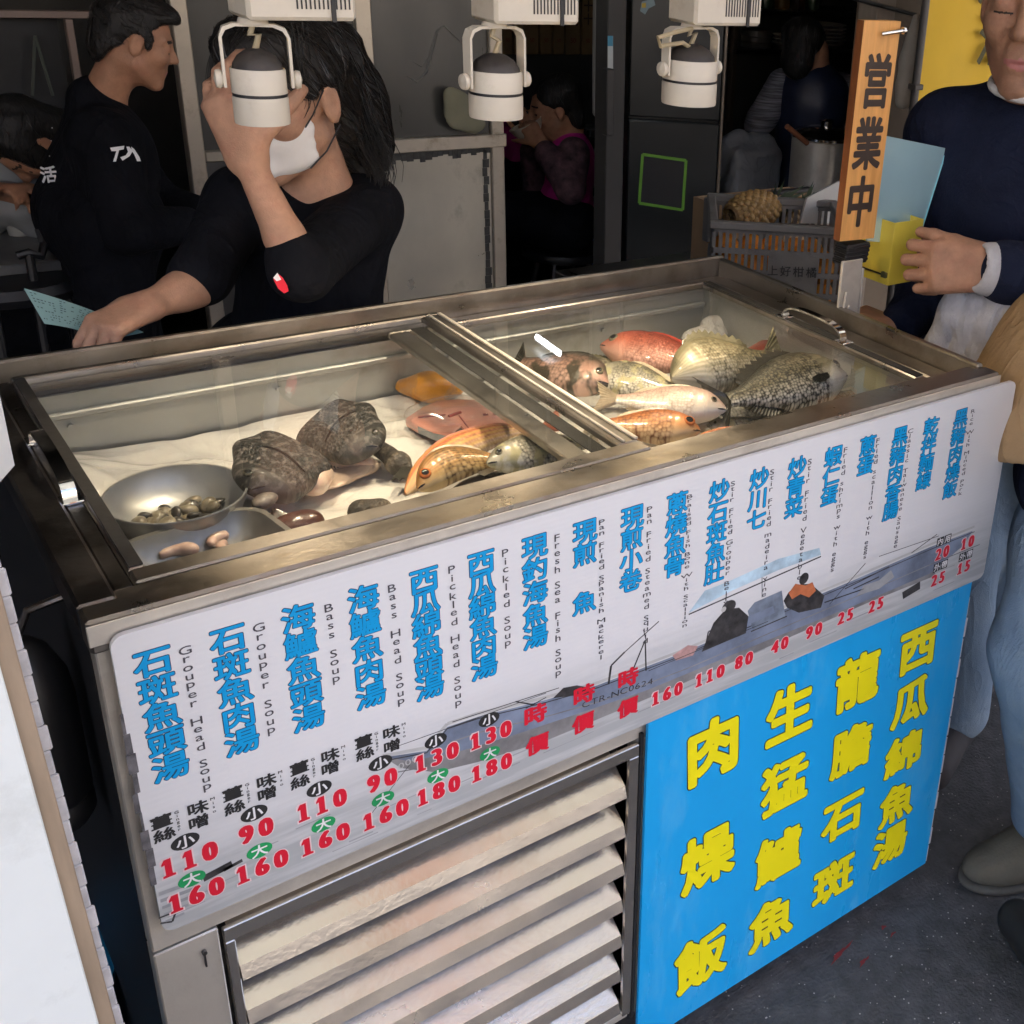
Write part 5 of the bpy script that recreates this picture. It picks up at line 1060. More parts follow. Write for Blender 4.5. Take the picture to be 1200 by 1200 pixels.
def torso(sf, ch, wa, pe, F, s=1., g=0., k=.05):
    R = F
    sf.ell(ch, V(.115 * s + g, .165 * s + g, .17 * s + g), R, k); sf.ell(wa, V(.108 * s + g, .145 * s + g, .16 * s + g), R, k); sf.ell(pe, V(.12 * s + g, .165 * s + g, .13 * s + g), R, k)
def legs(sf, pe, F, feet, g=0., knees=None, rk=.062, ra=.046, s=1., hw=.085):
    for q, f in zip((1, -1), feet):
        h = np.array(pe) + F[:, 1] * q * hw; f = np.array(f, float); kn = (h * .52 + f * .48) if knees is None else np.array(knees[0 if q > 0 else 1])
        sf.cone(h, kn, .085 * s + g, rk + g, .03); sf.cone(kn, f + EZ * .08, rk + g, ra + g, .02)
def shoe(sf, f, fw, s=1.):
    f = np.array(f, float); fw = nrm(V(fw[0], fw[1], 0)); sf.cone(f + EZ * .045 - fw * .05, f + EZ * .035 + fw * .16, .045 * s, .036 * s, .02); sf.cone(f + EZ * .05, f + EZ * .08, .045, .045, .02)
FLOORCLIP = [((0, 0, .0045), (0, 0, -1))]
def comb(o, n, length, flow, seed=1, w=.0007, lift=.0015, top=None, steps=9, mt=None):
    """fine strands combed over a hair surface; flow(P) gives the combing direction at points P"""
    r_ = np.random.default_rng(seed); me = o.data; k = len(me.vertices); a = np.zeros(k * 3); me.vertices.foreach_get('co', a); P = a.reshape(-1, 3) + ORG[o.name]; me.vertices.foreach_get('normal', a); N = a.reshape(-1, 3).copy()
    pick = np.arange(k) if top is None else np.flatnonzero(top(P)); s_ = pick[r_.integers(0, len(pick), n)]; p = P[s_] + r_.normal(size=(n, 3)) * .002; path = [p]; sub = np.arange(0, k, max(1, k // 9000)); Ps = P[sub]; Ns = N[sub]
    Lr = r_.uniform(.6, 1.2, n)[:, None] * length / steps; jit = r_.normal(size=(n, 3)) * .22
    for _ in range(steps):
        idx = np.array([np.argmin(((Ps - q) ** 2).sum(1)) for q in p]); nn = Ns[idx]; d = flow(p) + jit; d = d - nn * (d * nn).sum(1)[:, None]; d /= np.linalg.norm(d, axis=1)[:, None] + 1e-9
        q = p + d * Lr; idx = np.array([np.argmin(((Ps - x) ** 2).sum(1)) for x in q]); off = ((q - Ps[idx]) * Ns[idx]).sum(1); q = q - Ns[idx] * np.clip(off - lift, -.02, .02)[:, None] * .8; path.append(q); p = q
    path = np.stack(path, 1); m_ = MB(); wd_ = np.linspace(w, w * .35, steps + 1)
    for q in path: m_.tube(q, wd_, 0, 3, False)
    return m_.build('strands', mt or HAIRS, o, angle=80)
HAIRS = mat('hair_strand', (.022, .018, .016), .35, 0, .5, 200, spec=.5)
# ---- man in black, in profile
def dirs(px, py):
    v = nrm(ray(px, py)); r = nrm(np.cross(v, EZ)); return v, r
v, r = dirs(155, 60); D0 = 3.15
fw = nrm(r * .94 + v * .12 - EZ * .30); Rh = frame(fw); hc = ud(158, 48, D0); hs = .80
bc_ = lambda px, py, dd=0.: ud(px, py, D0 + dd)
t = thing('person', (hc[0] - .02, hc[1], .004), 'man in a black jacket with a white sleeve emblem, standing in profile behind the counter', 'person')
bf = frame(nrm(r * .9 + v * .25)); ch = bc_(128, 190, .06); wa = bc_(124, 300, .08); pe = V(wa[0], wa[1], .82)
nk = bc_(118, 122, .04); shN = bc_(120, 165, -.08); shF = bc_(130, 165, .24); elN = bc_(150, 270, -.13); wrN = bc_(225, 262, -.02); elF = bc_(185, 240, .22); wrF = bc_(236, 250, .15)
sf = SDF(); head(sf, hc, Rh, hs, nk); torso(sf, ch, wa, pe, bf, .74); 
for a, b, c in ((shN, elN, wrN), (shF, elF, wrF)): sf.cone(a, b, .045, .037, .02); sf.cone(b, c, .037, .024, .01); hand(sf, c, nrm(c - b), -EZ, 1, .95)
legs(sf, pe, bf, [V(pe[0] + .1, pe[1] + .08, .004), V(pe[0] - .06, pe[1] - .06, .004)])
body = sf.build('body', [SKIN_D, LIP, BROW], t, .0045, matfn=facemat(hc, Rh, hs), clip=FLOORCLIP)
sf = SDF(); torso(sf, ch, wa, pe + EZ * .06, bf, .76, .014); sf.cone(shN, shF, .062, .062, .05); sf.cone(nk + EZ * .000 - fw * .012, nk - EZ * .05 - fw * .012, .060, .070, .02)
for a, b, c in ((shN, elN, wrN), (shF, elF, wrF)): sf.cone(a, b, .066, .055, .04); sf.cone(b, b * .1 + c * .9, .054, .042, .02)
sf.build('jacket', CLOTH_BK, t, .007, .006, 17, 2)
sf = SDF(); legs(sf, pe, bf, [V(pe[0] + .1, pe[1] + .08, .004), V(pe[0] - .06, pe[1] - .06, .004)], .012); sf.ell(pe, V(.135, .18, .13), bf, .05); sf.build('trousers', CLOTH_BK, t, .010, .004, 17, 3, clip=FLOORCLIP)
T = lambda x, y, z: hc + Rh @ (V(x, y, z) * hs)
sf = SDF(); sf.ell(T(-.022, 0, .045), V(.098, .081, .090) * hs, Rh, .01); sf.ell(T(.040, 0, .092), V(.060, .062, .034) * hs, Rh, .02); sf.ell(T(-.072, 0, -.02), V(.042, .066, .070) * hs, Rh, .02)
sf.ell(T(.075, 0, .005), V(.066, .105, .074) * hs, Rh, .008, 1); sf.ell(T(.0, 0, -.075), V(.078, .12, .075) * hs, Rh, .01, 1)
for q in (-1, 1): sf.ell(T(.022, q * .073, .012), V(.010, .008, .026) * hs, Rh, .006)
hr_ = sf.build('hair', HAIR, t, .004, .0022, 150, 3); comb(hr_, 900, .03, lambda p: np.array(fw) * .5 + (p - hc) * V(1, 1, .2) * 3 - EZ * .25, 2)
def decal(parent, nm, polys, c, u_, w_, m, off=0.):
    mb = MB(); n = np.cross(u_, w_)
    for p in polys: mb.prism([np.array(c) + u_ * a + w_ * b + n * off for a, b in p], n * .0012)
    return mb.build(nm, m, parent, smooth=False)
jk = [o for o in t.children if o.name.startswith('jacket')][0]
def snap(o, px, py, lift=.001):
    """where the photo's ray meets a built surface"""
    me = o.data; n = len(me.vertices); co_ = np.zeros(n * 3); me.vertices.foreach_get('co', co_); P = co_.reshape(-1, 3) + ORG[o.name]
    d = nrm(ray(px, py)); q = P - CC; tt = q @ d; ds = np.linalg.norm(q - tt[:, None] * d, axis=1); k = np.argsort(ds)[:60]; k = k[np.argmin(tt[k])]
    return CC + d * (tt[k] - lift)
lc = snap(jk, 147, 180, .012); u_ = nrm(r - v * .05); w_ = nrm(np.cross(u_, v) * -1); w_ = w_ if w_[2] > 0 else -w_
k = .026 / 14.
pl = [[(-15, 7), (0, 9), (-1, 5), (-6, 4), (-11, -9), (-14, -9), (-9, 3), (-14, 3)], [(2, 8), (5, 8), (8, 3), (4, -3), (-4, -8), (-6, -4), (0, -2), (3, 2)], [(7, 8), (10, 5), (14, -4), (15, -9), (11, -9), (9, -1), (7, 3)]]
decal(jk, 'sleeve_emblem', [[(a * k, b * k) for a, b in p] for p in pl], lc, u_, w_, WHITE_INK)
lc2 = snap(jk, 58, 206, .012); mb = MB()
for j, (px, py, s) in enumerate(((61, 150, .4), (60, 165, .4), (58, 183, .4), (57, 205, 1.6))): put(mb, '活' if j == 3 else '・', snap(jk, px, py, .014), .022 * s, .024 * s, nrm(r + v * .5), EZ, .0, .03)
mb.build('back_lettering', WHITE_INK, jk, smooth=False)

# ---- woman with a mask
v, r = dirs(330, 110); D1 = 2.02; Wd = lambda px, py, dd=0.: ud(px, py, D1 + dd)
fw = nrm(-v * .72 - r * .62 - EZ * .30); Rh = frame(fw); hs = .99; hc = Wd(334, 112)
t = thing('person', (hc[0], hc[1] + .03, .004), 'long-haired woman in black T-shirt and white mask, one hand at her face', 'person')
bf = frame(nrm(-v * .85 - r * .35)); ch = Wd(362, 285, .09); wa = Wd(365, 370, .10); pe = V(wa[0], wa[1] + .02, .80); nk = Wd(372, 212, .055)
shL = Wd(432, 245, .09); elL = Wd(352, 316, -.20); wrL = Wd(290, 186, -.20); shR = Wd(284, 236, .06); elR = Wd(226, 336, -.07); wrR = Wd(172, 359, -.12)
sf = SDF(); head(sf, hc, Rh, hs, nk, .047); torso(sf, ch, wa, pe, bf, .62)
sf.cone(shL, elL, .038, .031, .02); sf.cone(elL, elL * .7 + wrL * .3, .027, .0275, .01); sf.cone(elL * .7 + wrL * .3, wrL, .0275, .0195, .01)
sf.cone(shR, elR, .038, .032, .02); sf.cone(elR, elR * .7 + wrR * .3, .028, .028, .01); sf.cone(elR * .7 + wrR * .3, wrR, .028, .020, .01)
hand(sf, wrL, nrm(Wd(266, 122, -.20) - wrL + r * .0), v * .8 + r * .55, -1, .98, (.45, .65, .4), (.4, .75, .35), .4)
hand(sf, wrR, nrm(-r * .62 - v * .62 - EZ * .22), v * .35 - EZ * .8 + r * .2, -1, .86, (.8, .9, .6), (.75, .55, .5), .5)
ft = [V(pe[0] + .02, pe[1] - .08, .004), V(pe[0] + .06, pe[1] + .12, .004)]; legs(sf, pe, bf, ft)
body = sf.build('body', [SKIN_F, LIP, BROW], t, .0038, matfn=facemat(hc, Rh, hs), clip=FLOORCLIP)
sf = SDF(); torso(sf, ch - EZ * .02, wa, pe + EZ * .05, bf, .66, .016); sf.cone(shL, shR, .047, .045, .05); sf.cone(shL, elL, .051, .046, .03); sf.cone(elL, elL + (wrL - elL) * .13, .046, .041, .01); sf.cone(shR, elR + (shR - elR) * .12, .051, .047, .03)
sf.ell(nk + EZ * .035 - v * .03, V(.075, .085, .055), frame(-v), .012, 1)
ts = sf.build('t_shirt', CLOTH_BK, t, .006, .005, 19, 6)
sf = SDF(); legs(sf, pe, bf, ft, .012); sf.ell(pe, V(.125, .17, .12), bf, .05); sf.build('trousers', CLOTH_BK, t, .010, .004, 17, 3, clip=FLOORCLIP)
T = lambda x, y, z: hc + Rh @ (V(x, y, z) * hs)
sf = SDF(); sf.ell(T(-.020, 0, .044), V(.102, .085, .093) * hs, Rh, .01); sf.ell(T(.030, .0, .085), V(.068, .066, .045) * hs, Rh, .02); sf.ell(T(-.075, 0, -.05), V(.05, .066, .10) * hs, Rh, .03)
hq = [Wd(388, 60, .09), Wd(410, 120, .13), Wd(422, 170, .13), Wd(432, 205, .10)]
for a, b, ra, rb in zip(hq[:-1], hq[1:], (.050, .052, .044), (.052, .044, .022)): sf.cone(a, b, ra, rb, .04)
sf.ell(T(.088, .006, -.022), V(.062, .070, .085) * hs, Rh, .012, 1); sf.ell(T(.0, .085, -.012), V(.022, .025, .036) * hs, Rh, .006, 1)
hr = sf.build('hair', HAIR, t, .004, .003, 110, 7)
comb(hr, 900, .16, lambda p: nrm(-v * -.25 + r * .55) * .8 - EZ * .8 + (p - hc) * V(1, 1, 0) * 2, 5, steps=14, w=.0009)
mb = MB()
def strand(pts, n=40, jit=.012, w=.0011):
    pts = np.array(pts)
    for _ in range(n):
        o_ = RNG.normal(size=3) * jit; q = pts + o_ * np.linspace(1., .75, len(pts))[:, None] + RNG.normal(size=pts.shape) * jit * .15
        tt = np.linspace(0, len(q) - 1, 12); P = np.stack([np.interp(tt, np.arange(len(q)), q[:, i]) for i in range(3)], 1)
        kk = P.copy(); kk[1:-1] = (P[:-2] + 2 * P[1:-1] + P[2:]) / 4; mb.tube(kk, np.linspace(w, w * .3, 12), 0, 4, False)
strand([Wd(380, 60, .05), Wd(408, 110, .06), Wd(425, 165, .06), Wd(446, 200, .06), Wd(444, 222, .06)], 90, .013)
strand([Wd(395, 60, .05), Wd(425, 130, .07), Wd(450, 170, .06), Wd(452, 195, .06)], 26, .009)
strand([Wd(268, 36, -.04), Wd(252, 70, -.04), Wd(248, 100, -.03), Wd(262, 125, -.03)], 26, .006, .0008)
strand([Wd(300, 30, -.10), Wd(280, 60, -.09), Wd(272, 95, -.07)], 26, .008, .0008)
strand([Wd(345, 40, -.09), Wd(352, 80, -.09), Wd(362, 115, -.06), Wd(352, 135, -.06)], 40, .009, .0008)
mb.build('strands', HAIR, hr, angle=80)
sf = SDF(); sf.ell(T(.030, 0, -.050), V(.067, .0655, .066) * hs, Rh, .01); sf.cone(T(.108, 0, -.028), T(.102, 0, -.078), .009 * hs, .011 * hs, .03)
for q in (-1, 1): sf.cone(T(.104, 0, -.040), T(.030, q * .062, -.030), .010 * hs, .006 * hs, .022); sf.cone(T(.094, 0, -.090), T(.030, q * .060, -.080), .012 * hs, .006 * hs, .022); sf.cone(T(.106, 0, -.06), T(.034, q * .064, -.056), .007 * hs, .004 * hs, .008)
sf.ell(T(-.03, 0, -.05), V(.062, .2, .2) * hs, Rh, .006, 1); sf.ell(T(.05, 0, .04), V(.15, .2, .052) * hs, Rh, .006, 1); mk = sf.build('face_mask', MASKM, t, .003, .0008, 60, 3)
mb = MB()
for a, b in (((.052, .060, -.038), (.004, .080, .020)), ((.050, .062, -.092), (-.012, .084, -.040))): p, q = T(*a), T(*b); mb.tube([p, (p + q) / 2 + (p - hc) * .06, q], .0013, 0, 6)
mb.build('ear_loop', BLACK, mk)
lc = snap(ts, 328, 330, .010); mb = MB()
ru, rw = nrm(r), EZ
mb.prism([lc + ru * a + rw * b for a, b in ((-.008, .004), (-.002, .012), (.004, .006), (.009, -.006), (.010, -.014), (.004, -.017), (-.003, -.010))], -v * .0012, 0); mb.prism([lc - v * .0013 + ru * a + rw * b for a, b in ((-.008, .006), (-.002, .013), (.002, .003), (-.004, .001))], -v * .0008, 1); mb.build('sleeve_patch', [RED_INK, WHITE_INK], ts, smooth=False)
# order sheet held in her right hand
pz = [Wd(28, 338, -.06), Wd(85, 352, -.06), Wd(168, 390, -.10), Wd(122, 399, -.13), Wd(52, 379, -.10)]
sh = thing('order_sheet', np.mean(pz, 0), 'pale green printed order sheet held in the woman\'s hand', 'paper sheet')
n_ = nrm(np.cross(pz[1] - pz[0], pz[4] - pz[0])); n_ = n_ if n_ @ v < 0 else -n_
mb = MB(); A_, B_, C_, E_ = pz[0], pz[2], pz[3], pz[4]
P_ = lambda a, b: (A_ * (1 - a) + B_ * a) * (1 - b) + (E_ * (1 - a) + C_ * a) * b + n_ * .006 * math.sin(3 * a)
mb.grid([[P_(i / 12, j / 6) + n_ * .0006 for j in range(7)] for i in range(13)]); mb.grid([[P_(i / 12, 1 - j / 6) - n_ * .0006 for j in range(7)] for i in range(13)]); mb.build('paper', PAPER_G, sh)
mb = MB()
for i in range(26):
    for j in range(10):
        if RNG.random() < .55:
            a = .03 + i * .036; b = .08 + j * .085; w = RNG.uniform(.012, .028); mb.add([P_(a, b) + n_ * .0012, P_(a + w, b) + n_ * .0012, P_(a + w, b + .035) + n_ * .0012, P_(a, b + .035) + n_ * .0012], [(0, 1, 2, 3)])
mb.build('printed_rows', mat('faint_print', (.07, .12, .12), .8), sh, smooth=False)

# ---- man at the right in a navy sweater
v, r = dirs(1195, 40); D2 = 2.07; Rd = lambda px, py, dd=0.: ud(px, py, D2 + dd)
fw = nrm(-v * .95 - r * .20 - EZ * .18); Rh = frame(fw); hs = 1.20; hc = Rd(1222, 3)
t = thing('person', (hc[0], hc[1], .002), 'man in a navy sweater and white collar at the right end of the counter', 'person')
bf = frame(nrm(-v * .95 - r * .2)); ch = Rd(1205, 215, .10); wa = Rd(1205, 340, .14); pe = V(wa[0] + .03, wa[1] + .03, .86); nk = Rd(1216, 110, .09)
shR = Rd(1112, 158, .12); shL = Rd(1300, 165, .08); elR = Rd(1088, 345, .20); wrR = Rd(1052, 385, .10); elL = Rd(1270, 335, -.05); wrL = Rd(1164, 316, -.13)
sf = SDF(); T = head(sf, hc, Rh, hs, nk, .056); torso(sf, ch, wa, pe, bf, .98)
for q in (-1, 1): sf.cone(T(.088, q * .024, -.030), T(.084, q * .034, -.062), .0035, .003, .012, 1)     # creases beside the mouth
for a, b, c in ((shR, elR, wrR), (shL, elL, wrL)): sf.cone(a, b, .05, .042, .02); sf.cone(b, c, .042, .029, .01)
hand(sf, wrL, nrm(Rd(1066, 312, -.13) - wrL), nrm(EZ * -.25 + v * .9), -1, 1.12, (.40, 1.35, .95), (.92, .42, .25), .35, k=.010)
hand(sf, wrR, nrm(Rd(1008, 366, .10) - wrR), -EZ, 1, .85, (.4, .5, .4))
ft = [V(1.74, .32, .002), V(1.545, .225, .002)]; legs(sf, pe, bf, ft)
body = sf.build('body', [SKIN, LIP, BROW], t, .0030, matfn=facemat(hc, Rh, hs), clip=[((0, 0, .02), (0, 0, -1))])
sf = SDF(); torso(sf, ch, wa, pe + EZ * .05, bf, 1.0, .02); sf.cone(shL, shR, .066, .066, .06); sf.cone(nk - EZ * .03, nk - EZ * .09, .072, .09, .04)
sf.cone(shR, elR, .074, .062, .04); sf.cone(elR, elR * .08 + wrR * .92, .056, .042, .02); sf.cone(shL, elL, .074, .064, .04); sf.cone(elL, elL * .12 + wrL * .88 , .062, .050, .02)
sf.ell(nk + EZ * .028 - v * .045, V(.06, .072, .05), frame(-v), .012, 1)
swt = sf.build('sweater', CLOTH_NV, t, .006, .004, 16, 9)
mb = MB(); ring = []
for i in range(25): a = i / 24 * 6.2832; ring.append(Rd(1219, 100, .0) + EZ * (-.016 * math.cos(a)) + fw * V(1, 1, 0) * .084 * math.cos(a) + bf[:, 1] * .080 * math.sin(a))
mb.tube(ring, .0075, 0, 10, False); mb.build('white_collar', CLOTH_WH, swt)
sf = SDF(); a = elL * .12 + wrL * .88; d = nrm(wrL - elL); sf.cone(a - d * .035, a + d * .026, .056, .044, .01); sf.ell(wrL + d * .045, V(.05, .0335, .0335), frame(d), .006, 1)
sf.build('cuff', CLOTH_GR, swt, .004, .001, 60, 4)
# pale fleece jacket hung over that arm
sf = SDF()
for px0, py0, px1, py1, w, dd in ((1122, 352, 1096, 408, .030, -.02), (1146, 358, 1126, 415, .030, -.03), (1172, 352, 1150, 425, .034, -.05), (1190, 350, 1176, 445, .034, -.06)): sf.cone(Rd(px0, py0, dd - .05), Rd(px1, py1, dd - .02), w * .72, w * .9, .006)
sf.build('fleece_jacket', CLOTH_GR, t, .004, .006, 42, 14)
sf = SDF(); sf.cone(Rd(1196, 378, -.13), Rd(1172, 420, -.11), .012, .014, .01); sf.build('jacket_trim', CLOTH_NV, t, .005, .001, 38, 14)
sf = SDF(); legs(sf, pe, bf, ft, .018); sf.ell(pe, V(.14, .18, .13), bf, .05); sf.build('jeans', JEANS, t, .008, .005, 18, 3, clip=[((0, 0, .030), (0, 0, -1))])
for f in ft:
    sf = SDF(); shoe(sf, f, bf[:, 0]); sf.build('shoe', mat('dusty_shoe', (.045, .04, .04), .8, 0, .2, 20), t, .006, clip=[((0, 0, .003), (0, 0, -1))])
T = lambda x, y, z: hc + Rh @ (V(x, y, z) * hs)
sf = SDF(); sf.ell(T(-.022, 0, .045), V(.098, .081, .092) * hs, Rh, .01); sf.ell(T(.075, 0, -.005), V(.066, .105, .080) * hs, Rh, .008, 1); sf.ell(T(.0, 0, -.075), V(.078, .12, .075) * hs, Rh, .01, 1); hr_ = sf.build('hair', HAIR, t, .005, .002, 150, 3); comb(hr_, 300, .03, lambda p: (p - hc) * 3 - EZ * .3, 2)

# ---- person in a tan jacket, jeans and clogs close at the right
fw = V(-.93, -.36, 0); bf = frame(fw); pe = ud(1330, 620, 1.98); wa = ud(1292, 470, 1.93); ch = ud(1425, 320, 1.97); hc = ch + V(0, -.02, .34)
t = thing('person', (1.5, -.1, .001), 'person in a tan canvas jacket, blue jeans and taupe clogs at the right edge', 'person')
toe = uz(1142, 1024, .02); f1 = uz(1228, 985, .06); f1 = V(f1[0], f1[1], 0); ft = [f1, f1 + V(.22, -.08, 0)]
fdir = nrm(V(toe[0], toe[1], 0) - f1)
sf = SDF(); head(sf, hc, frame(fw), 1., ch + EZ * .19); torso(sf, ch, wa, pe, bf, .95)
shs = [ch + bf[:, 1] * q * .19 + EZ * .09 for q in (1, -1)]; els = [ch + V(-.02, -.26, -.24), ch + V(.12, .18, -.24)]; wrs = [ch + V(-.10, -.20, -.42), ch + V(.05, .16, -.42)]
for a, b, c in zip(shs, els, wrs): sf.cone(a, b, .045, .04, .02); sf.cone(b, c, .04, .028, .02)
k1 = ud(1236, 770, 2.02); k2 = k1 + V(.20, -.08, 0)
legs(sf, pe, bf, ft, knees=[k1, k2]); sf.build('body', [SKIN, LIP, BROW], t, .007, matfn=facemat(hc, frame(fw), 1.), clip=[((0, 0, .03), (0, 0, -1))])
sf = SDF(); sf.ell(ch, V(.165, .205, .22), bf, .05); sf.ell(wa, V(.180, .205, .22), bf, .08); sf.cone(shs[0], shs[1], .075, .075, .06); sf.ell(ud(1284, 510, 1.92), V(.19, .215, .14), bf, .06)
for a, b, c in zip(shs, els, wrs): sf.cone(a, b, .078, .068, .05); sf.cone(b, b * .3 + c * .7, .068, .055, .04)
sf.build('jacket', CLOTH_TAN, t, .007, .008, 13, 12, clip=[(ud(1150, 540, 1.85), nrm(V(.10, -.42, -1)))])
sf = SDF(); sf.ell(ud(1322, 560, 1.96), V(.165, .185, .16), bf, .04); sf.build('dark_shirt', CLOTH_NV, t, .007, .006, 20, 2, clip=[(ud(1165, 612, 1.9), (0, 0, -1))])
sf = SDF(); sf.ell(pe - EZ * .05, V(.15, .185, .13), bf, .05)
for h, kn, f in ((ud(1262, 640, 1.97), k1, ft[0]), (ud(1262, 640, 1.97) + V(.2, -.08, 0), k2, ft[1])): sf.cone(h, kn, .105, .098, .05); sf.cone(kn, f + EZ * .13 , .098, .078, .05)
sf.build('jeans', JEANS, t, .007, .008, 24, 5, clip=[((0, 0, .095), (0, 0, -1))])
for f, q in zip(ft, (1, 1)):
    sf = SDF(); L = np.cross(EZ, fdir)
    sf.ell(f + fdir * .075 + EZ * .035, V(.098, .050, .042), frame(fdir), .02); sf.ell(f + fdir * .02 + EZ * .062, V(.075, .044, .040), frame(fdir), .03); sf.ell(f - fdir * .06 + EZ * .035, V(.06, .040, .03), frame(fdir), .03)
    c = sf.build('clog', SUEDE, t, .0045, .0015, 40, 3, clip=[((0, 0, .018), (0, 0, -1))])
    sf = SDF(); sf.ell(f + fdir * .074 + EZ * .012, V(.104, .055, .03), frame(fdir), .02); sf.ell(f - fdir * .05 + EZ * .012, V(.075, .047, .03), frame(fdir), .04); sf.build('sole', SOLE, c, .0045, clip=[((0, 0, .002), (0, 0, -1)), ((0, 0, .0178), (0, 0, 1))])
    mb = MB(); p = [f + fdir * .035 + L * .040 * math.cos(a) + EZ * (.060 + .045 * math.sin(a)) for a in np.linspace(.1, 3.0, 12)]; mb.tube(p, .006, 0, 6); mb.build('strap', SUEDE, c)
    mb = MB(); p = [f + EZ * .103 + (fdir * .054 * math.cos(a) + L * .050 * math.sin(a)) for a in np.linspace(0, 6.2832, 20)]; mb.tube(p, .012, 0, 8, False); mb.build('turned_hem', mat('pale_denim_hem', (.33, .42, .52), .85, 0, .2, 60, .3, 300), t)
# ---- dark trouser leg at the bottom right corner
lg = thing('person', (1.24, -.36, .001), 'person in dark trousers, one trouser leg showing at the bottom right corner', 'person')
fw = V(.3, .95, 0); bf = frame(fw); pe = V(1.26, -.40, .86); ft = [V(1.190, -.345, .002), V(1.36, -.48, .002)]
sf = SDF(); head(sf, V(1.32, -.46, 1.58), bf, 1., V(1.32, -.46, 1.42)); torso(sf, V(1.31, -.46, 1.22), V(1.29, -.45, 1.02), V(1.28, -.44, .86), bf, .9); legs(sf, pe, bf, ft); 
for q in (1, -1): s_ = V(1.31, -.46, 1.33) + bf[:, 1] * q * .19; sf.cone(s_, s_ - EZ * .3, .045, .04, .02); sf.cone(s_ - EZ * .3, s_ - EZ * .52 + bf[:, 0] * .05, .04, .028, .02)
sf.build('body', [SKIN, LIP, BROW], lg, .009, matfn=facemat(V(1.32, -.46, 1.58), bf, 1.), clip=[((0, 0, .02), (0, 0, -1))])
sf = SDF(); torso(sf, V(1.31, -.46, 1.22), V(1.29, -.45, 1.02), V(1.28, -.44, .9), bf, .9, .02); sf.build('shirt', CLOTH_NV, lg, .01, .004, 18)
sf = SDF(); legs(sf, pe, bf, ft, .024); sf.ell(V(1.28, -.44, .86), V(.14, .18, .13), bf, .05); sf.build('trousers', JEANS2, lg, .009, .005, 14, 3, clip=[((0, 0, .03), (0, 0, -1))])
for f in ft: sf = SDF(); shoe(sf, f, fw); sf.build('shoe', BLACKR, lg, .008, clip=[((0, 0, .002), (0, 0, -1))])
# ================================================================== SIGN, POST AND HOLDER AT THE RIGHT END
sy = .335
tl_, tr_, bl_, br_ = uy(1013, 24, sy), uy(1056, 25, sy), uy(984, 283, sy), uy(1024, 279, sy)
sg = thing('open_sign', bl_, 'varnished wooden sign plank with brushed dark characters, upright at the right rim of the counter', 'sign')
mb = MB(); dd = V(0, .015, 0); q = [tl_, tr_, br_, bl_]; mb.add(q + [p + dd for p in q], [(0, 3, 2, 1), (4, 5, 6, 7), (0, 1, 5, 4), (1, 2, 6, 5), (2, 3, 7, 6)], 0); mb.add([q[0] + V(-.0003, 0, 0), q[3] + V(-.0003, 0, 0), q[3] + dd + V(-.0003, 0, 0), q[0] + dd + V(-.0003, 0, 0)], [(0, 1, 2, 3)], 1); pk = mb.build('plank', [WOOD_SIGN, WOOD_EDGE], sg, smooth=False)
uw = nrm(((tr_ - tl_) + (br_ - bl_)) / 2); ww = nrm(((tl_ - bl_) + (tr_ - br_)) / 2); wd = np.linalg.norm(tr_ - tl_)
mb = MB()
for ch, px, py in (('営', 1027, 97), ('業', 1017, 170), ('中', 1008, 238)): put(mb, ch, uy(px, py, sy), wd * .80, wd * 1.08, uw, ww, .0006, .030, 0, bx=1.3)
mb.build('brush_lettering', INK, sg, smooth=False)
mb = MB(); a, b = uy(1033, 40, sy - .004), uy(1058, 36, sy - .012); mb.tube([a, b], .0032, 0, 10); mb.lathe([(0, 0), (.006, 0), (.006, .004), (0, .005)], b, nrm(b - a), n=12); mb.build('nail', CHROME, sg)
mb = MB(); a, b = uy(1000, 285, sy + .016), uy(996, 305, sy + .016); 
for i in range(9): u = i / 8; c = a * (1 - u) + b * u; mb.box(c - V(.026, .015, .003) * (1 + .05 * (i % 2)), c + V(.026, .015, .0025) * (1 + .05 * (i % 2)), 0, .002)
mb.build('black_tape', BLACK, sg)
pb = uy(985, 310, sy + .02); mb = MB(); mb.box((pb[0] - .016, sy - .002, H - .02), (pb[0] + .030, sy + .004, pb[2] + .012), 0, .001); mb.box((pb[0] + .031, sy - .002, H - .03), (pb[0] + .036, sy + .045, pb[2] - .005), 0, .001); mb.tube([(pb[0] - .008, sy - .008, H + .03), (pb[0] - .010, sy - .008, H + .002), (pb[0] - .002, sy - .008, H - .004), (pb[0] + .004, sy - .006, H + .004)], .002, 0, 6); mb.build('bracket', STEEL, sg)
e0 = uy(1045, 262, sy + .005); e1 = uy(1040, 335, sy + .005); hx, hy, hz = .072, .085, e0[2] - e1[2]
hb = thing('card_holder', e1, 'yellow acrylic box fixed beside the wooden sign, holding a pale blue card', 'card holder')
mb = MB(); x0, y0, z0 = e1[0], e1[1], e1[2]; tk_ = .0025
for a, b in (((x0, y0, z0), (x0 + tk_, y0 + hy, z0 + hz)), ((x0 + tk_, y0, z0), (x0 + hx, y0 + tk_, z0 + hz)), ((x0 + hx - tk_, y0 + tk_, z0), (x0 + hx, y0 + hy, z0 + hz)), ((x0 + tk_, y0 + hy - tk_, z0), (x0 + hx - tk_, y0 + hy, z0 + hz)), ((x0 + tk_, y0 + tk_, z0), (x0 + hx - tk_, y0 + hy - tk_, z0 + tk_))): mb.box(a, b, 0, .0006)
mb.build('box', YEL_BOX, hb)
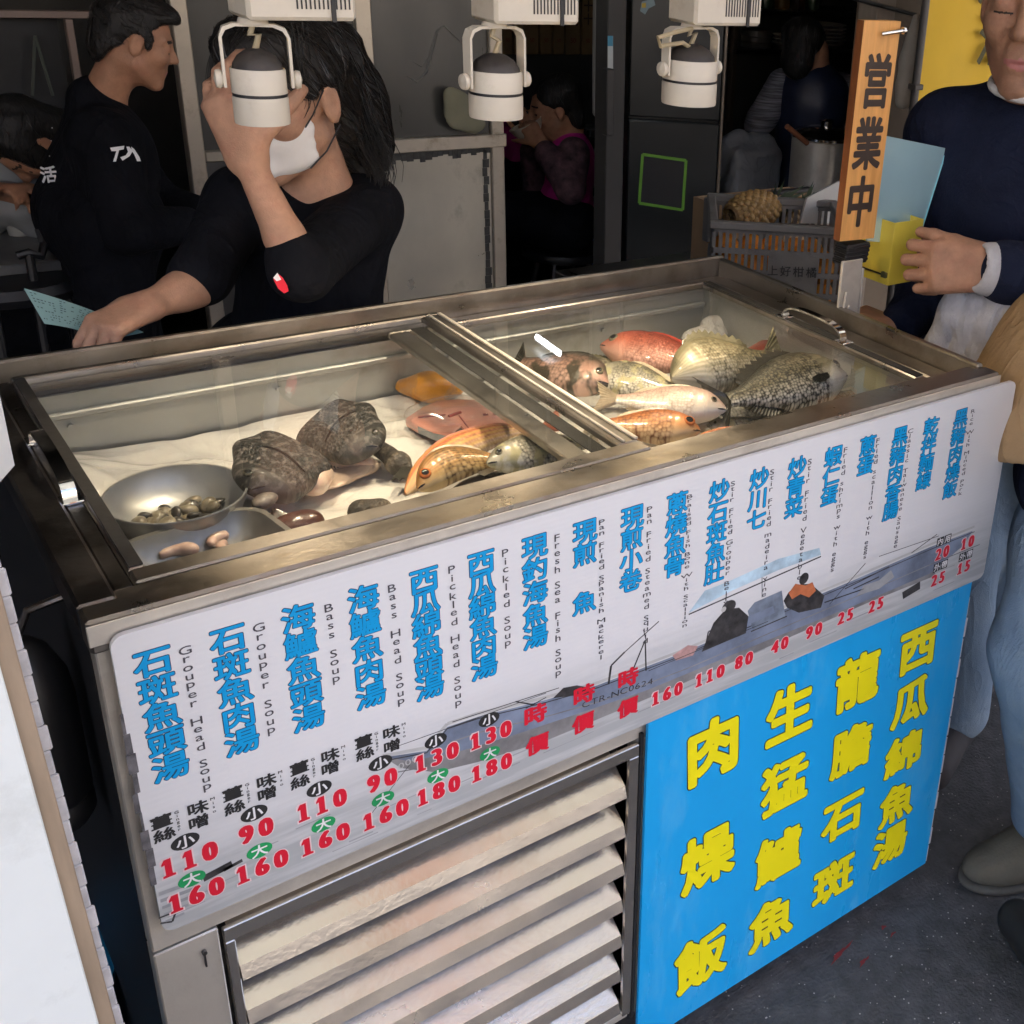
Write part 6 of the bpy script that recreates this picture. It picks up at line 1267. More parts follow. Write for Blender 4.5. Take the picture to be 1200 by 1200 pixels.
mb = MB(); a, b = ux(1002, 310, x0 - .006), ux(1036, 322, x0 - .004); mb.tube([a, b], .0024, 0, 8); mb.box(b - V(.003, .006, .005), b + V(.003, .006, .005), 1, .001); mb.build('screw', [CHROME, mat('dark_nut', (.08, .08, .03), .5)], hb)
yb = y0 + .030; cs = [uy(1032, 158, yb), uy(1110, 174, yb), uy(1077, 268, yb), uy(1018, 262, yb)]; cs[2] = cs[2] - EZ * .03; cs[3] = cs[3] - EZ * .03
mb = MB(); mb.prism(cs, (0, .003, 0), 0); mb.prism([cs[1] + V(.0002, -.0012, 0), cs[1] + V(-.003, -.0012, 0), cs[2] + V(-.003, -.0012, 0), cs[2] + V(.0002, -.0012, 0)], (0, .001, 0), 1)
tag(mb.build('blue_card', [PAPER_BL, mat('bright_card_edge', (.30, .72, .78), .3)], smooth=False), 'pale blue translucent card standing in the yellow box', 'card')

# ================================================================== LEFT FOREGROUND BOARD
wx = uy(32, 640, -.2)[0]; t = thing('display_board', (wx - .3, -.19, .001), 'blank white display board with a corrugated edge standing at the left of the counter', 'display board')
zt = uy(6, 556, -.2)[2]
def lean(z): return .000
mb = MB(); mb.box((wx - .62, -.205, .001), (wx - .010, -.200, zt), 0, .001); mb.build('white_face', WHITEB, t)
mb = MB(); mb.box((wx - .61, -.1995, .001), (wx + .001, -.187, zt - .004), 0, .001); mb.build('wood_batten', mat('pale_brown_batten', (.33, .25, .17), .6, 0, .2, 8, stretch=(6, 6, 1)), t)
mb = MB()
for i in range(60):
    z = .002 + i * .0212; 
    if z + .022 > zt - .004: break
    d = .0065 + .0008 * math.sin(i * 2.3) + .0004 * (i % 2); mb.box((wx - .6, -.1865, z), (wx + d, -.183, z + .0208), 0, .0012)
mb.build('corrugated_sheet', mat('corrugated_white_plastic', (.55, .54, .54), .35, 0, .2, 50, coat=.3), t); t.rotation_euler = (0, rad(-1.6), 0); t.location[0] += .012
mb = MB(); c = uy(-30, 530, -.22); e = uy(15, 552, -.22); mb.box((c[0] - .3, -.245, e[2]), (e[0], -.207, e[2] + .075), 0, .010); tag(mb.build('plastic_tray', mat('white_plastic', (.66, .66, .62), .4, 0, .04, 10)), 'white plastic tray edge resting on top of the blank board', 'tray')
cn = thing('canister', (-.045, .16, .55), 'black plastic canister hanging on the left side of the counter', 'canister')
mb = MB(); mb.lathe([(0, .0), (.030, .0), (.036, .01), (.036, .025), (.033, .03), (.036, .035), (.037, .14), (.034, .17), (.022, .20), (.012, .21), (0, .212)], (-.042, .13, .70), n=28); mb.build('tank', BLACK, cn)
mb = MB(); mb.tube([(-.042, .13, .915), (-.03, .13, .94), (.0, .13, .945)], .004, 0, 8); mb.build('hook', STEEL_DK, cn)
bk = thing('bucket', (-.10, .42, .001), 'blue plastic bucket on the ground behind the blank white board', 'bucket')
mb = MB(); mb.lathe([(0, .002), (.10, .002), (.13, .25), (.138, .25), (.138, .262), (.126, .262), (.098, .012), (0, .012)], (-.13, .40, 0), n=32); mb.build('pail', mat('blue_pail', (.01, .16, .32), .45), bk)

# ================================================================== STEEL AND GLASS PARTITION BEHIND THE WOMAN
PY = 2.5
def PP(x, y): return uy(x, y, PY)
pr = thing('partition', PP(500, 330) * V(1, 1, 0), 'aluminium framed partition with frosted panes and a stained steel lower panel behind the woman', 'partition')
zs = PP(520, 168)[2]; xr0, xr1 = PP(575, 100)[0], PP(590, 100)[0]; xm0, xm1 = PP(419, 60)[0], PP(438, 60)[0]; xl0, xl1 = PP(206, 60)[0], PP(226, 60)[0]; ZT = 2.1
mb = MB(); mb.box((xl0, PY, .002), (xl1, PY + .04, ZT), 0, .003); mb.build('post', FRAME_AL, pr)
mb = MB(); mb.box((xm0, PY, .002), (xm1, PY + .04, ZT), 0, .003); mb.build('post', FRAME_AL, pr)
mb = MB(); mb.box((xr0, PY, .002), (xr1, PY + .04, ZT), 0, .003); mb.build('post', FRAME_AL, pr)
mb = MB(); mb.box((xm1 + .001, PY - .006, zs - .022), (xr1 + .006, PY + .045, zs + .020), 0, .003); mb.build('sill', FRAME_AL, pr)
mb = MB(); mb.box((xl1 + .001, PY + .004, zs - .015), (xm0 - .001, PY + .035, zs + .015), 0, .003); mb.build('sill', FRAME_AL, pr)
PANEL = mat('stained_steel_panel', (.50, .47, .39), .36, .6, .12, 5, .06, 60, rvar=.12, stain=(.26, .235, .19), stscale=5, stretch=(1, 1, .7))
mb = MB(); mb.box((xm1 + .001, PY + .012, .06), (xr0 - .001, PY + .02, zs - .024)); lp = mb.build('steel_panel', PANEL, pr, smooth=False)
mb = MB(); gl = mat('grey_sealant', (.06, .06, .055), .8, 0, .4, 40)
x = xm1 + .004
while x < xr0 - .02:
    w = RNG.uniform(.010, .024); mb.box((x, PY + .010, zs - .026 - RNG.uniform(.010, .034)), (x + w, PY + .0118, zs - .0225)); x += w + .0008
for i in range(22): mb.box((xr0 - .028 + RNG.uniform(-.003, .003), PY + .010, zs - .06 - i * .028), (xr0 - .010 + RNG.uniform(-.004, .004), PY + .0118, zs - .06 - i * .028 + .0272))
mb.build('sealant', gl, lp, smooth=False)
mb = MB(); mb.box((xl1 + .001, PY + .012, .06), (xm0 - .001, PY + .02, zs - .017)); mb.build('steel_panel', mat('dim_steel_panel', (.085, .083, .078), .5, .3, .2, 4), pr, smooth=False)
mb = MB(); mb.box((xm1 + .001, PY + .016, zs + .021), (xr0 - .001, PY + .021, ZT - .01)); mb.build('pane', FROST, pr, smooth=False)
mb = MB(); mb.box((xl1 + .001, PY + .016, zs + .016), (xm0 - .001, PY + .021, ZT - .01)); mb.build('pane', FROST, pr, smooth=False)
# smears on the pane and a pale cloth glove hung in front of it
mb = MB(); SM = mat('soap_smear', (.115, .115, .105), .6, 0, .3, 30)
mb.tube([uy(x, y, PY + .0165) for x, y in ((474, 88), (488, 96), (500, 84), (506, 60), (512, 36), (520, 30), (532, 42), (544, 52))], [.001, .004, .005, .005, .004, .003, .003, .001], 0, 6)
mb.tube([uy(x, y, PY + .0165) for x, y in ((480, 70), (494, 78), (503, 66), (507, 48))], [.001, .003, .003, .001], 0, 6); mb.build('smear', SM, pr)
sf = SDF(); c = uy(538, 130, PY - .02); sf.ell(c, V(.052, .012, .062), None, .02); sf.ell(uy(528, 112, PY - .02), V(.024, .010, .028), None, .02); sf.ell(uy(556, 145, PY - .02), V(.04, .011, .03), None, .02)
tag(sf.build('cloth_glove', mat('pale_yellow_cloth', (.20, .195, .13), .9, 0, .1, 14, .3, 80), None, .005, .002, 60), 'pale yellow cloth hung on the frosted partition beside the middle lamp', 'cloth')

# ================================================================== BACK OF THE SHOP
# black fridge with a green taped square
FY = 2.15; FA = rad(-32); f0 = uy(737, 80, FY)[0]; FPV = V(f0, FY, 0); FN = V(math.sin(FA), -math.cos(FA), 0)
def fp(px, py, off=0.):
    d = ray(px, py); p = CC + d * (((FPV + FN * off - CC) @ FN) / (d @ FN)); q = p - FPV; c, s_ = math.cos(-FA), math.sin(-FA); return V(FPV[0] + q[0] * c - q[1] * s_, FPV[1] + q[0] * s_ + q[1] * c, p[2])
f1_ = fp(848, 80)[0]
fr = thing('fridge', ((f0 + f1_) / 2, FY + .3, .005), 'tall black two-door fridge with a bright green taped square, behind the counter', 'fridge')
zsplit = fp(790, 141)[2]
mb = MB(); mb.box((f0, FY + .03, .005), (f1_, FY + .55, 2.0), 0, .006); mb.build('cabinet', FRIDGE_M, fr)
mb = MB(); mb.box((f0 + .002, FY, zsplit + .004), (f1_ - .002, FY + .0285, 1.99), 0, .005); d1 = mb.build('door', FRIDGE_M, fr)
mb = MB(); mb.box((f0 + .002, FY, .06), (f1_ - .002, FY + .0285, zsplit - .004), 0, .005); d2 = mb.build('door', FRIDGE_M, fr)
mb = MB(); mb.box((f1_ - .0015, FY - .002, .06), (f1_ + .008, FY + .02, 1.99), 0, .002); mb.build('edge_trim', mat('dull_trim', (.16, .13, .10), .4, .4), fr)
mb = MB(); qs = [fp(x, y, .001) for x, y in ((753, 181), (804, 188), (800, 246), (749, 238))]
for a, b in zip(qs, qs[1:] + qs[:1]): n = nrm(np.cross(b - a, EY)) * .0045; mb.prism([a - n, b - n, b + n, a + n], (0, -.0012, 0), 0)
mb.build('green_tape', GREEN_TAPE, d2, smooth=False)
mb = MB(); mb.prism([q + V(0, .0004, 0) for q in qs], (0, -.0009, 0)); mb.build('blackboard_sheet', mat('blackboard_film', (.006, .006, .007), .6), d2, smooth=False)
mb = MB(); mb.prism([fp(x, y, .001) for x, y in ((752, 2), (766, -2), (768, 6), (760, 10), (756, 17), (750, 13))], (0, -.001, 0), 0); mb.prism([fp(x, y, .0022) for x, y in ((752, 4), (757, 3), (757, 9), (752, 9))], (0, -.001, 0), 1); mb.build('sticker', [mat('pale_sticker', (.12, .18, .20), .5), mat('sticker_yellow', (.3, .22, .02), .5)], d1, smooth=False)
mb = MB(); mb.box((uy(712, 60, 2.15)[0], 2.15, .005), (f0 - .012, 2.22, 2.3), 0, .003); mb.box((uy(706, 60, 2.15)[0], 2.12, .92), (uy(712, 60, 2.15)[0] + .008, 2.149, 1.12), 0, .003); tag(mb.build('door_post', mat('dark_post', (.03, .03, .03), .5)), 'dark door post at the left side of the black fridge', 'post')
p_ = np.array(fr.location) - FPV; c_, s_ = math.cos(FA), math.sin(FA); fr.location = (FPV[0] + p_[0] * c_ - p_[1] * s_, FPV[1] + p_[0] * s_ + p_[1] * c_, fr.location[2]); fr.rotation_euler = (0, 0, FA)
# wooden menu plaques on the back wall
BYW = 3.72; pxs = [588, 602, 615, 632, 648, 662, 681, 697, 715]
chars = ['魚肉', '蚵仔', '海鮮', '魚片', '蛤仔湯', '鮮魚湯', '十', '魚', '乾麵']
proto = None
for i in range(8):
    xa, xb = uy(pxs[i] + 1, 60, BYW)[0], uy(pxs[i + 1] - 1, 60, BYW)[0]; zb_ = uy(pxs[i], 64, BYW)[2]
    p = thing('menu_plaque', ((xa + xb) / 2, BYW, zb_), 'dim wooden menu plaque with brushed characters hanging on the back wall', 'menu plaque', 'wooden menu plaques in a row on the back wall')
    mb = MB(); mb.box((xa, BYW, zb_), (xb, BYW + .02, zb_ + .62), 0, .003); mb.build('plaque', WOOD_OLD, p)
    mb = MB(); w = (xb - xa) * .8
    for j, ch in enumerate(chars[i] * 3): put(mb, ch, V((xa + xb) / 2, BYW, zb_ + .15 + w * 1.1 * (len(chars[i]) * 3 - j - 1)), w, w, EX, EZ, .001, .03)
    mb.build('lettering', INK, p, smooth=False)
    mb = MB(); word(mb, '50', V((xa + xb) / 2, BYW, zb_ + .06), w * .5, EX, EZ, .001, .0, 0); mb.build('price', mat('faded_red_ink', (.16, .03, .02), .7), p, smooth=False)
# low-detail helper for people at the back
def small_person(name_label, hpx, D, hs, fw, ch, wa, pe, arms, feet, top, skin, hairfn=None, knees=None, sleeve=.55, vest=None, slm=None, ground=.005, bottoms=CLOTH_BK, pose_up=(0, 0, 1), tors=.8):
    hc = ud(hpx[0], hpx[1], D) if len(hpx) == 2 else np.array(hpx); Rh = frame(fw, pose_up)
    t = thing('person', (pe[0], pe[1], ground), name_label, 'person'); bf = frame(V(fw[0], fw[1], 0)); sf = SDF()
    nk = ch + EZ * .17 * tors / .8; head(sf, hc, Rh, hs, nk); torso(sf, ch, wa, pe, bf, tors)
    for a, b, c, n in arms: sf.cone(a, b, .042, .036, .02); sf.cone(b, c, .036, .025, .01); hand(sf, c, nrm(c - b), n, 1, .9, (.7, .8, .5))
    legs(sf, pe, bf, feet, knees=knees); sf.build('body', [skin, LIP, BROW], t, .007, matfn=facemat(hc, Rh, hs), clip=[((0, 0, ground + .02), (0, 0, -1))])
    sf = SDF(); torso(sf, ch, wa, pe + EZ * .04, bf, tors + .02, .014)
    sf.build(vest or 'shirt', top, t, .009, .005, 22, 4)
    sf = SDF()
    for a, b, c, n in arms: sf.cone(a, b, .064, .054, .03); sf.cone(b, b * (1 - sleeve) + c * sleeve, .054, .046, .02)
    sf.build('sleeves', slm or top, t, .009, .004, 22, 6)
    sf = SDF(); legs(sf, pe, bf, feet, .014, knees=knees); sf.ell(pe, V(.125, .17, .12), bf, .05); sf.build('trousers', bottoms, t, .010, .004, 17, 3, clip=[((0, 0, ground + .03), (0, 0, -1))])
    for f in feet: sf = SDF(); shoe(sf, f, bf[:, 0]); sf.build('shoe', BLACKR, t, .009, clip=[((0, 0, ground), (0, 0, -1))])
    T = lambda x, y, z: hc + Rh @ (V(x, y, z) * hs)
    sf = SDF(); sf.ell(T(-.022, 0, .045), V(.100, .084, .092) * hs, Rh, .01); sf.ell(T(-.070, 0, -.03), V(.045, .068, .08) * hs, Rh, .02); sf.ell(T(.078, 0, -.02), V(.064, .105, .078) * hs, Rh, .008, 1)
    if hairfn: hairfn(sf, T, hs, Rh)
    hr_ = sf.build('hair', HAIR, t, .006, .003, 110, 3); comb(hr_, 160, .06, lambda p: (p - hc) * V(3, 3, 0) - EZ * .8, 4, steps=6, w=.001)
    return t, hc, T
# woman drinking from a bowl, seated on a stool
v, r = dirs(650, 130); D = 4.62; G = lambda x, y, d=0.: ud(x, y, D + d)
hc = G(650, 128); fw = nrm(-r * .9 - v * .15 - EZ * .2); ch = G(668, 195, .05); wa = G(664, 255, .08); pe = V(G(660, 290, .1)[0], G(660, 290, .1)[1], .44)
arms = [(G(672, 180, -.12), G(668, 222, -.2), G(633, 168, -.14), v), (G(650, 182, .15), G(630, 225, .1), G(622, 165, .02), v)]
kn = [pe - r * .34 + V(0, 0, .02), pe - r * .32 - v * .16 + V(0, 0, .02)]; fe = [V(*(kn[0] + r * .03)[:2], .005), V(*(kn[1] + r * .03)[:2], .005)]
def bun(sf, T, s, R): sf.ell(T(-.06, .0, .07), V(.06, .08, .05) * s, R, .02)
t, _, _ = small_person('woman in a magenta vest and plaid sleeves seated at the back, drinking from a bowl', (650, 128), D, .94, fw, ch, wa, pe, arms, fe, CLOTH_PK, SKIN_D, bun, kn, .8, 'vest', CLOTH_PL, tors=.74)
bw = G(624, 153, -.06); mb = MB(); mb.lathe([(0, 0), (.03, 0), (.055, .035), (.066, .06), (.062, .06), (.05, .036), (.028, .006), (0, .006)], bw - EZ * .03, nrm(EZ - r * .5), n=24); tag(mb.build('soup_bowl', WHITEP), 'pale soup bowl held to the mouth of the woman in magenta', 'bowl')
stl = thing('stool', (pe[0], pe[1], .005), 'round black stool under the woman in magenta', 'stool'); mb = MB(); mb.lathe([(0, 0), (.16, 0), (.165, .015), (.16, .03), (0, .032)], (pe[0], pe[1], .30), n=24); mb.build('seat', BLACK, stl)
for a in range(4): mb = MB(); q = V(math.cos(a * 1.5708 + .7), math.sin(a * 1.5708 + .7), 0); mb.tube([V(pe[0], pe[1], .30) + q * .10, V(pe[0], pe[1], .006) + q * .15], .012, 0, 8); mb.build('leg', STEEL_DK, stl)
# second diner in pink facing her, mostly hidden by the partition
D = 5.0; hc2 = G(560, 95, .5); ch2 = G(585, 170, .5); wa2 = G(582, 240, .5); pe2 = V(wa2[0], wa2[1], .44); kn2 = [pe2 + r * .36, pe2 + r * .34 - v * .16]; fe2 = [V(*k[:2], .005) for k in kn2]
small_person('diner in a pink top half hidden behind the partition edge', hc2, D, .8, nrm(r * .9 - EZ * .2), ch2, wa2, pe2, [(G(598, 165, .4), G(606, 200, .35), G(612, 172, .38), v), (G(580, 165, .6), G(590, 205, .6), G(612, 195, .5), v)], fe2, CLOTH_PK, SKIN_D, None, kn2, .9, tors=.66)
# dark dining table between them
tb = thing('dining_table', (G(610, 235, .25)[0], G(610, 235, .25)[1], .005), 'dark dining table between the two seated diners', 'table'); c = G(608, 238, .28)
mb = MB(); mb.box((c[0] - .24, c[1] - .25, c[2] - .03), (c[0] + .18, c[1] + .25, c[2]), 0, .004); mb.build('top', BLACK, tb)
for a, b in ((-.2, -.2), (.14, -.2), (-.2, .2), (.14, .2)): mb = MB(); mb.box((c[0] + a - .015, c[1] + b - .015, .005), (c[0] + a + .015, c[1] + b + .015, c[2] - .031)); mb.build('leg', BLACK, tb)
# blue bin, hanging white strip
bpz = uz(704, 300, .01); bp0 = uy(704, 246, 3.35); mb = MB(); w = .045
cx_, cy_ = bp0[0], 3.35
mb.lathe([(0, .0), (.052, 0), (.062, bp0[2] - .02), (.068, bp0[2] - .02), (.068, bp0[2]), (.060, bp0[2]), (.048, .01), (0, .01)], (cx_, cy_, .006), n=4, up=V(1, 1, 0)); bn = thing('waste_bin', (cx_, cy_, .005), 'narrow blue plastic waste bin on the floor at the back', 'waste bin'); mb.build('bin', BLUEP, bn)
sf = SDF(); sf.ell((cx_ + .01, cy_, bp0[2] + .008), V(.045, .045, .02), None, .01); sf.build('liner_bag', CLOTH_WH, bn, .006, .006, 60)
# stacked newspapers on a low rack between the diners and the fridge
rk = thing('rack', (uy(690, 250, 3.5)[0], 3.5, .005), 'dim metal rack with stacked papers beside the blue bin', 'rack'); x0 = uy(684, 200, 3.5)[0]; x1 = uy(716, 200, 3.5)[0]
for zpx in (160, 190, 215, 240): z = uy(700, zpx, 3.5)[2]; mb = MB(); mb.box((x0, 3.46, z - .008), (x1, 3.64, z), 0, .002); mb.build('shelf', STEEL_DK, rk); mb = MB(); mb.box((x0 + .02, 3.48, z + .001), (x1 - .02, 3.62, z + .035), 0, .003); mb.build('papers', mat('dim_paper', (.14, .14, .135), .8, 0, .5, 30), rk)
for x in (x0 - .011, x1 + .001): mb = MB(); mb.box((x, 3.46, .005), (x + .01, 3.47, uy(700, 150, 3.5)[2])); mb.build('upright', STEEL_DK, rk)

# ---- kitchen: shelf with plates, cook, pot, sack
v, r = dirs(930, 100); KY = 3.25; K = lambda x, y, yy=KY: uy(x, y, yy)
ks = thing('plate_shelf', K(950, 65) * V(1, 1, 0), 'dark kitchen shelf with stacked dishes behind the cook', 'shelf'); xa, xb = K(862, 60)[0], K(1040, 60)[0]
for py in (58, 14): z = K(950, py)[2]; mb = MB(); mb.box((xa, KY, z - .02), (xb, KY + .32, z), 0, .003); mb.build('board', STEEL_DK, ks)
for x in (xa, K(930, 60)[0], xb): mb = MB(); mb.box((x - .012, KY + .002, .005), (x + .012, KY + .03, 1.6), 0, .002); mb.build('upright', mat('brown_upright', (.07, .05, .035), .5), ks)
zsh = K(985, 58)[2]
def plate(x, y, z, r_, lab):
    mb = MB(); mb.lathe([(0, 0), (r_ * .55, 0), (r_, .016), (r_ * .99, .019), (r_ * .5, .005), (0, .005)], (x, y, z), n=24); return tag(mb.build('plate', WHITEP), lab, 'plate', 'white plates stacked on the kitchen shelf')
xq = K(985, 50)[0]; first = plate(xq, KY + .14, zsh + .001, .12, 'white plate in the stack on the kitchen shelf')
for i in range(1, 6): o = copy_tree(first); o.location = (xq + .003 * math.sin(i * 2), KY + .14, zsh + .001 + i * .017)
xq2 = K(955, 50)[0]
for i in range(3): o = copy_tree(first); o.location = (xq2 - .06, KY + .13, zsh + .001 + i * .017); o.scale = (.6, .6, 1)
mb = MB(); c = K(905, 56); mb.lathe([(0, 0), (.07, 0), (.075, .02), (.07, .025), (.07, .045), (.075, .05), (.07, .075), (.05, .08), (0, .08)], (c[0], KY + .12, zsh + .001), n=20); tag(mb.build('dish_stack', mat('dim_dish', (.10, .09, .075), .5)), 'stack of dim brown dishes at the left of the kitchen shelf', 'dishes')
mb = MB(); c = K(885, 90); mb.lathe([(0, 0), (.05, 0), (.06, .09), (.055, .10), (0, .10)], (c[0], KY + .5, c[2]), n=20); tag(mb.build('hanging_pail', mat('cream_pail', (.20, .17, .10), .6), origin=None), 'small cream pail hanging below the kitchen shelf', 'pail')
D = 4.45; G2 = lambda x, y, d=0.: ud(x, y, D + d)
fw = nrm(v * .92 + r * .25 - EZ * .15); ch = G2(950, 118, .02); wa = G2(948, 175, .04); pe = V(*G2(945, 220, .05)[:2], .60)
arms = [(G2(918, 100, .02), G2(892, 140, -.02), G2(876, 162, .06), v), (G2(985, 105, .1), G2(998, 150, .15), G2(985, 170, .3), v)]
fe = [V(pe[0] - .08, pe[1], .005), V(pe[0] + .10, pe[1] + .03, .005)]
small_person('cook in a navy quilted vest with striped sleeves, seen from behind in the kitchen', (941, 63), D, .92, fw, ch, wa, pe, arms, fe, CLOTH_NV2, SKIN_D, bun, None, .35, 'quilted_vest', CLOTH_ST, tors=.80)
pt = thing('stock_pot', uy(965, 190, 1.95) * V(1, 1, 0), 'large stainless steel stock pot with a domed lid, left of the wooden sign', 'stock pot')
pc_ = uy(972, 162, 1.95); rp_ = .115; zt_ = pc_[2]
mb = MB(); mb.lathe([(0, zt_ - .30), (rp_, zt_ - .30), (rp_, zt_ - .005), (rp_ * 1.04, zt_), (rp_ * .98, zt_)], (pc_[0], 1.97, 0), n=40); mb.build('pot', STEEL, pt)
mb = MB(); mb.lathe([(rp_ * 1.05, zt_ + .001), (rp_ * 1.05, zt_ + .008), (rp_ * .9, zt_ + .022), (rp_ * .4, zt_ + .036), (.02, zt_ + .038), (.02, zt_ + .052), (.03, zt_ + .058), (0, zt_ + .062)], (pc_[0], 1.97, 0), n=40); mb.build('lid', CHROME, pt)
stv = thing('stove', (pc_[0], 2.0, .005), 'dark steel stove under the stock pot', 'stove'); mb = MB(); mb.box((pc_[0] - .32, 1.78, .005), (pc_[0] + .35, 2.2, zt_ - .302), 0, .006); mb.build('body', STEEL_DK, stv)
mb = MB(); a, b = uy(922, 148, 1.85), uy(946, 168, 1.85); mb.tube([a, b], .009, 0, 8); tag(mb.build('ladle_handle', mat('brown_wood_handle', (.20, .07, .03), .6)), 'brown wooden ladle handle resting against the stock pot', 'ladle')
SACK = mat('grey_white_sack', (.25, .26, .27), .6, 0, .1, 8, .4, 40); folds(SACK, 9, .5, .02, (1, 1, 1))
sf = SDF(); c = uy(874, 205, 2.35); sf.rbox(c - EZ * .03, V(.085, .05, .12), .03, None, .03); sf.ell(c + V(-.06, 0, .12), V(.05, .04, .05), None, .04); sf.ell(c + V(.07, 0, .11), V(.05, .04, .04), None, .04)
tag(sf.build('white_sack', SACK, None, .008, .014, 30), 'crumpled white sack beside the black fridge, under the cook\'s hand', 'sack')
mb = MB(); c = uy(874, 240, 2.35); mb.box((c[0] - .16, 2.27, .005), (c[0] + .16, 2.45, uy(874, 235, 2.35)[2] - .10), 0, .004); tag(mb.build('side_table', STEEL_DK), 'dark steel side table carrying the white sack', 'side table')
# ---- fruit crate
CYy = 1.05; ca_, cb_ = uy(838, 258, CYy), uy(980, 262, CYy); czb = uy(900, 352, CYy)[2] - .06; ctop = ca_[2]
CA = rad(-36); w_ = .30
while True:
    q = ca_ + V(math.cos(CA), math.sin(CA), 0) * w_; dd_ = (q - CC) @ CR
    if CX + CF * dd_[0] / dd_[2] > 988: break
    w_ += .01
x0, x1, y0, y1 = ca_[0], ca_[0] + w_, CYy, CYy + .27
CPIV = V(x0, y0, 0)
def turn(o):
    p = np.array(o.location) - CPIV; c, s_ = math.cos(CA), math.sin(CA); o.location = (CPIV[0] + p[0] * c - p[1] * s_, CPIV[1] + p[0] * s_ + p[1] * c, o.location[2]); o.rotation_euler[2] += CA
cr_ = thing('fruit_crate', ((x0 + x1) / 2, (y0 + y1) / 2, czb), 'grey plastic slotted crate of oranges with a handwritten panel, behind the counter', 'crate')
mb = MB()
def slotted(p, ux_, w, z0, z1, nrm_, label_gap):
    cols = 20; rows = 5; cw = w / cols; rh = (z1 - z0) / rows; tt = .004
    for j in range(rows + 1): z = z0 + j * rh; mb.prism([p + ux_ * 0 + EZ * (z - .0065), p + ux_ * w + EZ * (z - .0065), p + ux_ * w + EZ * (z + .0065), p + EZ * (z + .0065)], nrm_ * tt)
    for i in range(cols + 1):
        for j in range(rows):
            x = i * cw; za = z0 + j * rh + .0068; zb_ = z0 + (j + 1) * rh - .0068
            mb.prism([p + ux_ * (x - .0042) + EZ * za, p + ux_ * (x + .0042) + EZ * za, p + ux_ * (x + .0042) + EZ * zb_, p + ux_ * (x - .0042) + EZ * zb_], nrm_ * tt)
    if label_gap: mb.prism([p + ux_ * w * .42 + EZ * (z0 + rh * 2.02), p + ux_ * w * .80 + EZ * (z0 + rh * 2.02), p + ux_ * w * .80 + EZ * (z0 + rh * 3.98), p + ux_ * w * .42 + EZ * (z0 + rh * 3.98)], -nrm_ * .002 + nrm_ * .0001)
slotted(V(x0, y0, 0), EX, x1 - x0, czb + .01, ctop - .02, EY, True); slotted(V(x0, y1, 0), EX, x1 - x0, czb + .01, ctop - .02, -EY, False)
slotted(V(x0, y0 + .005, 0), EY, y1 - y0 - .01, czb + .01, ctop - .02, EX, False); slotted(V(x1, y0 + .005, 0), EY, y1 - y0 - .01, czb + .01, ctop - .02, -EX, False)
for a, b in (((x0 - .012, y0 - .012, ctop - .018), (x1 + .012, y0 + .008, ctop)), ((x0 - .012, y1 - .008, ctop - .018), (x1 + .012, y1 + .012, ctop)), ((x0 - .012, y0 + .0085, ctop - .018), (x0 + .008, y1 - .0085, ctop)), ((x1 - .008, y0 + .0085, ctop - .018), (x1 + .012, y1 - .0085, ctop)), ((x0, y0, czb), (x1, y1, czb + .008))): mb.box(a, b, 0, .003)
cb2 = mb.build('slotted_box', CRATEM, cr_, smooth=False)
mb = MB(); xm = x0 + (x1 - x0) * .61
for j, ch in enumerate('上好柑橘'): put(mb, ch, V(xm + (j - 1.5) * .030, y0 - .0022, czb + (ctop - czb) * .60), .026, .026, EX, EZ, .0006, .01, rot=.05)
mb.build('handwriting', BLACK_INK, cb2, smooth=False)
mb = MB(); mb.ball((0, 0, 0), (.034, .034, .031), 0, 12); po = mb.build('orange', ORANGE_M, origin=(0, 0, 0)); first = True
for i in range(45):
    o = po if first else copy_tree(po); first = False
    k = i % 15; lay = i // 15
    o.location = (x0 + .045 + (k % 5) * (x1 - x0 - .09) / 4 + RNG.uniform(-.008, .008), y0 + .042 + (k // 5) * .085 + RNG.uniform(-.006, .006), czb + .042 + lay * .058); o.rotation_euler = tuple(RNG.uniform(0, 6, 3)); tag(o, 'orange in the grey slotted crate', 'orange', 'oranges in the grey crate')
for o in [o for o in COL.objects if o.get('category') in ('orange', 'crate')]: turn(o)
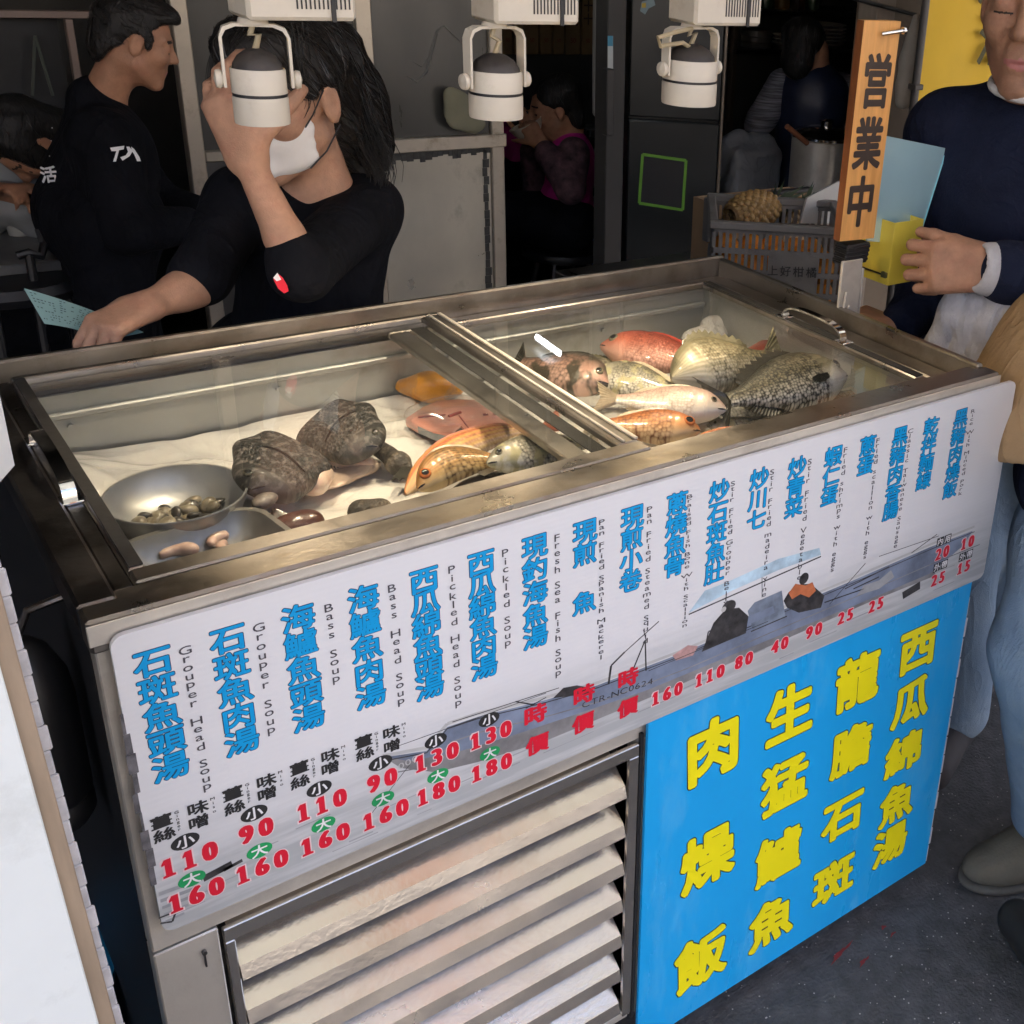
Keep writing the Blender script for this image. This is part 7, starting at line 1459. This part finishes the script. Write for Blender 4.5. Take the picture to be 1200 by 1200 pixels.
def pineapple(px, py, yy, dr, s, lab):
    c = uy(px, py, yy); t = thing('pineapple', c - EZ * .05, lab, 'pineapple'); d = nrm(dr); mb = MB(); n = 22; prof = []
    L = .16 * s; R_ = .047 * s; u = nrm(np.cross(d, EZ)); w = np.cross(u, d)
    mb.lathe([(R_ * math.sin(math.pi * min(1, max(0, .04 + .92 * i / 16))) ** .45, -L / 2 + L * i / 16) for i in range(17)], c, d, 0, 24); b = mb.build('fruit', PINE_M, t)
    mb = MB()
    for i in range(12):
        for j in range(13):
            a = (j + .5 * (i % 2)) / 13 * 6.2832; h = -L / 2 + L * (i + .8) / 12.6; rr = R_ * math.sin(math.pi * min(1, max(0, .04 + .92 * (h / L + .5)))) ** .45; p = c + d * h + rr * (math.cos(a) * u + math.sin(a) * w); q = nrm(p - c - d * h); mb.lathe([(.0095 * s, -.001), (.006 * s, .0035 * s), (0, .005 * s)], p, q, 0, 6)
    mb.build('eyes', mat('pineapple_eye', (.24, .145, .045), .6, 0, .4, 40), b)
    mb = MB()
    for i in range(40):
        a = RNG.uniform(0, 6.28); sp = RNG.uniform(.15, 1.); q = nrm(d + (math.cos(a) * u + math.sin(a) * w) * sp); b0 = c + d * L * .46; l = RNG.uniform(.05, .11) * s; s2 = nrm(np.cross(q, d)) * .007 * s
        mb.add([b0 - s2, b0 + s2, b0 + q * l * .6 + s2 * .7 + d * .004, b0 + q * l, b0 + q * l * .6 - s2 * .7 + d * .004], [(0, 1, 2, 3, 4)], 0)
    mb.build('leaf_crown', GREEN_M, t, smooth=False)
pineapple(882, 247, CYy + .13, V(1, .15, .05), 1., 'ripe pineapple lying on top of the crate, crown to the right'); pineapple(925, 252, CYy + .20, V(1, .4, .1), .9, 'second pineapple behind the first, mostly hidden by the pale board')
mb = MB(); q = [uy(x, y, CYy + .06) for x, y in ((938, 262), (946, 232), (984, 212), (996, 262))]; mb.prism(q, (0, .006, 0)); tag(mb.build('plastic_board', mat('grey_white_plastic', (.36, .36, .34), .5, 0, .08, 9)), 'pale plastic board leaning in the crate beside the wooden sign', 'board')
cbx = thing('cardboard_box', (x0 + .2, CYy + .42, .2), 'brown cardboard box with a black rim behind the fruit crate', 'box'); a, b = uy(834, 238, CYy + .32), uy(948, 238, CYy + .32)
mb = MB(); mb.box((a[0], CYy + .32, a[2] - .22), (b[0], CYy + .33, a[2]), 0, .001); mb.box((a[0], CYy + .33, a[2] - .22), (a[0] + .008, CYy + .40, a[2]), 0, .001); mb.box((b[0] - .008, CYy + .33, a[2] - .22), (b[0], CYy + .40, a[2]), 0, .001); mb.box((a[0] + .008, CYy + .39, a[2] - .22), (b[0] - .008, CYy + .40, a[2]), 0, .001); mb.box((a[0] + .008, CYy + .33, a[2] - .22), (b[0] - .008, CYy + .39, a[2] - .21)); mb.build('carton', CARD, cbx)
mb = MB(); mb.box((a[0] - .004, CYy + .315, a[2] + .001), (b[0] + .004, CYy + .335, a[2] + .014), 0, .003); mb.box((a[0] - .016, CYy + .31, a[2] - .10), (a[0] - .004, CYy + .335, a[2] + .014), 1, .003); mb.build('rim', [BLACK, CRATEM], cbx)
tt_ = thing('crate_table', ((x0 + x1) / 2, CYy + .27, .005), 'dark work table carrying the fruit crate behind the counter', 'work table')
mb = MB(); mb.box((x0 - .05, .70, czb - .032), (x1 + .15, CYy + .62, czb - .002), 0, .003); mb.build('top', STEEL_DK, tt_)
for x in (x0 - .03, x1 + .06):
    for y in (.74, CYy + .40): mb = MB(); mb.box((x - .015, y - .015, .005), (x + .015, y + .015, czb - .033)); mb.build('leg', STEEL_DK, tt_)
mb = MB(); mb.box((a[0] + .01, CYy + .335, czb - .0015), (b[0] - .01, CYy + .385, a[2] - .222), 0, .003); tag(mb.build('riser_block', BLACK), 'black riser under the cardboard box', 'riser')
# ---- right wall: banner, hanging cloth, conduit
by_ = 1.30; b0, b1 = uy(1090, -20, by_), uy(1088, 118, by_)
bn = thing('banner', V(b0[0] + .3, by_, .9), 'yellow hanging banner with dark brushed writing behind the man in navy', 'banner')
mb = MB(); g = [[V(b0[0] + .006 * math.sin(j * .8) + .60 * i / 14, by_ + .010 * math.sin(i * .9 + j * .3), 1.75 - .95 * j / 16) for j in range(17)] for i in range(15)]; mb.grid(g); mb.grid([[p + V(0, .002, 0) for p in row] for row in g][::-1]); mb.build('cloth', YEL_BAN, bn)
mb = MB(); put(mb, '活', uy(1166, 48, by_ - .014), .15, .15, EX, EZ, .0, .02); put(mb, '海', uy(1166, -10, by_ - .014) + EZ * .03, .15, .15, EX, EZ, .0, .02); mb.build('brush_lettering', mat('olive_ink', (.05, .045, .01), .7), bn, smooth=False)
mb = MB(); mb.tube([(b0[0] - .03, by_ + .003, 1.757), (b0[0] + .65, by_ + .003, 1.757)], .009, 0, 10); mb.tube([(b0[0] + .1, by_ + .003, 1.76), (b0[0] + .1, by_ + .003, 2.553)], .003, 0, 6); mb.tube([(b0[0] + .5, by_ + .003, 1.76), (b0[0] + .5, by_ + .003, 2.553)], .003, 0, 6); mb.build('rod', STEEL_DK, bn)
sf = SDF(); yc = 1.40; sf.cone(uy(1074, 20, yc), uy(1066, 70, yc), .018, .032, .02); sf.cone(uy(1066, 70, yc), uy(1058, 118, yc), .034, .020, .02); sf.cone(uy(1080, 30, yc + .03), uy(1072, 110, yc + .03), .02, .028, .02)
ap = thing('apron', uy(1064, 120, yc), 'off-white apron hanging on the brown wall beside the wooden sign', 'apron'); sf.build('cloth', mat('off_white_apron', (.36, .33, .28), .9, 0, .1, 12, .3, 60), ap, .006, .007, 30); mb = MB(); a = uy(1074, 18, yc); mb.tube([a, V(a[0], 1.659, a[2] + .02)], .006, 0, 8); mb.build('peg', STEEL_DK, ap)
mb = MB(); a = uy(1078, 60, 1.25); mb.tube([(a[0], 1.25, .005), (a[0], 1.25, 2.552)], .011, 0, 10); mb.box((a[0] - .016, 1.235, a[2] - .10), (a[0] + .016, 1.265, a[2] - .085), 0, .002); tag(mb.build('conduit', mat('dark_conduit', (.05, .045, .04), .5)), 'thin dark conduit running up in front of the brown wall', 'conduit')
mb = MB(); a, b = uy(1030, -5, 1.56), uy(1052, -5, 1.56); mb.box((a[0], 1.56, .005), (b[0], 1.64, 2.552), 0, .003); tag(mb.build('brown_post', mat('weathered_post', (.26, .21, .16), .7, 0, .2, 6, stretch=(5, 5, 1))), 'weathered brown post rising behind the top of the wooden sign', 'post')
# ---- left: seated customer, table, cup, chair back, frames
v, r = dirs(30, 200); D = 3.45; G3 = lambda x, y, d=0.: ud(x, y, D + d)
tb = thing('dining_table', V(*G3(10, 290, .1)[:2], .005), 'grey dining table at the far left with a paper cup on it', 'table'); c = G3(14, 278, .0)
mb = MB(); mb.box((c[0] - .5, c[1] - .25, c[2] - .025), (c[0] + .12, c[1] + .30, c[2]), 0, .004); mb.build('top', mat('grey_table_top', (.12, .12, .115), .35, 0, .2, 20), tb)
for a, b in ((-.45, -.2), (.07, -.2), (-.45, .25), (.07, .25)): mb = MB(); mb.box((c[0] + a - .015, c[1] + b - .015, .005), (c[0] + a + .015, c[1] + b + .015, c[2] - .026)); mb.build('leg', STEEL_DK, tb)
cc = G3(24, 271, .02); mb = MB(); mb.lathe([(0, 0), (.026, 0), (.037, .085), (.039, .087), (.037, .089), (.034, .086), (.024, .004), (0, .004)], V(cc[0], cc[1], c[2] + .0008), n=28); tag(mb.build('paper_cup', mat('paper_cup_grey', (.30, .30, .27), .7, 0, .05, 12)), 'pale paper cup on the grey table at the far left', 'paper cup')
fw = nrm(-r * .45 - v * .2 - EZ * 1.1); ch = G3(30, 222, .22); wa = G3(38, 290, .24); pe = V(wa[0], wa[1], .44); kn = [pe - r * .36, pe - r * .34 - v * .16]; fe = [V(*k[:2], .005) for k in kn]
def longer(sf, T, s, R): sf.ell(T(-.05, 0, -.06), V(.06, .085, .10) * s, R, .03); sf.ell(T(.03, .05, -.02), V(.04, .03, .09) * s, R, .02)
small_person('dark-haired diner bending over the table at the far left, in a pale top', (34, 166), D, .85, fw, ch, wa, pe, [(G3(10, 195, .1), G3(-15, 250, .05), G3(8, 232, -.05), -EZ), (G3(45, 215, .1), G3(48, 255, .0), G3(20, 236, -.06), -EZ)], fe, mat('grey_white_top', (.26, .27, .27), .85, 0, .1, 12), SKIN_D, longer, kn, .85, tors=.66)
cq = thing('chair', V(*G3(45, 340, -.3)[:2], .005), 'black chair with a curved arm beside the left table', 'chair'); mb = MB(); mb.tube([G3(20, 300, -.3), G3(34, 296, -.3), G3(48, 300, -.3), G3(52, 285, -.28), G3(46, 268, -.28)], .010, 0, 8); mb.tube([G3(34, 296, -.3), V(*G3(32, 330, -.3)[:2], .006)], .010, 0, 8); mb.build('frame', BLACK, cq); mb = MB(); k = G3(15, 340, -.2); mb.lathe([(0, 0), (.15, 0), (.16, .02), (.15, .04), (0, .045)], k, n=24); mb.build('seat', BLACK, cq)
for a in range(3): mb = MB(); q = V(math.cos(a * 2.1), math.sin(a * 2.1), 0) * .11; mb.tube([k + q, V(k[0] + q[0] * 1.2, k[1] + q[1] * 1.2, .006)], .010, 0, 8); mb.build('leg', BLACK, cq)
sh_ = thing('wall_frame', uy(60, 60, 2.6) * V(1, 1, 0), 'pale wooden frame with a dark shelf wall at the upper left', 'frame'); FY2 = 2.62
mb = MB(); a, b = uy(0, 12, FY2), uy(112, 22, FY2); mb.box((a[0] - .6, FY2, b[2]), (b[0] + .25, FY2 + .03, a[2] + .0), 0, .002); mb.build('rail', mat('pinkish_wood', (.20, .15, .125), .6, 0, .15, 6), sh_)
mb = MB(); a, b = uy(79, 40, FY2), uy(88, 40, FY2); mb.box((a[0], FY2 + .001, .005), (b[0], FY2 + .029, uy(80, 22, FY2)[2] - .001), 0, .002); mb.build('upright', MATS['pinkish_wood'], sh_)
mb = MB(); mb.box((uy(-60, 60, FY2)[0], FY2 + .06, .005), (uy(78, 60, FY2)[0], FY2 + .09, uy(20, 25, FY2)[2])); mb.build('dark_back', DARKW, sh_, smooth=False)
mb = MB(); a = uy(41, 42, FY2 + .04); mb.tube([a, uy(38, 112, FY2 + .04)], .004, 0, 6); mb.tube([a, uy(62, 112, FY2 + .04)], .004, 0, 6); tag(mb.build('strap', mat('grey_green_strap', (.05, .06, .05), .7)), 'thin grey straps hanging from a hook on the dark shelf wall', 'strap')

# clutter in the kitchen and by the door
jm = [mat('jar_sauce', (.10, .03, .015), .2, 0, .2, 20, coat=.5), mat('jar_amber', (.16, .09, .02), .2, 0, .2, 20, coat=.5), mat('jar_green', (.03, .06, .03), .2, 0, .2, 20, coat=.5)]; jl = mat('jar_lid', (.30, .04, .03), .4)
zj = K(950, 14)[2]
for i, (px, m_) in enumerate(((868, 0), (884, 1), (900, 0), (917, 2), (936, 1), (955, 0), (972, 2))):
    x = K(px, 14)[0]; hgt = .10 + .03 * (i % 3); j = thing('sauce_jar', (x, KY + .12, zj), 'dim sauce jar on the upper kitchen shelf', 'jar', 'sauce jars on the upper kitchen shelf'); mb = MB(); mb.lathe([(0, .001), (.036, .001), (.038, .01), (.038, hgt - .02), (.028, hgt), (0, hgt)], (x, KY + .12, zj), n=18); mb.build('glass', jm[m_], j); mb = MB(); mb.lathe([(0, hgt + .001), (.030, hgt + .001), (.030, hgt + .018), (0, hgt + .019)], (x, KY + .12, zj), n=18); mb.build('lid', jl, j)
mb = MB(); a = uy(697, 82, 2.9); b = uy(697, 132, 2.9); mb.tube([a, b], .010, 0, 10); mb.tube([b, b + V(.03, .02, -.02)], .010, 0, 8); mb.tube([a, V(a[0], a[1], 2.552)], .010, 0, 8); tag(mb.build('water_pipe', mat('dull_white_pipe', (.30, .30, .29), .5)), 'dull white water pipe coming down beside the door post', 'pipe')
mb = MB(); q = [uy(x, y, 2.1495) for x, y in ((712, 42), (718, 42), (718, 86), (712, 86))]; mb.prism(q, (0, -.002, 0), 0); q2 = [uy(x, y, 2.147) for x, y in ((712, 42), (718, 42), (718, 54), (712, 54))]; mb.prism(q2, (0, -.001, 0), 1); tag(mb.build('paper_strip', [mat('pale_strip', (.42, .46, .46), .7), mat('blue_strip', (.05, .22, .34), .7)], smooth=False), 'narrow pale paper strip with a blue end on the door post', 'paper strip')
